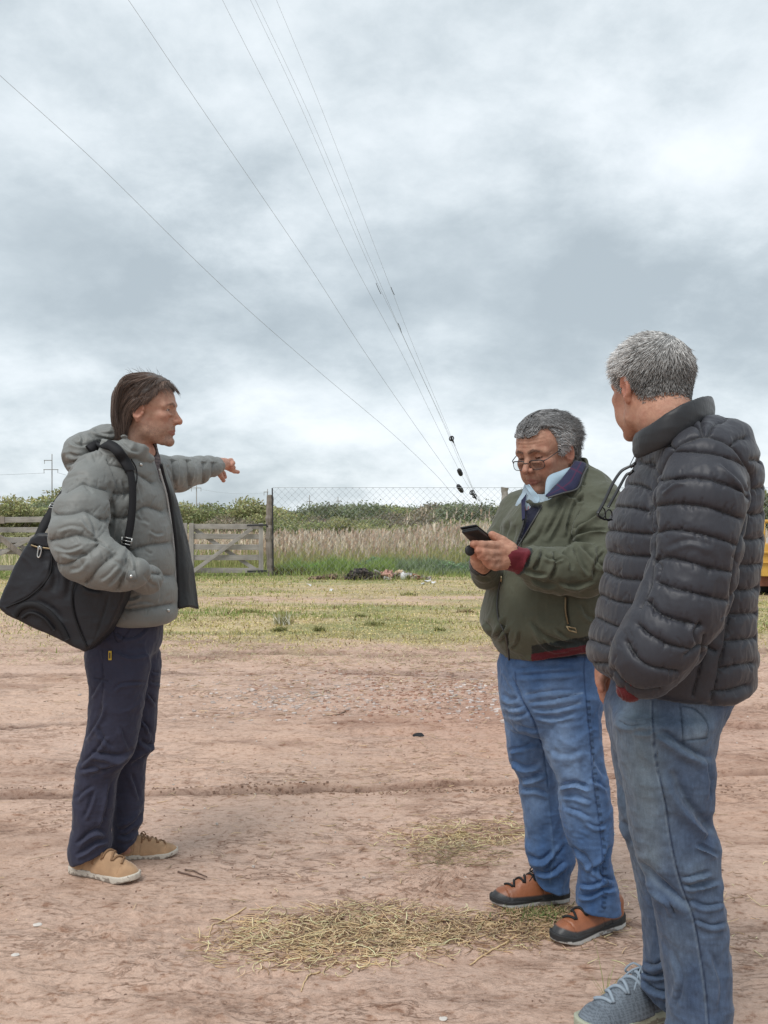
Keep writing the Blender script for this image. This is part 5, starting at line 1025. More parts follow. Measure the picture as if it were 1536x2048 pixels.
def build_body(name_root, chains, hands, head):
    """one skin mesh: head, hands and the body hidden under the clothes"""
    def f(P):
        d = None
        for c in chains:
            e = s_chain(P, c, 0.02); d = e if d is None else smin(d, e, 0.05)
        return d.astype(np.float32)
    A = np.array([r[:3] for c in chains for r in c]); V, Q = nets(f, A.min(0)-0.16, A.max(0)+0.16, 0.009)
    C = np.tile(np.array(hands[0][2][0] if hands else (0.45, 0.25, 0.18)), (len(V), 1))
    return join([head]+hands+[(V, Q, C)])
def hand_mesh(chs, k, tone, h=0.0022, extra=None, red=None):
    def f(P):
        d = None
        for c in chs:
            e = s_chain(P, c, 0.003) if len(c) > 1 else s_ell(P, c[0][:3], c[0][3], c[0][4] if len(c[0]) > 4 else None)
            d = e if d is None else smin(d, e, k)
        return d.astype(np.float32)
    A = np.array([r[:3] for c in chs for r in c]); V, Q = nets(f, A.min(0)-0.07, A.max(0)+0.07, h); V = relax(V, Q, 1, 0.3)
    N = vnormals(V, Q); V = V+N*(0.0006*fbm((V*120).astype(np.float32), 2, 4, ridged=True))[:, None]
    C = np.tile(np.array(tone), (len(V), 1)); C = C*(1+0.12*fbm((V*50).astype(np.float32), 3, 2)[:, None])
    rd = np.array(red if red is not None else (tone[0]*0.98, tone[1]*0.66, tone[2]*0.6))
    for c in chs[1:]:
        if len(c) > 1:
            m = np.exp(-(np.linalg.norm(V-np.array(c[-1][:3]), axis=1)/0.014)**2)[:, None]*0.6; C = C*(1-m)+rd*m
    return V, Q, C

def inpoly(p, pts):
    return poly_sdf(p[:, 0], p[:, 1], pts) < 0
def sheet(rows, thick, n=30, m=14, wob=0.0):
    """curved cloth leaf between two edges: rows ((px,py,d),(px,py,d)[, bulge])"""
    A = spline([W(*r[0]) for r in rows], n); B = spline([W(*r[1]) for r in rows], n); u = np.linspace(0, 1, m)[None, :, None]
    bl = np.interp(np.linspace(0, 1, n), np.linspace(0, 1, len(rows)), [r[2] if len(r) > 2 else 0.0 for r in rows])
    G = A[:, None]*(1-u)+B[:, None]*u; G[:, :, 1] -= bl[:, None]*np.sin(np.pi*u[..., 0])
    idx = np.arange(n*m).reshape(n, m); q = np.stack([idx[:-1, :-1], idx[1:, :-1], idx[1:, 1:], idx[:-1, 1:]], -1).reshape(-1, 4); fr = G.reshape(-1, 3); nn = vnormals(fr, q)
    if nn[:, 1].mean() > 0: nn = -nn
    if wob: fr = fr+nn*(wob*fbm((fr*25).astype(np.float32), 2, 7))[:, None]
    bk = fr-nn*thick; e = np.concatenate([idx[0, :], idx[1:, -1], idx[-1, -2::-1], idx[-2:0:-1, 0]]); e2 = np.roll(e, -1); n0 = len(fr)
    return np.vstack([fr, bk]), np.vstack([q, q[:, ::-1]+n0, np.stack([e, e2, e2+n0, e+n0], 1)])
def glassmat():
    m = Mat('lens', 0.02, 0.5); nt = m.nt; t = m.n('ShaderNodeBsdfTransparent'); t.inputs[0].default_value = (0.86, 0.88, 0.88, 1); g = m.n('ShaderNodeBsdfGlossy'); g.inputs['Roughness'].default_value = 0.03
    lw = m.n('ShaderNodeLayerWeight'); lw.inputs[0].default_value = 0.35; mx = m.n('ShaderNodeMixShader'); m.L.new(lw.outputs['Fresnel'], mx.inputs[0]); m.L.new(t.outputs[0], mx.inputs[1]); m.L.new(g.outputs[0], mx.inputs[2])
    m.L.new(mx.outputs[0], m.N['Material Output'].inputs[0]); return m.m
M['lens'] = glassmat()
def jeans_dye(V, N, base, pale, seed, fade):
    """worn indigo: pale on thighs and along ridges"""
    C = np.tile(np.array(base), (len(V), 1)); p = proj(V); n = 0.5+0.5*fbm((V*np.array([22, 22, 9])).astype(np.float32), 4, seed)
    a = 0.30*n
    for cx, cy, rx, ry, k in fade: a = a+k*np.exp(-((p[:, 0]-cx)/rx)**2-((p[:, 1]-cy)/ry)**2)*(0.6+0.6*n)
    a = np.clip(a, 0, 1)[:, None]; return C*(1-a)+np.array(pale)*a
# ---------------------------------------------------------------- the man who points
def man_pointing():
    root = empty('person', (-0.90, 3.37, 0), 'man in grey puffer jacket and navy trousers pointing with his outstretched arm', 'person', 'men talking in the yard')
    tone = (0.48, 0.295, 0.215)
    # ---- jacket
    torso = Loft([(900, 236, 296, 3.36, .085), (912, 200, 304, 3.36, .150), (935, 160, 312, 3.36, .205), (970, 148, 322, 3.36, .215), (1010, 150, 330, 3.36, .21), (1060, 165, 338, 3.36, .20),
                  (1120, 186, 343, 3.36, .19), (1180, 203, 348, 3.36, .185), (1222, 211, 350, 3.36, .185), (1243, 217, 345, 3.36, .175)], 2.35)
    slR = wp([(196, 948, 3.20, .066), (175, 978, 3.13, .070), (163, 1025, 3.05, .081), (157, 1070, 3.00, .086), (168, 1106, 2.98, .084), (200, 1126, 2.96, .075), (232, 1139, 2.95, .062), (250, 1146, 2.95, .052)])
    slL = wp([(285, 950, 3.50, .080), (318, 950, 3.60, .074), (356, 947, 3.72, .067), (398, 940, 3.90, .055), (418, 935, 3.97, .045), (432, 931, 4.02, .036)])
    cuff = wp([(250, 1146, 2.95, .050), (262, 1146, 2.94, .046), (272, 1143, 2.94, .040)])
    pocket = wp([(274, 1150, 3.03, .040), (292, 1158, 3.12, .050)])
    def f_sl(P): return np.minimum(s_chain(P, slR, 0.02), s_chain(P, cuff, 0.01))
    def f_hood(P):
        w = 0.013*fbm(P*np.array([9, 6, 15], np.float32), 2, 31, ridged=True)
        d = s_ell(P, W(181, 912, 3.36), (.083, .150, .088)); d = smin(d, s_ell(P, W(222, 878, 3.40), (.075, .115, .050)), 0.03)
        d = smin(d, s_chain(P, wp([(215, 893, 3.20, .036), (250, 895, 3.20, .034), (278, 905, 3.24, .026), (298, 918, 3.30, .016)]), 0.02), 0.02)
        d = smin(d, s_chain(P, wp([(215, 893, 3.55, .036), (270, 895, 3.53, .032), (302, 908, 3.48, .020)]), 0.02), 0.02)
        return d-w+0.006
    hole = wp([(264, 850, 3.35, .056), (280, 898, 3.36, .058), (302, 925, 3.37, .030), (322, 960, 3.37, .012)])
    def f_t(P):
        d = smin(smin(torso(P), s_chain(P, pocket), 0.02), s_chain(P, slL, 0.02), 0.035); d = smin(d, f_hood(P), 0.014)
        return smax(d, -s_chain(P, hole), 0.008)
    def f(P): return smin(f_t(P), f_sl(P), np.interp(P[:, 2], [1.30, 1.42], [0.006, 0.045]).astype(np.float32)).astype(np.float32)
    V, Q = nets(f, (-1.28, 2.80, 0.88), (-0.62, 4.10, 1.66), 0.0034); V = relax(V, Q, 2, 0.4); N = vnormals(V, Q); P32 = V.astype(np.float32)
    part = np.where(f_sl(P32) < f_t(P32), 1, 0); left = (s_chain(P32, slL) < torso(P32)) & (V[:, 0] > -0.88); part[left] = 2; hood = (f_hood(P32) < torso(P32)+0.004) & (part != 1); part[hood] = 3
    seams = [([(218, 1034), (245, 1036), (267, 1027), (293, 1013), (325, 1022)], 0), ([(214, 985), (240, 988), (268, 984)], 0), ([(222, 1100), (252, 1104), (277, 1096), (300, 1090), (336, 1086)], 0),
             ([(240, 1182), (283, 1169), (299, 1147), (342, 1151)], 0), ([(212, 1212), (245, 1219), (290, 1216), (344, 1208)], 0), ([(215, 928), (250, 935), (285, 952), (306, 965)], 0),
             ([(132, 982), (163, 966), (182, 970), (214, 980)], 1), ([(108, 1028), (140, 1026), (172, 1020), (200, 1036), (216, 1040)], 1), ([(96, 1082), (130, 1075), (156, 1069), (194, 1080)], 1),
             ([(106, 1128), (128, 1130), (153, 1119), (182, 1098), (198, 1086)], 1), ([(165, 1172), (180, 1160), (194, 1139), (221, 1113), (232, 1106)], 1), ([(232, 1188), (240, 1172), (247, 1149), (256, 1118)], 1), ([(190, 926), (205, 935), (214, 955), (218, 1000), (214, 1042), (206, 1075)], 0),
             ([(343, 905), (348, 940), (352, 990)], 2), ([(372, 905), (378, 940), (380, 985)], 2), ([(402, 905), (408, 935), (406, 975)], 2), ([(424, 905), (427, 935), (424, 960)], 2)]
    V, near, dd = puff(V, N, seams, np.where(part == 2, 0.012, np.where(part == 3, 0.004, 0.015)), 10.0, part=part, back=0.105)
    N = vnormals(V, Q)
    fl = [([(128, 958), (150, 950), (175, 948)], 4, -0.0041), ([(160, 1040), (175, 1060), (188, 1072)], 3, 0.0062), ([(172, 1022), (185, 1045), (192, 1070)], 4, 0.0062, 1), ([(112, 1060), (140, 1052), (170, 1056)], 4, 0.0041, 1),
          ([(108, 1092), (135, 1100), (165, 1090)], 3.5, 0.0062, 1), ([(120, 1104), (150, 1112), (176, 1108)], 4, 0.0062, 1), ([(138, 1140), (158, 1136), (172, 1118)], 4, 0.0052, 1), ([(186, 1080), (205, 1088), (228, 1104)], 3, 0.0052, 1),
          ([(200, 1160), (215, 1150), (236, 1128)], 3.5, 0.0052, 1), ([(215, 1172), (228, 1160), (244, 1140)], 3, 0.0052, 1), ([(228, 1120), (240, 1128), (248, 1140)], 2.5, -0.0041),
          ([(222, 1000), (226, 1025), (222, 1050)], 4, 0.0041, 1), ([(240, 1040), (236, 1065), (226, 1085)], 4, 0.0052, 1), ([(268, 1030), (280, 1040), (290, 1042)], 3, -0.0052), ([(280, 1020), (286, 1036), (300, 1048)], 3.5, 0.0052, 1),
          ([(252, 1060), (256, 1085), (254, 1110)], 4, 0.0052, 1), ([(285, 1092), (296, 1104), (306, 1108)], 3, -0.0052), ([(300, 1060), (312, 1068), (328, 1066)], 3, 0.0041, 1), ([(262, 1100), (272, 1130), (270, 1160)], 4, 0.0062, 1),
          ([(290, 1150), (300, 1166), (316, 1172)], 3.5, -0.0052), ([(230, 1190), (262, 1196), (280, 1188)], 4, 0.0062, 1), ([(250, 1212), (280, 1204), (310, 1206)], 3, 0.0041, 1), ([(318, 1160), (322, 1185), (318, 1206)], 3, 0.0041, 1),
          ([(232, 960), (236, 985), (232, 1004)], 3, 0.0041, 1), ([(244, 958), (250, 984), (248, 1000)], 3, 0.0041, 1), ([(272, 955), (282, 985), (284, 1005)], 3, 0.0041, 1),
          ([(334, 930), (346, 950), (340, 972)], 3, -0.0052), ([(356, 915), (362, 940), (358, 970)], 3, 0.0052, 1), ([(386, 914), (392, 940), (388, 968)], 3, 0.0041, 1),
          ([(140, 880), (155, 890), (180, 888), (205, 880)], 3.5, 0.0083, 1), ([(134, 905), (150, 912), (178, 906), (200, 896)], 4, 0.0093, 1), ([(132, 928), (150, 924), (172, 916)], 4, 0.0083, 1), ([(186, 858), (205, 866), (232, 868)], 4, 0.0083, 1), ([(192, 872), (215, 878), (240, 888)], 3.5, 0.0073, 1),
          ([(238, 880), (258, 898), (280, 905)], 3, 0.0062, 1), ([(160, 868), (166, 878), (162, 892)], 3, 0.0062, 1)]
    r_ = np.random.default_rng(5)
    for s in seams[:16]:
        S = spline(s[0], 12); L_ = np.hypot(*(S[-1]-S[0]))
        for k in range(int(L_/9)):
            a = S[r_.integers(0, 11)]+r_.normal(0, 1.5, 2); sg = r_.choice([-1, 1]); ln = r_.uniform(10, 26); ang = r_.normal(0, 0.6)
            fl.append(([a, a+np.array([math.sin(ang)*ln*0.5, sg*ln*0.5]), a+np.array([math.sin(ang)*ln*1.1, sg*ln])], r_.uniform(1.8, 2.8), -r_.uniform(.0008, .0028)))
    V = folds(V, N, fl); V = crumple(V, vnormals(V, Q), 0.0018, (18, 18, 26), 5, mask=0.6+0.2*(part == 3)+near*0.4)
    C = np.tile(np.array((0.190, 0.196, 0.186)), (len(V), 1)); N = vnormals(V, Q)
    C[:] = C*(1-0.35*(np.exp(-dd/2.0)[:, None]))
    inner = s_chain(P32, hole) < 0.006; C[inner] = (0.03, 0.032, 0.034)
    # two slightly darker patches at the breast
    tint(C, V, N, [(262, 1030), (282, 1034)], 9, (0.155, 0.165, 0.16), 0.5); tint(C, V, N, [(222, 968), (240, 975), (252, 970)], 14, (0.145, 0.155, 0.155), 0.7, part == 0)
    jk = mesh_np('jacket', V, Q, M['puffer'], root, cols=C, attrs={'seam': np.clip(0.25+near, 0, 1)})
    # front edges, zip, storm flap
    edge = [(298, 916), (306, 936), (316, 962), (326, 995), (333, 1030), (339, 1070), (343, 1110), (345, 1160), (347, 1200), (348, 1238)]
    P = np.array([surf(torso, x-6, y, 3.0, 3.6, 0.022) for x, y in spline(edge, 40)]); 
    for _ in range(6): P[1:-1] = (P[:-2]+P[1:-1]*2+P[2:])/4
    mb = MB(); mb.tube(P, 0.0062, 8); mb.build('jacket_edge', M['black_fabric'], jk, smooth=True).parent = jk
    # the far front panel hangs open and shows its dark lining
    rows = [(925, 306, 330, 3.44), (950, 312, 339, 3.46), (985, 322, 350, 3.48), (1020, 328, 360, 3.50), (1063, 334, 371, 3.51), (1100, 338, 380, 3.52), (1140, 340, 388, 3.52), (1180, 342, 394, 3.52), (1216, 343, 398, 3.51)]
    S = spline(rows, 60); nu = 26; G = []; 
    for r in S:
        for u in np.linspace(0, 1, nu):
            wv = 0.010*math.sin(u*9+r[0]*0.01)*u; G.append(W(r[1]+(r[2]-r[1])*u, r[0]+2*math.sin(u*7), r[3]-0.10+0.10*u**1.5+wv))
    G = np.array(G).reshape(60, nu, 3); idx = np.arange(60*nu).reshape(60, nu)
    q = np.stack([idx[:-1, :-1], idx[1:, :-1], idx[1:, 1:], idx[:-1, 1:]], -1).reshape(-1, 4); fr = G.reshape(-1, 3); nn = vnormals(fr, q)
    nn *= np.sign(-(nn[:, 1].mean())); fr = fr+nn*(0.004*fbm((fr*np.array([30, 30, 9])).astype(np.float32), 3, 12))[:, None]; th = 0.016*(1-0.6*np.exp(-(np.abs(((fr[:, 2]*9.0) % 1)-0.5))*8))
    bk = fr-nn*th[:, None]; e = np.concatenate([idx[0, :], idx[1:, -1], idx[-1, -2::-1], idx[-2:0:-1, 0]]); e2 = np.roll(e, -1); n0 = len(fr)
    Vp = np.vstack([fr, bk]); Qp = np.vstack([q, q[:, ::-1]+n0, np.stack([e, e2, e2+n0, e+n0], 1)])
    uu = np.tile(np.linspace(0, 1, nu), 60); C = np.vstack([np.tile((0.022, 0.024, 0.025), (n0, 1)), np.tile((0.185, 0.198, 0.190), (n0, 1))])
    top = np.repeat(S[:, 0], nu); m = (sstep(1000, 955, top)*sstep(0.35, 0.6, uu))[:, None]; C[:n0] = C[:n0]*(1-m)+np.array((0.185, 0.198, 0.190))*m
    m = ((uu > 0.93) | (uu < 0.0))[:, None]; C[:n0] = np.where(m, (0.012, 0.012, 0.013), C[:n0])
    fp = mesh_np('open_front_panel', Vp, Qp, M['puffer'], root, cols=C, attrs={'seam': np.full(len(Vp), 0.7)}); fp.parent = jk
    P = np.array([W(r[1]+10, r[0], r[3]-0.118) for r in S[4:]]); mb = MB(); mb.tube(P, 0.0045, 6); o = mb.build('zip', M['zip_pale'], root, smooth=True); o.parent = jk
    P = np.array([W(r[1]+15, r[0], r[3]-0.114) for r in S[1:]]); mb = MB(); mb.tube(P, 0.0065, 6); o = mb.build('zip_tape', M['black_fabric'], root, smooth=True); o.parent = jk
    for x, y in ((281, 929), (336, 1221), (262, 1153)):
        mb = MB(); c = surf(lambda P: f(P), x, y, 2.8, 3.6, 0.012); mb.lathe([(0.0001, 0.003), (0.005, 0.0025), (0.006, 0), (0.006, -0.006)], c, 14, R=np.array([[1, 0, 0], [0, 0, -1], [0, 1, 0]]))
        o = mb.build('snap_button', M['silver'], root, smooth=True); o.parent = jk
    mb = MB(); c = surf(f, 270, 925, 3.0, 3.5, 0.012)
    mb.tube(np.array([surf(f, x, y, 2.9, 3.5, 0.012) for x, y in spline([(262, 918), (272, 935), (274, 955), (271, 975)], 14)]), 0.0022, 5); o = mb.build('drawcord', M['black_fabric'], root, smooth=True); o.parent = jk
    # cuff tab
    Pt = [surf(f_sl, x, y, 2.8, 3.2, 0.010) for x, y in ((254, 1150), (262, 1152), (272, 1150))]
    V2, Q2 = path_strip(Pt, 0.030, 0.007, (0, -1, 0), 10); o = mesh_np('cuff_tab', V2, Q2, M['puffer'], root, cols=np.tile((0.17, 0.18, 0.175), (len(V2), 1)), attrs={'seam': np.full(len(V2), .3)}); o.parent = jk
    # ---- shirt
    sh = lambda P: smax(s_chain(P, wp([(286, 894, 3.37, .050), (293, 925, 3.37, .046), (302, 950, 3.37, .030), (306, 975, 3.37, .018)]), 0.02), -s_chain(P, wp([(270, 860, 3.35, .047), (283, 905, 3.35, .051)])), 0.004).astype(np.float32)
    V, Q = nets(sh, (-1.0, 3.2, 1.25), (-0.7, 3.55, 1.60), 0.004); N = vnormals(V, Q); V = crumple(V, N, 0.002, (30, 30, 20), 4)
    C = np.tile((0.20, 0.17, 0.17), (len(V), 1)); k = (np.sin(V[:, 2]*520) > 0.55) | (np.sin((V[:, 0]+V[:, 1])*520) > 0.6); C[k] = (0.09, 0.075, 0.085)
    o = mesh_np('shirt', V, Q, M['shirt'], root, cols=C)
    # ---- trousers
    hips = Loft([(1225, 196, 322, 3.36, .165), (1250, 186, 321, 3.36, .170), (1290, 177, 318, 3.36, .172), (1320, 178, 300, 3.36, .160), (1350, 186, 285, 3.36, .140)], 2.3)
    legN = Loft([(1300, 177, 300, 3.27, .088), (1335, 175, 300, 3.27, .090), (1370, 181, 292, 3.27, .088), (1440, 178, 281, 3.28, .082), (1480, 171, 275, 3.28, .078), (1505, 165, 268, 3.28, .076), (1530, 158, 250, 3.29, .072), (1556, 153, 235, 3.30, .070),
                 (1610, 147, 228, 3.30, .068), (1655, 146, 221, 3.31, .066), (1690, 139, 222, 3.31, .068), (1712, 139, 221, 3.31, .068), (1735, 150, 215, 3.31, .060)], 2.2)
    legF = Loft([(1300, 225, 319, 3.44, .085), (1343, 232, 319, 3.44, .086), (1411, 228, 312, 3.45, .080), (1452, 224, 310, 3.45, .076), (1500, 224, 304, 3.46, .074), (1522, 224, 290, 3.46, .072), (1575, 227, 287, 3.47, .068),
                 (1640, 226, 284, 3.47, .066), (1664, 226, 274, 3.47, .064), (1685, 222, 276, 3.47, .064), (1708, 224, 268, 3.47, .060)], 2.2)
    a1, a2 = W(150, 1727, 3.3), W(226, 1696, 3.3)
    def f_tr(P):
        cutz = a1[2]+(P[:, 0]-a1[0])*(a2[2]-a1[2])/(a2[0]-a1[0]); n_ = smax(legN(P), (cutz-P[:, 2])*0.9, 0.006)
        c2 = W(230, 1712, 3.47)[2]+(P[:, 0]-W(230, 0, 3.47)[0])*0.75; g_ = smax(legF(P), (c2-P[:, 2])*0.8, 0.006)
        kk = np.interp(P[:, 2], [0.78, 0.86], [0.004, 0.03]).astype(np.float32)
        return smin(smin(n_, g_, kk), hips(P), np.interp(P[:, 2], [0.66, 0.8], [0.012, 0.02]).astype(np.float32)).astype(np.float32)
    V, Q = nets(f_tr, (-1.20, 3.10, 0.02), (-0.72, 3.60, 0.98), 0.0036); V = relax(V, Q, 1, 0.4); N = vnormals(V, Q)
    nm = (V[:, 1] < 3.385).astype(float)
    fn = [([(183, 1395), (195, 1372), (210, 1350)], 3, .004, 1), ([(172, 1480), (182, 1462), (200, 1430), (206, 1405)], 3.5, .006, 1), ([(182, 1505), (205, 1508), (240, 1512), (270, 1500)], 5, .010, 1), ([(268, 1508), (250, 1522), (225, 1535), (180, 1550)], 5, .010, 1),
          ([(160, 1542), (185, 1535), (215, 1540)], 4, .006, 1), ([(160, 1530), (180, 1512), (200, 1490), (212, 1470)], 4, .006, 1), ([(226, 1380), (245, 1367), (292, 1364)], 3, .004, 1), ([(232, 1300), (262, 1312), (298, 1306)], 3.5, .004, 1), ([(228, 1262), (250, 1276), (276, 1270), (296, 1252)], 3, .004, 1),
          ([(150, 1690), (175, 1668), (195, 1660), (212, 1668)], 5, .010, 1), ([(150, 1712), (172, 1700), (192, 1685), (216, 1680)], 4, .009, 1), ([(165, 1640), (178, 1612), (186, 1580)], 4, .005, 1), ([(222, 1560), (216, 1600), (208, 1640), (200, 1660)], 3.5, .006, 1), ([(152, 1600), (165, 1585), (188, 1570)], 4, .005, 1),
          ([(196, 1300), (205, 1340), (206, 1380), (200, 1430)], 1.8, -.003), ([(188, 1355), (202, 1360), (216, 1361)], 1.6, -.003), ([(222, 1240), (226, 1262), (236, 1284), (250, 1272), (266, 1248)], 1.6, -.003), ([(240, 1450), (252, 1480), (262, 1500)], 4, .004, 1), ([(195, 1450), (206, 1475), (226, 1496)], 4, .005, 1)]
    ff = [([(292, 1385), (302, 1395), (312, 1410)], 3.5, .006, 1), ([(282, 1440), (296, 1452), (300, 1468)], 3.5, .007, 1), ([(280, 1478), (296, 1490), (305, 1484)], 5, .009, 1), ([(300, 1505), (285, 1515), (262, 1530)], 5, .009, 1), ([(262, 1545), (272, 1570), (280, 1600)], 4, .006, 1), ([(285, 1625), (270, 1645), (240, 1662)], 5, .009, 1), ([(300, 1340), (308, 1345), (318, 1345)], 3, .004, 1), ([(300, 1362), (310, 1366), (318, 1366)], 3, .004, 1), ([(236, 1670), (255, 1672), (276, 1655)], 4, .008, 1)]
    FK[0] = 1.35; V = folds(V, N, fn, nm); V = folds(V, N, ff, 1-nm); FK[0] = 1.0; V = crumple(V, vnormals(V, Q), 0.0055, (8, 8, 9), 21, mask=0.8); V = crumple(V, vnormals(V, Q), 0.0016, (26, 26, 22), 22)
    C = np.tile((0.042, 0.044, 0.072), (len(V), 1)); N = vnormals(V, Q)
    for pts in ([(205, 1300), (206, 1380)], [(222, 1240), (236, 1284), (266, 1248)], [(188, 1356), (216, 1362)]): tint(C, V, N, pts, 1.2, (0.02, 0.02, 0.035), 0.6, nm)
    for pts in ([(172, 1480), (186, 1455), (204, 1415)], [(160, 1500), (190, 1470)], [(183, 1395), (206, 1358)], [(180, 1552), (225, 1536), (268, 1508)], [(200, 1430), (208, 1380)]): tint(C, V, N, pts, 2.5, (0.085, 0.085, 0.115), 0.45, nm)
    tr_ = mesh_np('trousers', V, Q, M['twill'], root, cols=C)
    o = surf(f_tr, 220, 1311, 3.0, 3.5, 0.004); mb = MB(); mb.box(o, (0.010, 0.004, 0.031), col=(0.62, 0.42, 0.05)); mb.box(o-(0, 0.003, 0), (0.004, 0.002, 0.020), col=(0.05, 0.05, 0.05)); o = mb.build('label_tab', M['dye'], root, cols=True); o.parent = tr_
    # ---- shoes
    st = dict(tp=0.026, upper=(0.46, 0.29, 0.17), umat=M['leather_suede'], sole=(0.62, 0.57, 0.49), lace=M['lace_tan'])
    hN = np.array([W(140, 1735, 1)[0]*3.345, 3.345, 0]); tN = np.array([W(281, 1755, 1)[0]*3.24, 3.24, 0])
    shoe(root, hN, tN, dict(st, side=-1))
    hF = np.array([(232-768)/F*3.46, 3.46, 0]); tF = np.array([(353-768)/F*3.47, 3.47, 0]); shoe(root, hF, tF+(0.0, 0.03, 0), dict(st, side=1))
    # ---- body
    R = rot(math.radians(-2), math.radians(1)); hc = (-0.857, 3.35, 1.664)
    h = dict(tone=tone, red=(0.50, 0.215, 0.15), brow_col=(0.07, 0.045, 0.03), stubble=0.95, stubble_col=(0.16, 0.12, 0.095), fold=1.3, fat=-0.003, nose=1.12, chin=-0.002, scale=1.02, wrinkle=0.0003, eye_open=0.0030,
             neck=[(-0.030, 0, -0.04, 0.056), (-0.045, 0, -0.10, 0.054), (-0.065, 0, -0.19, 0.058)])
    head = make_head(h, hc, R, hi=(0.135, 0.112, 0.128))
    hd = wp([(446, 929, 4.06, 0)])[0][:3]
    hand = hand_mesh([wp([(424, 932, 3.98, .026), (438, 929, 4.03, .027)]), wp([(438, 928, 4.03, .028), (449, 927, 4.08, .024), (453, 930, 4.10, .018)]),
                      wp([(450, 933, 4.09, .0125), (462, 939, 4.12, .0110), (469, 942.5, 4.145, .0098), (476, 944, 4.165, .0082)]),
                      wp([(453, 923, 4.10, .0115), (462, 921, 4.12, .0105), (466, 926, 4.11, .0098), (461, 931, 4.09, .009)]),
                      wp([(452, 928, 4.12, .0115), (464, 930, 4.14, .010), (467, 935, 4.12, .0092), (460, 936, 4.10, .009)]),
                      wp([(440, 938, 4.08, .0115), (447, 947, 4.09, .0100), (450, 954, 4.08, .0090)]),
                      wp([(434, 938, 4.02, .0135), (440, 949, 4.02, .0115), (447, 961, 4.03, .0090)])], 0.007, (0.52, 0.30, 0.225))
    hand2 = hand_mesh([wp([(250, 1146, 2.96, .026), (262, 1146, 2.97, .026), (276, 1152, 3.04, .024)])], 0.006, tone, 0.005)
    chains = [wp([(283, 905, 3.35, .05), (250, 960, 3.37, .07), (262, 1100, 3.36, .09), (262, 1240, 3.36, .09), (248, 1290, 3.36, .09)]), wp([(230, 965, 3.26, .035), (172, 990, 3.15, .035), (157, 1072, 3.00, .04), (200, 1128, 2.96, .038), (258, 1146, 2.96, .024)]),
              wp([(275, 955, 3.48, .04), (356, 945, 3.72, .042), (436, 930, 4.03, .027)]), wp([(238, 1300, 3.28, .05), (212, 1500, 3.285, .036), (183, 1700, 3.31, .034), (166, 1722, 3.33, .026), (215, 1738, 3.285, .018)]),
              wp([(270, 1300, 3.43, .05), (262, 1500, 3.46, .036), (250, 1685, 3.47, .032), (252, 1700, 3.47, .026), (300, 1708, 3.475, .016)])]
    V, Q, C = build_body('b', chains, [hand, hand2], head); mesh_np('body', V, Q, M['skin'], root, cols=C)
    # ---- hair
    zx = [-.12, -.038, -.032, -.024, .016, .060, .085, .12]; zz = [-.068, -.060, -.040, .020, .026, .074, .092, .115]
    def hl(P):                                            # < 0 where hair grows
        return (np.interp(P[:, 0], zx, zz)-P[:, 2]).astype(np.float32)
    V, Q = hair_cap(h, hl, lambda P: 0.011+0.004*sstep(0.10, 0.0, P[:, 2])*sstep(0.0, -0.04, P[:, 0])+0.006*sstep(.03, .08, P[:, 2]), amp=0.002, seed=4, hi=(0.13, 0.11, 0.15))
    base = np.array((0.082, 0.056, 0.043)); sc = h['scale']
    parts = [(V@(R.T*sc)+np.array(hc), Q, base*0.8*np.clip(1+0.6*noise3((V*np.array([90, 90, 20])).astype(np.float32))[:, None], 0.4, 2))]
    def comb(P):
        x, y, z = P[:, 0], P[:, 1], P[:, 2]; t = sstep(0.125, 0.06, z); b = sstep(-0.02, -0.085, x); sg = np.where(y > 0.02, 1.0, -1.0)
        D = np.stack([np.clip((x-0.055)*14, -0.95, 0.12)*(1-t*0.2)*(1-b), sg*(0.75*(1-t)+0.02), -0.25-0.55*t-0.9*b], 1)
        low = sstep(0.02, -0.03, z)*(x < -0.01); D[:, 0] += 0.45*low; return D/np.linalg.norm(D, axis=1)[:, None]
    P, g = scalp_points(7000, h, lambda P: hl(P.astype(np.float32)) < 0, 3)
    rr = np.random.default_rng(1).random(len(P)); zl = np.interp(P[:, 0]-0.045*sstep(0.06, 0.0, P[:, 0]), zx, zz)
    L = np.clip((P[:, 2]-zl)*1.25+0.018, 0.02, 0.21)*(0.8+0.3*rr)
    V, Q, n, K = strands(P, g, L, comb, lambda P: skull(P, h), K=13, lift=0.10, stiff=0.55, width=0.0010, jitter=0.06, seed=5, off=0.014, clump=1)
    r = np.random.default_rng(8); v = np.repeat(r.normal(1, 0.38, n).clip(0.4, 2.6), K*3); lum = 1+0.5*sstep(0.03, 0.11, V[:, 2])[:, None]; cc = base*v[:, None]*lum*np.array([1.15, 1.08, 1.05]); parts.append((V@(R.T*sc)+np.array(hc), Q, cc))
    # loose wisps at the forehead and crown
    w_ = ((P[:, 0] > 0.055) & (P[:, 1] < 0.03)); P2 = P[w_][:150]; g2 = g[w_][:150]
    V, Q, n, K = strands(P2, g2, np.full(len(P2), 0.055), lambda P: np.tile(np.array([0.55, -0.25, -0.8]), (len(P), 1)), lambda P: skull(P, h), K=9, lift=0.55, stiff=0.72, width=0.0006, jitter=0.15, seed=6, off=0.018)
    parts.append((V@(R.T*sc)+np.array(hc), Q, np.tile(base*1.2, (len(V), 1))))
    w_ = (P[:, 2] > 0.108); P2 = P[w_][:40]; g2 = g[w_][:40]
    V, Q, n, K = strands(P2, g2, np.full(len(P2), 0.045), lambda P: np.tile(np.array([-0.2, 0.1, 0.1]), (len(P), 1)), lambda P: skull(P, h), K=9, lift=0.3, stiff=0.7, width=0.0005, jitter=0.25, seed=7, off=0.02)
    parts.append((V@(R.T*sc)+np.array(hc), Q, np.tile(base*1.2, (len(V), 1))))
    V, Q, C = join(parts); mesh_np('hair', V, Q, M['hair'], root, cols=C)
    return f, f_t, f_sl, torso
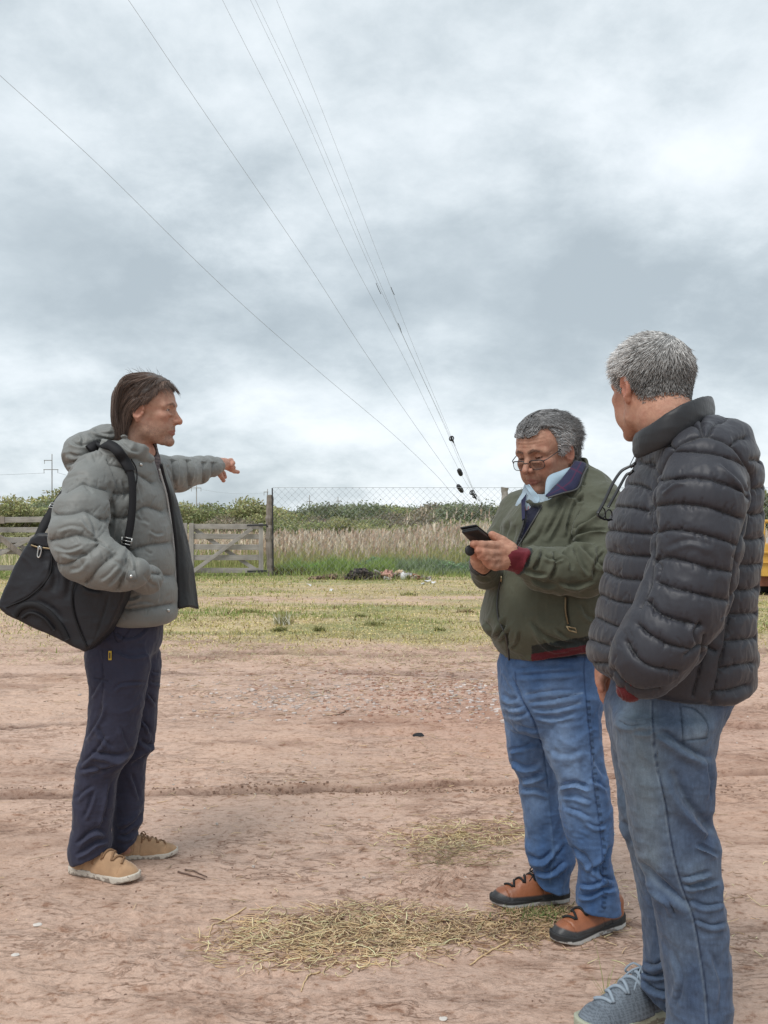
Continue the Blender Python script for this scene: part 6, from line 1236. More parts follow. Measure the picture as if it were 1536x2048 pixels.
f1, f1t, f1s, torso1 = man_pointing()
def black_bag():
    root = empty('shoulder_bag', (-1.12, 3.10, 0.95), 'black nylon shoulder bag hanging tilted at the hip of the man in grey', 'bag')
    yc = 3.125; out = [W(a, b, yc)[[0, 2]] for a, b in ((86, 1066), (150, 1070), (215, 1100), (262, 1150), (252, 1200), (222, 1262), (192, 1290), (178, 1300), (160, 1292), (90, 1258), (24, 1226), (8, 1212), (12, 1196), (40, 1130), (70, 1076))]
    def f(P):
        d = poly_sdf(P[:, 0], P[:, 2], out)+0.012; t = 0.046+0.014*np.exp(-(((P[:, 0]+1.12)/0.13)**2+((P[:, 2]-1.0)/0.12)**2))-0.01
        w = np.abs(P[:, 1]-yc)-t; q = np.stack([np.maximum(d, 0), np.maximum(w, 0)], 1); return (np.minimum(np.maximum(d, w), 0)+np.hypot(q[:, 0], q[:, 1])-0.013).astype(np.float32)
    V, Q = nets(f, (-1.36, 3.0, 0.76), (-0.82, 3.26, 1.30), 0.0038); V = relax(V, Q, 1, 0.4); N = vnormals(V, Q)
    pip = [([(88, 1070), (104, 1100), (98, 1150), (62, 1190), (14, 1214)], 2.2, -.004), ([(158, 1150), (146, 1180), (148, 1220), (160, 1260), (174, 1296)], 2.2, -.004), ([(216, 1190), (206, 1230), (186, 1284)], 2.2, -.004), ([(60, 1088), (85, 1096), (108, 1096)], 2.2, -.005),
           ([(105, 1120), (112, 1150), (104, 1185)], 8, .006, 1), ([(128, 1130), (140, 1160), (132, 1200)], 8, .006, 1), ([(70, 1200), (100, 1215), (130, 1245)], 7, .005, 1), ([(165, 1160), (180, 1175), (206, 1180)], 5, .004, 1)]
    V = folds(V, N, pip); V = crumple(V, vnormals(V, Q), 0.003, (9, 9, 9), 44); C = np.tile((0.017, 0.018, 0.023), (len(V), 1)); N = vnormals(V, Q)
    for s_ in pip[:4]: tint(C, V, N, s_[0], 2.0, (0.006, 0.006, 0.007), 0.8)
    b = mesh_np('bag_body', V, Q, M['nylon'], root, cols=C)
    def tube(name, pts, r, mat, par=b, n=24, flat=1.0, off=0.004):
        P = np.array([surf(f, x, y, 3.0, 3.3, off) for x, y in spline(pts, n)]); mb = MB(); mb.tube(P, r, 6); o = mb.build(name, mat, root, smooth=True); return o
    tube('piping', [(12, 1215), (60, 1192), (98, 1152), (105, 1104)], 0.0028, M['black_fabric']); tube('piping', [(174, 1294), (158, 1258), (146, 1220), (145, 1182), (156, 1154)], 0.0028, M['black_fabric'])
    for pts, w in (([(28, 1232), (42, 1214), (70, 1210), (100, 1228), (122, 1256), (134, 1280)], 0.022), ([(44, 1236), (62, 1226), (88, 1238), (108, 1262)], 0.010)):
        V2, Q2 = ribbon(f, pts, w, 0.006, 3.0, 3.3, 0.006); mesh_np('carry_handle', V2, Q2, M['black_fabric'], root)
    tube('reflective_trim', [(28, 1231), (36, 1222), (42, 1215)], 0.0020, M['silver']); tube('zip', [(62, 1090), (74, 1094), (96, 1097), (108, 1098)], 0.0034, M['zip_brass'])
    mb = MB()
    for p in ([(79, 1092), (83, 1100), (79, 1114), (75, 1112), (77, 1098), (79, 1092)],):
        mb.tube(np.array([surf(f, x, y, 3.0, 3.3, 0.010) for x, y in spline(p, 20)]), 0.0026, 6)
    mb.box(surf(f, 80, 1096, 3.0, 3.3, 0.008), (0.016, 0.006, 0.010)); mb.build('zip_pull', M['silver'], root, smooth=True)
    # strap: over the near shoulder, one end down the chest, the other behind the back
    fb = lambda P: np.minimum(torso1(P), f1t(P)+0.0).astype(np.float32)
    pad = [(178, 900), (190, 892), (207, 888), (226, 893), (240, 908), (252, 926), (262, 944)]
    V2, Q2 = ribbon(fb, pad, 0.036, 0.012, 2.95, 3.5, 0.014, 36); mesh_np('shoulder_pad', V2, Q2, M['black_fabric'], root)
    V2, Q2 = ribbon(fb, [(260, 940), (265, 972), (265, 1010), (261, 1050), (255, 1080), (248, 1112), (246, 1130)], 0.026, 0.004, 2.95, 3.5, 0.026, 36); mesh_np('strap', V2, Q2, M['black_fabric'], root)
    V2, Q2 = path_strip(np.array([W(150, 945, 3.42), W(136, 972, 3.36), W(122, 993, 3.28), W(110, 1012, 3.22), W(93, 1042, 3.16), W(74, 1076, 3.12), W(62, 1098, 3.10)]), np.concatenate([np.full(10, .026), np.linspace(.026, .032, 10), np.linspace(.032, .014, 10)]), 0.004, (0.15, -1, 0.1), 30); mesh_np('strap', V2, Q2, M['black_fabric'], root)
    for c, ax, w in ((surf(fb, 253, 1082, 2.95, 3.5, 0.034), W(250, 1106, 3.1)-W(256, 1076, 3.1), .034), (W(110, 1012, 3.21), W(93, 1042, 3.16)-W(110, 1012, 3.21), .034)):
        a = ax/np.linalg.norm(ax); s_ = np.cross(a, (0, -1, 0)); s_ /= np.linalg.norm(s_); mb = MB()
        for k in (-0.011, 0.0, 0.011): mb.tube([c+a*k-s_*w/2, c+a*k+s_*w/2], 0.0024, 6)
        for k in (-1, 1): mb.tube([c-a*0.012+s_*w/2*k, c+a*0.012+s_*w/2*k], 0.0024, 6)
        mb.build('buckle', M['silver'], root, smooth=True)
M['zip_brass'] = plain('zip_brass', (0.22, 0.17, 0.10), 0.4, 0.5, 0.8)
black_bag()
# ---------------------------------------------------------------- the man reading his phone
def man_phone():
    global SHR
    SHR = 0.982
    root = empty('person', (0.54, 2.93, 0), 'stout man in olive bomber jacket, glasses and bright blue jeans reading a phone', 'person', 'men talking in the yard')
    tone = (0.44, 0.255, 0.18)
    torso = Loft([(922, 1112, 1166, 2.98, .075), (942, 1095, 1184, 2.97, .115), (962, 1070, 1204, 2.96, .150), (988, 1048, 1228, 2.95, .18), (1015, 1022, 1238, 2.94, .20), (1040, 1008, 1240, 2.93, .21), (1075, 1000, 1240, 2.93, .22), (1138, 989, 1237, 2.92, .23),
                  (1195, 969, 1228, 2.92, .24), (1232, 961, 1220, 2.92, .24), (1255, 962, 1213, 2.92, .235), (1276, 980, 1208, 2.92, .215), (1300, 996, 1204, 2.93, .20), (1326, 1002, 1202, 2.93, .195), (1345, 1003, 1202, 2.93, .19)], 2.3)
    ruck = lambda P: 0.006*np.sin(P[:, 0]*30)*np.exp(-((P[:, 2]-W(0, 1290, 2.9)[2])/0.02)**2)
    slL = wp([(1176, 985, 2.88, .072), (1190, 1020, 2.82, .080), (1196, 1075, 2.74, .080), (1196, 1120, 2.69, .078), (1168, 1143, 2.66, .070), (1120, 1143, 2.64, .062), (1080, 1136, 2.63, .056), (1052, 1127, 2.62, .044)])
    slR = wp([(1040, 1025, 3.03, .070), (1008, 1090, 3.00, .062), (984, 1140, 2.93, .052), (975, 1145, 2.84, .047), (965, 1130, 2.74, .038)])
    cufG = wp([(1054, 1127, 2.62, .041), (1038, 1121, 2.615, .040)]); cufM = wp([(1036, 1120, 2.615, .0395), (1022, 1115, 2.61, .037)]); cufR = wp([(966, 1131, 2.75, .036), (961, 1124, 2.71, .033)])
    hx = [950, 1001, 1022, 1064, 1120, 1172, 1240]; hy = [1312, 1316, 1326, 1322, 1313, 1304, 1296]
    nk = wp([(1104, 900, 2.92, .085), (1094, 948, 2.87, .080), (1086, 974, 2.82, .056)])
    def f_t(P):
        t = torso(P)+ruck(P); px = 768+P[:, 0]/2.75*F; cz = CH-(np.interp(px, hx, hy)-HZ)/F*2.75
        return smax(smax(t, cz-P[:, 2], 0.008), -s_chain(P, nk), 0.01)
    def f_s(P): return np.minimum(np.minimum(s_chain(P, slL, 0.02), s_chain(P, cufG)), s_chain(P, cufM))
    def f(P):
        d = smin(f_t(P), f_s(P), np.interp(P[:, 2], [1.20, 1.33], [0.006, 0.04]).astype(np.float32))
        r = np.minimum(s_chain(P, slR, 0.02), s_chain(P, cufR)); return smin(d, r, np.interp(P[:, 2], [1.16, 1.28], [0.006, 0.05]).astype(np.float32)).astype(np.float32)
    V, Q = nets(f, (0.22, 2.48, 0.80), (0.84, 3.24, 1.50), 0.0032); V = relax(V, Q, 1, 0.4); N = vnormals(V, Q); P32 = V.astype(np.float32)
    arm = f_s(P32) < f_t(P32)-0.002; far = s_chain(P32, slR, 0.02) < f_t(P32)-0.002; body = ~arm & ~far
    p = proj(V); fc = facing(V, N)
    vee = [(1041, 1000), (1060, 1006), (1078, 1008), (1094, 994), (1074, 1028), (1052, 1062), (1034, 1094), (1028, 1098), (1040, 1066), (1049, 1034)]
    vm = inpoly(p, vee) & (fc > 0.3) & body; V = V-N*(0.016*vm)[:, None]
    fa = [([(1140, 1050), (1118, 1085), (1108, 1096)], 4, -0.0081), ([(1150, 1060), (1175, 1040), (1205, 1020)], 4, 0.0135, 1), ([(1142, 1078), (1175, 1062), (1215, 1058)], 4, 0.0121, 1), ([(1120, 1096), (1150, 1085), (1190, 1080)], 4.5, 0.0135, 1), ([(1162, 1090), (1180, 1110), (1200, 1140)], 4, 0.0135, 1),
          ([(1150, 1095), (1160, 1120), (1178, 1150)], 4, 0.0108, 1), ([(1200, 1090), (1195, 1115), (1212, 1140)], 4, 0.0108, 1), ([(1108, 1102), (1112, 1130), (1100, 1160)], 4, 0.0108, 1), ([(1085, 1100), (1078, 1120), (1068, 1140)], 3.5, 0.0108, 1), ([(1068, 1098), (1058, 1116), (1052, 1138)], 3, 0.0095, 1),
          ([(1125, 1104), (1140, 1118), (1144, 1140)], 3.5, 0.0095, 1), ([(1060, 1156), (1085, 1168), (1115, 1172)], 3.5, 0.0081, 1), ([(1048, 1140), (1070, 1148), (1095, 1150)], 3.5, 0.0081, 1), ([(1090, 1112), (1105, 1120), (1128, 1116)], 3, 0.0068, 1),
          ([(1210, 1100), (1190, 1130), (1188, 1160)], 4, 0.0095, 1), ([(1118, 1165), (1150, 1172), (1190, 1160)], 4, 0.0081, 1)]
    fb = [([(1180, 1000), (1160, 1030), (1146, 1065), (1138, 1100)], 3, -0.0135), ([(1175, 985), (1150, 1010), (1138, 1048), (1136, 1075)], 4, 0.0108, 1), ([(1126, 1000), (1112, 1035), (1086, 1078)], 5, 0.0081, 1), ([(1140, 1000), (1122, 1050), (1100, 1090)], 5, 0.0068, 1), ([(1100, 1030), (1080, 1070), (1052, 1095)], 5, 0.0068, 1),
          ([(1150, 965), (1180, 972), (1205, 990)], 4, 0.0081, 1), ([(1125, 985), (1160, 1000), (1190, 1000)], 4, 0.0068, 1), ([(1062, 1240), (1090, 1272), (1130, 1286), (1180, 1284)], 5, 0.0108, 1), ([(1072, 1262), (1100, 1292), (1140, 1296)], 4, 0.0081, 1), ([(1110, 1256), (1135, 1276), (1165, 1282)], 4, 0.0081, 1),
          ([(968, 1240), (980, 1262), (985, 1284)], 4, 0.0108, 1), ([(1010, 1235), (1002, 1262), (985, 1282)], 4, 0.0121, 1), ([(1020, 1255), (1010, 1275), (998, 1284)], 4, 0.0095, 1), ([(1040, 1262), (1035, 1285), (1022, 1300)], 3, 0.0068, 1), ([(1020, 1040), (1010, 1070), (1004, 1095)], 4, 0.0081, 1), ([(1030, 1050), (1022, 1085), (1018, 1100)], 4, -0.0068),
          ([(1134, 1192), (1134, 1220), (1138, 1250)], 2.2, -0.0081), ([(1160, 1205), (1175, 1230), (1196, 1240)], 5, 0.0054, 1), ([(1002, 1150), (994, 1200), (997, 1240), (1012, 1272), (1018, 1320)], 2.4, -0.0095)]
    V = folds(V, N, fa, arm.astype(float)); V = folds(V, N, fb, body.astype(float)); V = folds(V, N, [([(950, 1130), (960, 1142), (976, 1146)], 3, .006, 1), ([(952, 1148), (964, 1156), (980, 1156)], 3, .006, 1)], far.astype(float))
    V = crumple(V, vnormals(V, Q), 0.0045, (10, 10, 9), 61, mask=0.7+0.8*arm); V = crumple(V, vnormals(V, Q), 0.0012, (30, 30, 26), 62)
    C = np.tile((0.098, 0.104, 0.074), (len(V), 1)); N = vnormals(V, Q)
    pv = proj(relax(V, Q, 6, 0.5)); hyv = np.interp(pv[:, 0], hx, hy); back = (fc <= 0.05) & body
    band = body & (((p[:, 0] > 1063) & (fc > 0.05)) | back) & (V[:, 2] < 1.0)
    C[band & (pv[:, 1] > hyv-31)] = (0.030, 0.036, 0.034); C[band & (pv[:, 1] > hyv-14)] = (0.115, 0.018, 0.026)
    rib = band & (pv[:, 1] > hyv-31); V = V+N*(0.0012*rib*np.sin((V[:, 0]+V[:, 1])*900))[:, None]
    C[s_chain(P32, cufG) < 0.003] = (0.040, 0.048, 0.045); C[s_chain(P32, cufM) < 0.0035] = (0.150, 0.020, 0.030); C[s_chain(P32, cufR) < 0.003] = (0.02, 0.022, 0.022)
    C[vm] = (0.018, 0.020, 0.040)
    k = vm & (p[:, 0] < 1050) & (p[:, 1] > 1010); C[k] = (0.020, 0.022, 0.06)
    tint(C, V, N, [(1134, 1190), (1135, 1225), (1139, 1250)], 3, (0.03, 0.032, 0.026), .7, body); tint(C, V, N, [(1143, 1085), (1160, 1050), (1190, 1012)], 3, (0.05, 0.052, 0.04), .6, body)
    jk = mesh_np('jacket', V, Q, M['canvas'], root, cols=C)
    fS = lambda P: f(P)
    def line(name, pts, r, mat, off, n=30, fld=None, sm=6):
        P = np.array([surf(fld or fS, x, y, 2.4, 3.1, off) for x, y in spline(pts, n)])
        for _ in range(sm): P[1:-1] = (P[:-2]+2*P[1:-1]+P[2:])/4
        mb = MB(); mb.tube(P, r, 6); o = mb.build(name, mat, root, smooth=True); o.parent = jk; return o
    line('zip', [(1002, 1152), (994, 1200), (997, 1240), (1012, 1272), (1018, 1320)], 0.0028, M['zip_dark'], 0.001)
    line('zip', [(1094, 996), (1074, 1030), (1050, 1070), (1034, 1096)], 0.0030, M['zip_dark'], 0.003); line('zip', [(1042, 1004), (1049, 1034), (1041, 1066), (1030, 1092)], 0.0030, M['zip_dark'], 0.006)
    line('pocket_zip', [(1131, 1194), (1131, 1222), (1136, 1248)], 0.0026, M['zip_brass'], 0.003)
    mb = MB()
    c = surf(fS, 1144, 1258, 2.4, 3.1, 0.008)
    mb.tube([c+(-0.016, 0, 0.008), c+(0.010, 0, 0.002), c+(0.013, 0, -0.010), c+(-0.008, 0, -0.004), c+(-0.016, 0, 0.008)], 0.0022, 6); c = surf(fS, 1002, 1152, 2.4, 3.1, 0.006); mb.tube([c, c+(0.001, 0, -0.018)], 0.0030, 6); o = mb.build('zip_pull', M['brass'], root, smooth=True); o.parent = jk
    # collar leaves: olive outside, navy tartan lining turned out; pale shirt collar
    def leaf(name, rows, th, mat, col, par, plaid=False, wob=0.003):
        V2, Q2 = sheet(rows, th, 40, 18, wob); C2 = np.tile(np.array(col), (len(V2), 1)); h_ = len(V2)//2
        if plaid:
            u = np.tile(np.arange(18), 40); v = np.repeat(np.arange(40), 18); k = np.zeros(len(V2), bool); k[:h_] = (u == 8) | (v % 17 == 9); C2[k] = (0.085, 0.015, 0.05); C2[h_:] = (0.098, 0.104, 0.074)
        o = mesh_np(name, V2, Q2, mat, root, cols=C2); o.parent = par; return o
    leaf('collar', [((1150, 921, 2.86), (1174, 927, 2.86), .01), ((1139, 937, 2.82), (1164, 950, 2.80), .012), ((1124, 956, 2.78), (1153, 976, 2.76), .012), ((1108, 974, 2.75), (1124, 985, 2.73), .006), ((1091, 990, 2.735), (1096, 995, 2.73))], 0.006, M['canvas'], (0.022, 0.024, 0.062), jk, True)
    leaf('collar', [((1148, 916, 2.93), (1128, 925, 3.02)), ((1172, 916, 2.90), (1158, 921, 3.04)), ((1178, 932, 2.88), (1176, 940, 3.02)), ((1184, 948, 2.88), (1190, 955, 3.0))], 0.008, M['canvas'], (0.098, 0.104, 0.074), jk)
    leaf('collar', [((1054, 985, 2.86), (1044, 999, 2.82)), ((1050, 1010, 2.80), (1043, 1016, 2.79)), ((1050, 1036, 2.75), (1044, 1040, 2.745))], 0.005, M['canvas'], (0.022, 0.024, 0.062), jk)
    P = np.array([W(a, b, c) for a, b, c in ((1176, 930, 2.85), (1166, 951, 2.79), (1155, 977, 2.75), (1124, 987, 2.725), (1096, 996, 2.72))]); mb = MB(); mb.tube(spline(P, 30), 0.003, 6); o = mb.build('zip', M['zip_dark'], root, smooth=True); o.parent = jk
    # shirt
    sh = lambda P: smax(s_chain(P, wp([(1112, 950, 2.96, .070), (1100, 985, 2.93, .078), (1080, 1030, 2.90, .078), (1066, 1070, 2.88, .075)]), 0.02), -s_chain(P, wp([(1098, 880, 2.90, .095), (1088, 945, 2.87, .072)])), 0.006).astype(np.float32)
    V, Q = nets(sh, (0.36, 2.70, 1.2), (0.70, 3.1, 1.52), 0.004); N = vnormals(V, Q); V = crumple(V, N, 0.002, (30, 30, 20), 14); C = np.tile((0.40, 0.50, 0.58), (len(V), 1)); p2 = proj(V); C[p2[:, 1] > 1020] = (0.52, 0.34, 0.30); C[(p2[:, 1] > 1012) & (np.sin(V[:, 0]*700) > 0.5)] = (0.45, 0.12, 0.12)
    sht = mesh_np('shirt', V, Q, M['shirt'], root, cols=C)
    leaf('shirt_collar', [((1146, 932, 2.86), (1149, 938, 2.84), .004), ((1122, 941, 2.80), (1128, 956, 2.79), .006), ((1095, 955, 2.765), (1104, 978, 2.75), .006), ((1089, 992, 2.745), (1092, 994, 2.74))], 0.003, M['shirt'], (0.36, 0.48, 0.57), sht, wob=0.001)
    leaf('shirt_collar', [((1050, 971, 2.83), (1057, 969, 2.80)), ((1057, 982, 2.79), (1068, 982, 2.77)), ((1066, 996, 2.77), (1078, 994, 2.75)), ((1075, 1006, 2.745), (1078, 1003, 2.74))], 0.003, M['shirt'], (0.36, 0.48, 0.57), sht, wob=0.001)
    # ---- jeans
    hips = Loft([(1300, 1000, 1202, 2.93, .180), (1345, 995, 1204, 2.93, .180), (1390, 999, 1206, 2.93, .178), (1425, 1010, 1195, 2.93, .160), (1460, 1030, 1180, 2.93, .13)], 2.3)
    legF = Loft([(1370, 996, 1110, 3.01, .095), (1400, 1001, 1115, 3.01, .100), (1446, 1008, 1112, 3.02, .098), (1490, 1013, 1110, 3.02, .092), (1528, 1022, 1113, 3.03, .088), (1560, 1037, 1117, 3.03, .084), (1580, 1038, 1120, 3.04, .082), (1622, 1046, 1128, 3.04, .080),
                 (1666, 1050, 1140, 3.05, .080), (1700, 1050, 1149, 3.05, .080), (1725, 1060, 1148, 3.05, .076), (1745, 1067, 1142, 3.05, .070), (1770, 1072, 1139, 3.05, .066), (1800, 1078, 1139, 3.05, .062)], 2.2)
    legN = Loft([(1380, 1075, 1206, 2.84, .095), (1432, 1082, 1200, 2.84, .098), (1482, 1084, 1203, 2.84, .095), (1523, 1097, 1208, 2.84, .090), (1555, 1114, 1213, 2.83, .086), (1575, 1119, 1217, 2.83, .084), (1600, 1119, 1221, 2.83, .080), (1637, 1122, 1225, 2.83, .078),
                 (1672, 1131, 1226, 2.83, .076), (1707, 1150, 1222, 2.83, .072), (1735, 1158, 1222, 2.84, .070), (1765, 1158, 1231, 2.84, .072), (1795, 1152, 1238, 2.84, .074), (1835, 1154, 1242, 2.84, .070)], 2.2)
    def f_tr(P):
        px = 768+P[:, 0]/2.84*F; c1 = CH-(np.interp(px, [1150, 1200, 1240], [1812, 1818, 1826])-HZ)/F*2.84; n_ = smax(legN(P), c1-P[:, 2], 0.006)
        px = 768+P[:, 0]/3.05*F; c2 = CH-(np.interp(px, [1067, 1082, 1137], [1758, 1770, 1782])-HZ)/F*3.05; g_ = smax(legF(P), c2-P[:, 2], 0.006)
        return smin(smin(n_, g_, np.interp(P[:, 2], [0.62, 0.72], [0.004, 0.03]).astype(np.float32)), hips(P), 0.02).astype(np.float32)
    V, Q = nets(f_tr, (0.30, 2.68, 0.02), (0.82, 3.18, 0.88), 0.0036); V = relax(V, Q, 1, 0.4); N = vnormals(V, Q); p = proj(V)
    nm = (V[:, 1] < 2.93).astype(float); up = (p[:, 1] < 1450)
    fw = [([(1028, 1340), (1080, 1334), (1150, 1330)], 4, .004, 1), ([(1030, 1352), (1085, 1350), (1165, 1342)], 4, .004, 1), ([(1004, 1388), (1018, 1400), (1036, 1396)], 4, .006, 1), ([(1004, 1408), (1025, 1416), (1048, 1412)], 4, .006, 1), ([(1006, 1425), (1030, 1432), (1060, 1424)], 4, .005, 1), ([(1050, 1392), (1090, 1384), (1150, 1380)], 4, .005, 1),
          ([(1058, 1404), (1100, 1400), (1165, 1388)], 4, .006, 1), ([(1066, 1418), (1105, 1418), (1160, 1408)], 4, .006, 1), ([(1072, 1432), (1110, 1436), (1150, 1428)], 4, .005, 1), ([(1024, 1350), (1030, 1372), (1044, 1400), (1066, 1440), (1080, 1480)], 3, -.006), ([(1016, 1500), (1040, 1496), (1075, 1484)], 4, .006, 1), ([(1020, 1450), (1045, 1455), (1078, 1462)], 4, .005, 1)]
    fn = [([(1118, 1572), (1150, 1566), (1180, 1578)], 4, .010, 1), ([(1122, 1592), (1150, 1592), (1185, 1604)], 4, .006, 1), ([(1128, 1615), (1155, 1622), (1190, 1640)], 4, .005, 1), ([(1180, 1500), (1195, 1530), (1210, 1555)], 5, .005, 1), ([(1135, 1690), (1165, 1710), (1195, 1750)], 4, .007, 1), ([(1222, 1690), (1205, 1730), (1175, 1745)], 5, .009, 1),
          ([(1160, 1768), (1185, 1770), (1210, 1756)], 4, .010, 1), ([(1156, 1790), (1180, 1792), (1206, 1778), (1232, 1776)], 4, .009, 1), ([(1200, 1738), (1204, 1752), (1226, 1762)], 4, .008, 1), ([(1180, 1558), (1200, 1566), (1216, 1580)], 4, .006, 1), ([(1100, 1500), (1130, 1510), (1165, 1500)], 6, .004, 1), ([(1172, 1400), (1180, 1480), (1186, 1560), (1200, 1660), (1206, 1750), (1204, 1815)], 1.6, .003), ([(1172, 1640), (1190, 1652), (1214, 1650)], 4, .005, 1)]
    ff = [([(1022, 1520), (1050, 1535), (1080, 1530)], 4, .008, 1), ([(1042, 1560), (1065, 1556), (1090, 1545)], 4, .010, 1), ([(1040, 1580), (1070, 1578), (1098, 1590)], 4, .007, 1), ([(1052, 1710), (1080, 1720), (1110, 1700)], 5, .009, 1), ([(1070, 1742), (1100, 1745), (1130, 1722)], 4, .009, 1), ([(1130, 1690), (1110, 1712), (1090, 1740)], 4, .007, 1), ([(1092, 1560), (1098, 1620), (1106, 1700), (1100, 1765)], 1.6, .003), ([(1086, 1480), (1092, 1530), (1096, 1580)], 2, -.004)]
    FK[0] = 1.4; V = folds(V, N, fw); V = folds(V, N, fn, nm*(~up)); V = folds(V, N, ff, (1-nm)*(~up)); FK[0] = 1.0; V = crumple(V, vnormals(V, Q), 0.0042, (8, 8, 12), 71); V = crumple(V, vnormals(V, Q), 0.0018, (24, 24, 36), 72)
    N = vnormals(V, Q); C = jeans_dye(V, N, (0.045, 0.108, 0.255), (0.24, 0.35, 0.53), 9, [(1020, 1420, 26, 60, .45), (1110, 1470, 45, 100, .50), (1140, 1540, 40, 60, .45), (1060, 1600, 25, 60, .42), (1160, 1620, 40, 60, .25), (1110, 1400, 60, 25, .25)])
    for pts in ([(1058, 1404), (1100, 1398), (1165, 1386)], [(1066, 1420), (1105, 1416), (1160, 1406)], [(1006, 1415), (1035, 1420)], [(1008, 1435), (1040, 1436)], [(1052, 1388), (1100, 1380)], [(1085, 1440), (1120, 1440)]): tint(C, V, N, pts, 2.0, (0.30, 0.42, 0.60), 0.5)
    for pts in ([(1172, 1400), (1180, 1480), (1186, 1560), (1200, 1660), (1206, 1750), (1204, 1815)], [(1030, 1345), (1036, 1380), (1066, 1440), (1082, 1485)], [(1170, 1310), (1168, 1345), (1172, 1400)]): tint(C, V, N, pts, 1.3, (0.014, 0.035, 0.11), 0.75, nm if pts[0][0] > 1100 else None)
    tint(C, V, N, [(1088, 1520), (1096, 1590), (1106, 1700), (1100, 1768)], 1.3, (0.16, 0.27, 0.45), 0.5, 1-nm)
    d, sd, t = stroke_dist(p, [(1176, 1400), (1184, 1480), (1190, 1560), (1204, 1660), (1210, 1750), (1208, 1815)]); k = (d < 4) & (np.sin(t*190) > 0.2) & (nm > 0) & (facing(V, N) > 0.4); C[k] = C[k]*0.5
    mesh_np('jeans', V, Q, M['denim'], root, cols=C)
    st = dict(tp=0.028, upper=(0.33, 0.115, 0.050), umat=M['leather'], sole=(0.55, 0.55, 0.53), sole2=(0.014, (0.035, 0.035, 0.036)), lace=M['lace_black'], guard=0.040, guard_col=(0.035, 0.035, 0.037), wave=1)
    shoe(root, np.array([(1246-768)/F*2.905, 2.905, 0]), np.array([(1107-768)/F*2.78, 2.78, 0])+np.array([-0.012, -0.02, 0]), dict(st, side=1))
    shoe(root, np.array([(1140-768)/F*3.09, 3.09, 0]), np.array([(982-768)/F*3.03, 3.03, 0]), dict(st, side=-1))
    # ---- body, face, hands
    R = rot(math.radians(224), math.radians(16)); hc = (0.506, 2.90, 1.482)
    h = dict(tone=tone, red=(0.44, 0.17, 0.12), brow_col=(0.055, 0.045, 0.04), stubble=0.28, stubble_col=(0.13, 0.10, 0.09), fold=2.6, fat=0.004, nose=1.25, scale=0.99, wrinkle=0.0009, eye_open=0.0018, look=0.30, lip=(0.30, 0.10, 0.085),
             neck=[(-0.030, 0, -0.05, 0.064), (-0.055, 0, -0.12, 0.070), (-0.075, 0, -0.17, 0.072), (0.02, 0, -0.11, 0.040)])
    head = make_head(h, hc, R, seed=3)
    T = (0.50, 0.285, 0.20)
    hL = hand_mesh([wp([(1034, 1119, 2.615, .026), (1014, 1111, 2.60, .029)]), wp([(1018, 1104, 2.60, .027), (1001, 1103, 2.59, .025)]), wp([(1018, 1120, 2.60, .027), (1004, 1121, 2.59, .024)]),
                    wp([(1003, 1094, 2.590, .0150), (982, 1091, 2.560, .0132), (964, 1090, 2.540, .0120), (947, 1088, 2.530, .0105)]),
                    wp([(1001, 1106, 2.585, .0150), (980, 1107, 2.550, .0132), (966, 1105, 2.535, .0118), (956, 1101, 2.530, .0105)]),
                    wp([(1002, 1118, 2.585, .0145), (984, 1120, 2.555, .0128), (971, 1117, 2.540, .0115), (961, 1112, 2.535, .0102)]),
                    wp([(1006, 1130, 2.590, .0135), (991, 1133, 2.565, .0118), (980, 1130, 2.550, .0105), (972, 1125, 2.545, .0095)]),
                    wp([(1020, 1096, 2.600, .0190), (1005, 1083, 2.600, .0150), (994, 1076, 2.600, .0128), (984, 1070, 2.600, .0115)])], 0.006, T)
    hR = hand_mesh([wp([(964, 1130, 2.72, .028), (960, 1120, 2.68, .028)]), wp([(960, 1118, 2.68, .026), (963, 1106, 2.66, .022)]),
                    wp([(956, 1112, 2.665, .0130), (950, 1105, 2.62, .0115), (953, 1096, 2.60, .0105)]), wp([(958, 1118, 2.665, .0130), (949, 1113, 2.61, .0115), (947, 1106, 2.585, .0100)]),
                    wp([(964, 1122, 2.665, .0120), (955, 1118, 2.62, .0105), (951, 1112, 2.59, .0095)]), wp([(972, 1112, 2.67, .0120), (972, 1100, 2.64, .0110)]), wp([(972, 1116, 2.68, .0140), (982, 1098, 2.67, .0120), (986, 1088, 2.66, .0105)])], 0.006, T)
    chains = [wp([(1108, 950, 2.95, .05), (1110, 1030, 2.94, .09), (1105, 1150, 2.93, .13), (1105, 1280, 2.93, .12), (1105, 1370, 2.93, .10)]), wp([(1150, 1010, 2.90, .05), (1196, 1075, 2.74, .042), (1192, 1130, 2.68, .038), (1120, 1143, 2.64, .032), (1030, 1118, 2.615, .026)]),
              wp([(1060, 1020, 3.0, .05), (1008, 1090, 3.00, .035), (980, 1142, 2.90, .03), (965, 1128, 2.73, .025)]), wp([(1140, 1390, 2.85, .05), (1165, 1580, 2.83, .04), (1198, 1790, 2.85, .026), (1206, 1838, 2.865, .018), (1160, 1862, 2.83, .014)]), wp([(1060, 1390, 3.0, .05), (1078, 1580, 3.04, .04), (1108, 1740, 3.06, .026), (1112, 1775, 3.07, .018), (1040, 1797, 3.045, .014)])]
    V, Q, C = build_body('b', chains, [hL, hR], head); mesh_np('body', V, Q, M['skin'], root, cols=C)
    # ---- hair: wavy, grey at the temples
    sc = h['scale']; zx = [-.12, -.035, -.024, -.014, .010, .016, .030, .036, .046, .070, .085, .10]; zz = [-.058, -.058, -.02, .022, .022, -.014, -.010, .040, .076, .078, .062, .056]
    hl = lambda P: (np.interp(P[:, 0], zx, zz)-P[:, 2]).astype(np.float32)
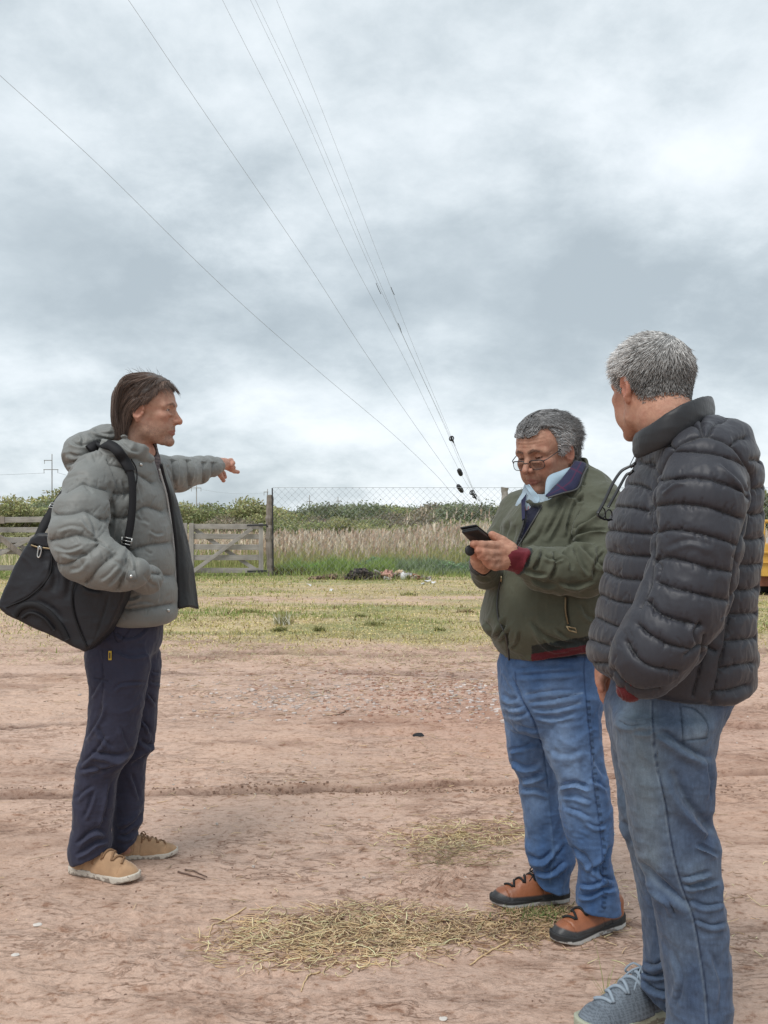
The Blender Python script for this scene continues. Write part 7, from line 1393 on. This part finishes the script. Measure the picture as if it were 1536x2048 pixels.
    def tintf(P, v): 
        g = sstep(0.10, 0.03, P[:, 2])*sstep(-0.07, 0.0, P[:, 0])*0.85+0.32; return np.array((0.075, 0.072, 0.072))*(1-g[:, None])+np.array((0.42, 0.42, 0.42))*g[:, None]*v
    V, Q = hair_cap(h, hl, lambda P: 0.005+0*P[:, 0], amp=0.0015, seed=14); parts = [(V@(R.T*sc)+np.array(hc), Q, tintf(V, 1.0)*0.55)]
    P, g = scalp_points(11000, h, lambda P: hl(P.astype(np.float32)) < 0, 13)
    def comb(P):
        D = np.stack([np.full(len(P), -0.9), np.sign(P[:, 1])*0.35, -0.25-0.7*sstep(0.06, -0.02, P[:, 2])], 1); D[:, 2] += 0.2*(P[:, 0] > 0.05); return D/np.linalg.norm(D, axis=1)[:, None]
    rr = np.random.default_rng(4).random(len(P)); L = 0.038+0.02*rr; L[P[:, 2] < 0.03] *= 0.7; L *= np.clip(-hl(P.astype(np.float32))/0.025, 0.4, 1)
    V, Q, n, K = strands(P, g, L, comb, lambda P: skull(P, h), K=11, lift=0.24, stiff=0.70, width=0.0009, jitter=0.12, seed=15, off=0.008, clump=1, wave=0.0036, wl=0.032)
    v = np.repeat(np.random.default_rng(6).normal(1, 0.5, n).clip(0.25, 2.2), K*3)[:, None]; parts.append((V@(R.T*sc)+np.array(hc), Q, tintf(V, v)))
    # curls at the nape
    w_ = (P[:, 0] < -0.03) & (P[:, 2] < 0.03); P2, g2 = P[w_][:500], g[w_][:500]
    V, Q, n, K = strands(P2, g2, np.full(len(P2), 0.034), lambda P: np.tile((-0.6, 0, -0.5), (len(P), 1)), lambda P: skull(P, h), K=11, lift=0.6, stiff=0.85, width=0.0009, jitter=0.2, seed=16, off=0.012, clump=1, wave=0.005, wl=0.022); parts.append((V@(R.T*sc)+np.array(hc), Q, tintf(V, 1.0)))
    V, Q, C = join(parts); mesh_np('hair', V, Q, M['hair'], root, cols=C)
    # ---- glasses low on the nose
    G = empty('glasses', tuple(np.array(hc)), 'thin dark framed reading glasses low on the nose of the man with the phone', 'glasses')
    tl = lambda P: np.asarray(P)@(R.T*sc)+np.array(hc)
    zc, xc = -0.022, 0.108
    for s_ in (-1, 1):
        th = np.linspace(0, 2*np.pi, 30); ex = 0.0255*np.sign(np.cos(th))*np.abs(np.cos(th))**0.6; ez = 0.0145*np.sign(np.sin(th))*np.abs(np.sin(th))**0.6
        pts = np.stack([xc-0.010*(np.abs(ex*1+s_*0.0)/0.05)-0.22*ez*0-0.006*np.clip(s_*ex, 0, 1)/0.023, s_*0.0335+ex, zc+ez], 1)
        mb = MB(); mb.tube(tl(pts), 0.0011, 6, caps=False); mb.build('rim', M['black_metal'], G, smooth=True)
        up_ = pts[(ez > 0.004)]; up_ = up_[np.argsort(up_[:, 1])]; mb = MB(); mb.tube(tl(up_), 0.0019, 6); mb.build('brow_bar', M['black_metal'], G, smooth=True)
        n0 = len(pts)-1; c_ = pts[:-1].mean(0); mesh_np('lens', tl(np.vstack([pts[:-1], c_])), np.array([[i, (i+1) % n0, n0] for i in range(n0)]), M['lens'], G)
        mb = MB(); mb.tube(tl(spline([(0.096, s_*0.058, zc+0.010), (0.085, s_*0.068, zc+0.014), (0.04, s_*0.0775, zc+0.026), (0.0, s_*0.080, 0.014), (-0.018, s_*0.078, 0.0)], 20)), 0.0016, 6); mb.build('temple', M['black_metal'], G, smooth=True)
    mb = MB(); mb.tube(tl(spline([(xc, -0.009, zc+0.006), (xc+0.008, 0, zc+0.009), (xc, 0.009, zc+0.006)], 8)), 0.0015, 6); mb.build('bridge', M['black_metal'], G, smooth=True)
    # ---- phone in a leather case
    ph = empty('mobile_phone', tuple(W(960, 1075, 2.57)), 'black phone in a leather flip case held by the man in the olive jacket', 'phone')
    A, B, Cc, D = W(924, 1066, 2.50), W(957, 1060, 2.52), W(996, 1091, 2.66), W(946, 1090, 2.62)
    def slab(name, o0, o1, inset, mat):
        cx = (A+B+Cc+D)/4; n_ = np.cross(B-A, D-A); n_ /= np.linalg.norm(n_); n_ *= np.sign(n_[2]); q = np.array([c+(cx-c)*inset for c in (A, B, Cc, D)]); mb = MB()
        mb.add(np.vstack([q+n_*o0, q+n_*o1]), f4=[[0, 1, 2, 3], [7, 6, 5, 4], [0, 4, 5, 1], [1, 5, 6, 2], [2, 6, 7, 3], [3, 7, 4, 0]]); return mb.build(name, mat, ph, bevel=0.0022)
    slab('case_back', 0.0, 0.006, 0.0, M['case']); slab('phone_body', 0.0062, 0.013, 0.06, M['black_metal']); slab('case_flap', 0.0132, 0.0185, -0.01, M['case'])
    mb = MB(); c = W(940, 1101, 2.53); mb.lathe([(0.0001, 0.003), (0.010, 0.003), (0.0145, 0.001), (0.015, -0.002), (0.010, -0.005), (0.0001, -0.005)], c, 20, R=np.array(Matrix.Rotation(math.radians(80), 3, 'X')@Matrix.Rotation(0.4, 3, 'Y'))); mb.build('case_clasp', M['case'], ph, smooth=True)
M['zip_dark'] = plain('zip_dark', (0.07, 0.07, 0.068), 0.5, 0.5, 0.3); M['brass'] = plain('brass', (0.42, 0.33, 0.20), 0.35, 0.5, 0.9, 0.1); M['case'] = plain('case_leather', (0.016, 0.016, 0.018), 0.5, 0.5, scale=200, bump=0.0004)
man_phone()
# ---------------------------------------------------------------- the grey-haired man seen from behind
def man_back():
    global SHR
    SHR = 0.972
    root = empty('person', (0.66, 2.2, 0), 'grey haired man in black quilted puffer jacket seen from behind with his hand in pocket', 'person', 'men talking in the yard')
    tone = (0.50, 0.285, 0.20)
    torso = Loft([(838, 1380, 1440, 2.22, .07), (848, 1355, 1456, 2.22, .115), (868, 1308, 1482, 2.22, .165), (900, 1290, 1488, 2.22, .19), (927, 1281, 1498, 2.22, .200), (964, 1262, 1504, 2.22, .205), (1017, 1236, 1505, 2.22, .205), (1062, 1222, 1505, 2.22, .205), (1105, 1220, 1505, 2.22, .205),
                  (1146, 1213, 1499, 2.22, .205), (1191, 1205, 1496, 2.22, .205), (1226, 1199, 1495, 2.22, .205), (1276, 1184, 1494, 2.22, .21), (1302, 1179, 1498, 2.22, .21), (1330, 1185, 1496, 2.22, .205), (1354, 1200, 1494, 2.22, .20), (1375, 1222, 1497, 2.22, .195), (1396, 1240, 1486, 2.22, .18), (1412, 1260, 1462, 2.22, .16)], 2.35)
    slL = wp([(1398, 898, 2.12, .060), (1404, 935, 2.065, .082), (1402, 1000, 2.015, .091), (1394, 1085, 2.0, .087), (1382, 1155, 1.995, .086), (1362, 1213, 1.985, .086), (1326, 1275, 1.975, .080), (1296, 1316, 1.975, .073), (1286, 1334, 1.98, .063)])
    def f_t(P):
        px = 768+P[:, 0]/2.1*F; cz = CH-(np.interp(px, [1180, 1233, 1300, 1451, 1500], [1350, 1366, 1392, 1404, 1388])-HZ)/F*2.08
        return smax(torso(P), cz-P[:, 2], 0.02)
    hole = wp([(1335, 770, 2.20, .058), (1350, 800, 2.21, .040)])
    f_sl = lambda P: s_chain(P, slL, 0.02)
    slR = wp([(1360, 920, 2.36, .06), (1310, 1010, 2.42, .06), (1275, 1120, 2.44, .055), (1248, 1240, 2.44, .048), (1236, 1325, 2.44, .040)])
    def f(P):
        d = smin(smax(f_t(P), -s_chain(P, hole), 0.008), f_sl(P), np.interp(P[:, 2], [1.28, 1.42], [0.006, 0.05]).astype(np.float32)); return smin(d, s_chain(P, slR, 0.02), 0.012).astype(np.float32)
    V, Q = nets(f, (0.42, 1.82, 0.80), (1.0, 2.58, 1.54), 0.0032); V = relax(V, Q, 2, 0.4); N = vnormals(V, Q); P32 = V.astype(np.float32)
    sl = f_sl(P32) < f_t(P32); rt = (s_chain(P32, slR) < np.minimum(f_t(P32), f_sl(P32))) ; part = np.where(sl, 1, 0); part[rt] = 2
    T = [[(1282, 927), (1300, 928), (1318, 934)], [(1256, 968), (1278, 970), (1302, 980)], [(1230, 1012), (1262, 1015), (1296, 1022)], [(1216, 1060), (1250, 1064), (1310, 1070)], [(1222, 1104), (1250, 1110), (1306, 1114)], [(1212, 1144), (1240, 1156), (1298, 1162)], [(1203, 1190), (1236, 1203), (1284, 1209)],
         [(1196, 1236), (1226, 1250), (1268, 1262)], [(1178, 1278), (1206, 1288), (1246, 1300)], [(1182, 1326), (1205, 1326), (1232, 1330)], [(1200, 1352), (1222, 1354), (1236, 1356)],
         [(1500, 920), (1512, 920), (1524, 926)], [(1504, 976), (1514, 978), (1530, 974)], [(1496, 1026), (1512, 1030), (1530, 1024)], [(1480, 1076), (1505, 1080), (1525, 1076)], [(1462, 1126), (1490, 1130), (1520, 1128)], [(1464, 1178), (1490, 1181), (1514, 1176)], [(1452, 1228), (1480, 1229), (1512, 1226)], [(1448, 1282), (1480, 1280), (1508, 1276)], [(1440, 1338), (1475, 1330), (1505, 1326)], [(1425, 1382), (1460, 1380), (1492, 1370)],
         [(1314, 890), (1333, 888), (1348, 897)], [(1364, 850), (1392, 852), (1404, 872)], [(1400, 830), (1402, 850), (1407, 872)], [(1416, 872), (1428, 850), (1450, 842)], [(1462, 892), (1472, 880), (1490, 876)], [(1348, 898), (1372, 882), (1400, 873), (1424, 874), (1452, 884), (1474, 904), (1492, 930)],
         [(1300, 1030), (1312, 975), (1330, 925), (1350, 897)], [(1309, 1000), (1310, 1060), (1306, 1120), (1298, 1180), (1282, 1215)], [(1492, 930), (1504, 960), (1500, 1010), (1486, 1060), (1470, 1120), (1462, 1200), (1448, 1290), (1436, 1350), (1424, 1400)], [(1408, 1270), (1400, 1330), (1386, 1390)], [(1370, 1310), (1400, 1290), (1430, 1300)]]
    S_ = [[(1348, 903), (1382, 903), (1430, 908), (1474, 922), (1490, 932)], [(1313, 962), (1345, 957), (1390, 955), (1440, 964), (1480, 980), (1498, 998)], [(1314, 1012), (1360, 1008), (1412, 1014), (1450, 1026), (1478, 1036)], [(1312, 1066), (1340, 1059), (1395, 1066), (1440, 1078), (1474, 1090)], [(1310, 1121), (1335, 1115), (1380, 1124), (1420, 1136), (1462, 1144)],
          [(1316, 1164), (1345, 1175), (1390, 1186), (1450, 1200)], [(1296, 1203), (1320, 1226), (1355, 1240), (1400, 1250)], [(1278, 1250), (1300, 1268), (1335, 1288), (1380, 1298)], [(1254, 1284), (1270, 1310), (1300, 1332), (1355, 1342)], [(1228, 1340), (1245, 1362), (1275, 1380), (1320, 1378)]]
    seams = [(s, 0 if i < 21 else None) for i, s in enumerate(T)]+[(s, 1) for s in S_]
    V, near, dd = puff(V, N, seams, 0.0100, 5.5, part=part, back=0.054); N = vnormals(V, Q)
    r = np.random.default_rng(12); fl = []
    for s in S_[1:]+T[:21]:                                  # short gathers running away from every seam
        S = spline(s, 12); L = np.hypot(*(S[-1]-S[0])); 
        for k in range(int(L/9)):
            a = S[r.integers(0, 11)]+r.normal(0, 1.5, 2); sg = r.choice([-1, 1]); ln = r.uniform(10, 22); ang = r.normal(0, 0.45)
            fl.append(([a, a+np.array([math.sin(ang)*ln*0.5, sg*ln*0.5]), a+np.array([math.sin(ang)*ln*1.1, sg*ln])], r.uniform(1.6, 2.6), -r.uniform(.0008, .0024)))
    V = folds(V, N, fl)
    V = folds(V, N, [([(1310, 1118), (1322, 1135), (1318, 1148)], 3, -.006), ([(1436, 920), (1480, 960), (1496, 990)], 5, .006, 1), ([(1320, 985), (1345, 965), (1372, 960)], 4, .005, 1), ([(1330, 1095), (1380, 1080), (1430, 1095)], 6, .003, 1), ([(1400, 1240), (1388, 1265), (1392, 1290)], 4, .006, 1)], (part == 1).astype(float))
    V = crumple(V, vnormals(V, Q), 0.0022, (30, 30, 16), 81, mask=0.7+near*0.6)
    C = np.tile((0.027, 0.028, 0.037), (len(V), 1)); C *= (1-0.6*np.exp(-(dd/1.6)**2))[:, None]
    dk = stroke_dist(proj(V), [(1500, 960), (1494, 1010), (1480, 1060), (1466, 1110)])[0]; N = vnormals(V, Q)
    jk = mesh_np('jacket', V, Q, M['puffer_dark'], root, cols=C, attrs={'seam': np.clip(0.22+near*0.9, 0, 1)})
    # stand-up collar
    ring = wp([(1270, 893, 2.15, .0065), (1290, 884, 2.10, .007), (1330, 862, 2.06, .008), (1372, 836, 2.065, .008), (1408, 821, 2.12, .008), (1422, 819, 2.22, .008), (1402, 828, 2.31, .008), (1350, 853, 2.35, .008), (1297, 884, 2.30, .007), (1273, 893, 2.23, .0065)])
    ring = [tuple(q) for q in spline(ring, 70)]
    fr_ = lambda P: (s_chain(P, ring, 0.008, sc=(1, 1, 3.3))+0.0*P[:, 0]).astype(np.float32)
    V, Q = nets(fr_, (0.5, 1.95, 1.38), (0.88, 2.45, 1.60), 0.0032); N = vnormals(V, Q); V = relax(V, Q, 4, 0.5); V = crumple(V, vnormals(V, Q), 0.0016, (10, 10, 50), 83, ridge=False); C = np.tile((0.017, 0.018, 0.021), (len(V), 1))
    o = mesh_np('collar', V, Q, M['puffer_dark'], root, cols=C, attrs={'seam': np.full(len(V), .5)}); o.parent = jk
    # knitted cuff
    cf = lambda P: s_chain(P, wp([(1275, 1352, 1.975, .048), (1260, 1377, 1.98, .029)]), 0.01).astype(np.float32)
    V, Q = nets(cf, (0.46, 1.9, 0.80), (0.64, 2.1, 1.02), 0.003); N = vnormals(V, Q); V = V+N*(0.0013*np.sin((V[:, 0]*0.75+V[:, 2]*0.3)*1500))[:, None]
    mesh_np('sleeve_cuff', V, Q, M['knit'], root, cols=np.tile((0.13, 0.026, 0.028), (len(V), 1)))
    # ---- jeans
    hips = Loft([(1340, 1230, 1470, 2.21, .165), (1385, 1222, 1462, 2.21, .170), (1412, 1214, 1445, 2.21, .172), (1450, 1218, 1426, 2.21, .168), (1480, 1224, 1424, 2.21, .155), (1520, 1240, 1418, 2.21, .12)], 2.3)
    legN = Loft([(1430, 1228, 1428, 2.11, .098), (1462, 1230, 1421, 2.11, .100), (1495, 1234, 1417, 2.11, .100), (1530, 1240, 1425, 2.11, .098), (1590, 1250, 1425, 2.11, .094), (1640, 1258, 1420, 2.11, .090), (1685, 1266, 1436, 2.11, .088), (1723, 1272, 1439, 2.11, .085), (1765, 1294, 1443, 2.11, .082),
                 (1843, 1313, 1452, 2.11, .078), (1922, 1326, 1459, 2.11, .076), (1985, 1337, 1460, 2.11, .076), (2045, 1334, 1460, 2.11, .080), (2110, 1330, 1462, 2.11, .082), (2136, 1330, 1462, 2.11, .08)], 2.25)
    legF = Loft([(1420, 1213, 1400, 2.31, .090), (1479, 1222, 1390, 2.31, .094), (1574, 1234, 1385, 2.31, .090), (1637, 1239, 1375, 2.31, .086), (1669, 1245, 1370, 2.31, .082), (1695, 1257, 1366, 2.31, .080), (1732, 1266, 1362, 2.31, .078), (1795, 1279, 1360, 2.31, .076), (1875, 1288, 1362, 2.31, .074), (1935, 1290, 1366, 2.31, .074),
                 (1962, 1283, 1366, 2.31, .074), (1985, 1288, 1366, 2.31, .070), (2005, 1300, 1362, 2.31, .066), (2020, 1306, 1360, 2.31, .060)], 2.2)
    def f_tr(P):
        px = 768+P[:, 0]/2.31*F; c2 = CH-(np.interp(px, [1282, 1300, 1348, 1370], [1970, 1990, 2018, 2026])-HZ)/F*2.31; g_ = smax(legF(P), c2-P[:, 2], 0.006)
        return smin(smin(legN(P), g_, np.interp(P[:, 2], [0.72, 0.80], [0.004, 0.03]).astype(np.float32)), hips(P), 0.02).astype(np.float32)
    V, Q = nets(f_tr, (0.44, 1.92, 0.0), (0.90, 2.46, 0.92), 0.0032); V = relax(V, Q, 1, 0.4); N = vnormals(V, Q); p = proj(V); nm = (V[:, 1] < 2.215).astype(float)
    fn = [([(1318, 1462), (1345, 1478), (1380, 1500), (1420, 1520)], 8, .012, 1), ([(1340, 1540), (1370, 1600), (1405, 1640), (1428, 1665)], 10, .012, 1), ([(1410, 1520), (1420, 1560), (1422, 1600)], 5, .006, 1), ([(1272, 1722), (1300, 1750), (1330, 1775), (1384, 1815)], 8, .012, 1), ([(1362, 1755), (1390, 1752), (1425, 1745)], 4, .007, 1),
          ([(1366, 1770), (1395, 1772), (1440, 1762)], 4, .007, 1), ([(1380, 1800), (1410, 1812), (1446, 1806)], 4, .006, 1), ([(1392, 1838), (1420, 1850), (1450, 1846)], 4, .006, 1), ([(1305, 1770), (1340, 1800), (1350, 1830)], 4, .006, 1), ([(1395, 1690), (1420, 1700), (1438, 1712)], 4, .006, 1), ([(1234, 1440), (1258, 1452), (1290, 1446)], 4, .005, 1), ([(1265, 1462), (1295, 1464), (1305, 1455)], 4, .004, 1),
          ([(1305, 1402), (1306, 1450), (1312, 1520), (1330, 1600), (1344, 1690), (1362, 1765), (1386, 1830), (1400, 1900), (1412, 1980), (1418, 2050)], 1.8, -.0035), ([(1360, 1405), (1364, 1450), (1368, 1494)], 1.6, -.003), ([(1368, 1482), (1392, 1478), (1414, 1476)], 1.6, -.003), ([(1366, 1412), (1392, 1420), (1414, 1446), (1412, 1478)], 1.8, -.004),
          ([(1345, 1900), (1365, 1960), (1350, 2020)], 5, .004, 1), ([(1420, 1900), (1440, 1960), (1436, 2030)], 6, .004, 1)]
    ff = [([(1290, 1925), (1310, 1930), (1330, 1918)], 5, .010, 1), ([(1286, 1945), (1310, 1952), (1335, 1948)], 4, .010, 1), ([(1290, 1962), (1312, 1980), (1340, 1988)], 4, .010, 1), ([(1246, 1640), (1256, 1668), (1262, 1690)], 5, .010, 1), ([(1236, 1560), (1246, 1590), (1252, 1630)], 4, .005, 1)]
    FK[0] = 1.3; V = folds(V, N, fn, nm); V = folds(V, N, ff, 1-nm); FK[0] = 1.0; V = crumple(V, vnormals(V, Q), 0.0045, (7, 7, 8), 91); V = crumple(V, vnormals(V, Q), 0.0016, (26, 26, 30), 92)
    N = vnormals(V, Q); C = jeans_dye(V, N, (0.052, 0.083, 0.155), (0.215, 0.275, 0.330), 19, [(1270, 1470, 38, 110, .62), (1300, 1640, 34, 120, .35), (1400, 1450, 40, 50, .45), (1400, 1740, 50, 40, .25), (1300, 1720, 30, 30, .35), (1340, 1900, 30, 120, .12)])
    g = (0.5+0.5*noise3((V*np.array([420, 420, 60])).astype(np.float32), 4))[:, None]; C = C*(0.86+0.28*g)
    ol = (np.exp(-((p[:, 0]-1290)/45)**2-((p[:, 1]-1560)/150)**2)*0.4)[:, None]; C = C*(1-ol)+np.array((0.16, 0.19, 0.19))*ol
    sm = [(1305, 1402), (1306, 1450), (1312, 1520), (1330, 1600), (1344, 1690), (1362, 1765), (1386, 1830), (1400, 1900), (1412, 1980), (1418, 2050)]
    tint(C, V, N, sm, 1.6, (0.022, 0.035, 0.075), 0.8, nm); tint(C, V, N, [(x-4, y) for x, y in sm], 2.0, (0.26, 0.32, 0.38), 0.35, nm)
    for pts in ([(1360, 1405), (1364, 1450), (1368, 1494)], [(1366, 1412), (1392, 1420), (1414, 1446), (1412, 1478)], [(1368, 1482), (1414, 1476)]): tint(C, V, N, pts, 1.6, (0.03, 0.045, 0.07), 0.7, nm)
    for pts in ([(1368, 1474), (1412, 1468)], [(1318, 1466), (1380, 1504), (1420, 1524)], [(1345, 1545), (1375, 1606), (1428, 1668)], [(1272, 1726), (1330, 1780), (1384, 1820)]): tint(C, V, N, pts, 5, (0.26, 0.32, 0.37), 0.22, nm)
    mesh_np('jeans', V, Q, M['denim'], root, cols=C)
    st = dict(tp=0.030, upper=(0.17, 0.20, 0.235), umat=M['twill'], sole=(0.42, 0.44, 0.34), lace=M['lace_grey'], mesh=1)
    shoe(root, np.array([(1362-768)/F*2.40, 2.40, 0]), np.array([(1162-768)/F*2.245, 2.245, 0]), dict(st, side=-1)); shoe(root, np.array([(1446-768)/F*2.15, 2.15, 0]), np.array([(1246-768)/F*2.03, 2.03, 0]), dict(st, side=1))
    # ---- head and body
    R = rot(math.radians(112), math.radians(4)); hc = ((1301-768)/F*2.2, 2.2, 1.581)
    h = dict(tone=tone, red=(0.48, 0.175, 0.125), brow_col=(0.22, 0.20, 0.19), stubble=0.25, stubble_col=(0.35, 0.32, 0.30), fold=1.0, fat=0.002, scale=0.98, neck=[(-0.030, 0, -0.03, 0.060), (-0.048, 0, -0.085, 0.060), (-0.080, 0, -0.13, 0.046)])
    head = make_head(h, hc, R, seed=6)
    hR = hand_mesh([wp([(1212, 1340, 2.45, .030), (1213, 1360, 2.45, .030)]), wp([(1214, 1362, 2.45, .028), (1216, 1378, 2.44, .022)]), wp([(1206, 1362, 2.44, .014), (1204, 1380, 2.43, .0115), (1207, 1396, 2.43, .010)]), wp([(1212, 1378, 2.43, .0125), (1211, 1396, 2.42, .011), (1214, 1410, 2.42, .0095)]), wp([(1218, 1378, 2.44, .012), (1219, 1396, 2.43, .0105), (1220, 1408, 2.43, .009)]), wp([(1224, 1376, 2.45, .011), (1226, 1394, 2.44, .009)]), wp([(1206, 1352, 2.42, .014), (1201, 1366, 2.40, .012), (1204, 1378, 2.39, .0105)])], 0.006, (0.50, 0.26, 0.18), 0.003)
    hLf = hand_mesh([wp([(1270, 1360, 2.0, .020), (1264, 1368, 2.02, .018)])], 0.006, tone, 0.006)
    chains = [wp([(1350, 850, 2.21, .05), (1390, 960, 2.22, .09), (1380, 1150, 2.22, .12), (1350, 1330, 2.21, .11), (1325, 1440, 2.21, .10)]), wp([(1395, 930, 2.12, .05), (1400, 1010, 2.02, .045), (1372, 1205, 1.99, .04), (1274, 1355, 2.0, .020)]), wp([(1360, 930, 2.34, .04), (1312, 1010, 2.42, .036), (1275, 1120, 2.44, .032), (1246, 1250, 2.44, .030), (1222, 1345, 2.445, .026)]),
              wp([(1335, 1480, 2.12, .05), (1355, 1740, 2.11, .036), (1400, 2060, 2.12, .028), (1402, 2115, 2.13, .02), (1340, 2140, 2.08, .014)]), wp([(1310, 1480, 2.30, .05), (1312, 1760, 2.31, .034), (1328, 1950, 2.33, .028), (1334, 2010, 2.36, .02), (1270, 2035, 2.31, .014)])]
    V, Q, C = build_body('b', chains, [hR, hLf], head); mesh_np('body', V, Q, M['skin'], root, cols=C)
    # ---- short grey hair
    zx = [-.12, -.050, -.034, -.026, -.016, .010, .016, .028, .036, .050, .075, .10]; zz = [-.050, -.056, -.035, -.005, .022, .022, -.016, -.008, .030, .062, .070, .062]
    hl = lambda P: (np.interp(P[:, 0], zx, zz)-P[:, 2]).astype(np.float32)
    V, Q = hair_cap(h, hl, lambda P: 0.004+0.001*sstep(0, 0.08, P[:, 2]), amp=0.001, seed=24); parts = [(V@(R.T*0.98)+np.array(hc), Q, np.tile((0.16, 0.155, 0.15), (len(V), 1)))]
    P, g = scalp_points(14000, h, lambda P: hl(P.astype(np.float32)) < 0, 23)
    def comb(P):
        w = P-np.array([-0.045, 0.005, 0.10]); D = np.stack([w[:, 0]*1.0+0.035, w[:, 1]*1.0+0.012, w[:, 2]*1.2-0.01], 1); return D/np.linalg.norm(D, axis=1)[:, None]
    rr = np.random.default_rng(7).random(len(P)); L = (0.011+0.016*sstep(-0.04, 0.06, P[:, 2]))*(0.7+0.6*rr)*np.clip(-hl(P.astype(np.float32))/0.02, 0.45, 1)
    V, Q, n, K = strands(P, g, L, comb, lambda P: skull(P, h), K=6, lift=0.28, stiff=0.74, width=0.0009, jitter=0.18, seed=25, off=0.008, clump=1)
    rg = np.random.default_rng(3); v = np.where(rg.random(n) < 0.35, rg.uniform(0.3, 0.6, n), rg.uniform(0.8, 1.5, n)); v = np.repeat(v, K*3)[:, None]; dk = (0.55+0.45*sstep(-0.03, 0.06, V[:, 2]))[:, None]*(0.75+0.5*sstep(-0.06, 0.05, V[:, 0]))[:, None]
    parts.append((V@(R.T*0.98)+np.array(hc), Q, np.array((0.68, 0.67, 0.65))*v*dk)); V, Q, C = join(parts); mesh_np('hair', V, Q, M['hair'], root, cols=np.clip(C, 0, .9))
    # ---- glasses hanging on a cord
    G = empty('hanging_glasses', tuple(W(1225, 980, 2.16)), 'black reading glasses hanging from a neck cord in front of the black puffer jacket', 'glasses')
    t1 = [W(1266, 931, 2.13), W(1255, 935, 2.13), W(1241, 944, 2.13), W(1225, 968, 2.13), W(1208, 1004, 2.13), W(1195, 1027, 2.13)]; t2 = [W(1262, 946, 2.20), W(1252, 951, 2.20), W(1234, 983, 2.20), W(1216, 1015, 2.20)]
    for t in (t1, t2):
        V2, Q2 = path_strip(t, np.linspace(0.006, 0.0075, 30), 0.0032, (1, 0.5, 0.3), 30); mesh_np('temple', V2, Q2, M['black_metal'], G)
    a, b = np.array(t1[-1]), W(1224, 1036, 2.20); ax = (b-a); e1 = ax/np.linalg.norm(ax); e2 = np.array((0.30, 0.25, 0.92)); e2 -= e1*(e1@e2); e2 /= np.linalg.norm(e2)
    for k in (0.27, 0.75):
        c = a+ax*k; th = np.linspace(0, 2*np.pi, 22); pts = c+np.outer(np.cos(th)*np.linalg.norm(ax)*0.23, e1)+np.outer(np.sin(th)*0.013+0.004, e2); mb = MB(); mb.tube(pts, 0.0015, 6, caps=False); mb.build('rim', M['black_metal'], G, smooth=True)
        n0 = 21; mesh_np('lens', np.vstack([pts[:-1], pts[:-1].mean(0)]), np.array([[i, (i+1) % n0, n0] for i in range(n0)]), M['lens'], G)
    mb = MB(); mb.tube([a-e2*0.004, a+ax*0.5-e2*0.009, b-e2*0.004], 0.0024, 6); mb.build('frame_bar', M['black_metal'], G, smooth=True)
    for s_ in ([W(1279, 893, 2.13), W(1270, 910, 2.13), W(1258, 934, 2.13)], [W(1283, 900, 2.19), W(1274, 920, 2.19), W(1262, 946, 2.20)]):
        mb = MB(); mb.tube(spline(s_, 14), 0.0011, 5); mb.build('cord', M['black_metal'], G, smooth=True)
    for s_ in (t1[0], t2[0]): mb = MB(); mb.tube([s_+np.array([0.006, 0, 0.006]), s_-np.array([0.006, 0, 0.004])], 0.0038, 8); mb.build('cord_grip', M['black_metal'], G, smooth=True)
man_back()
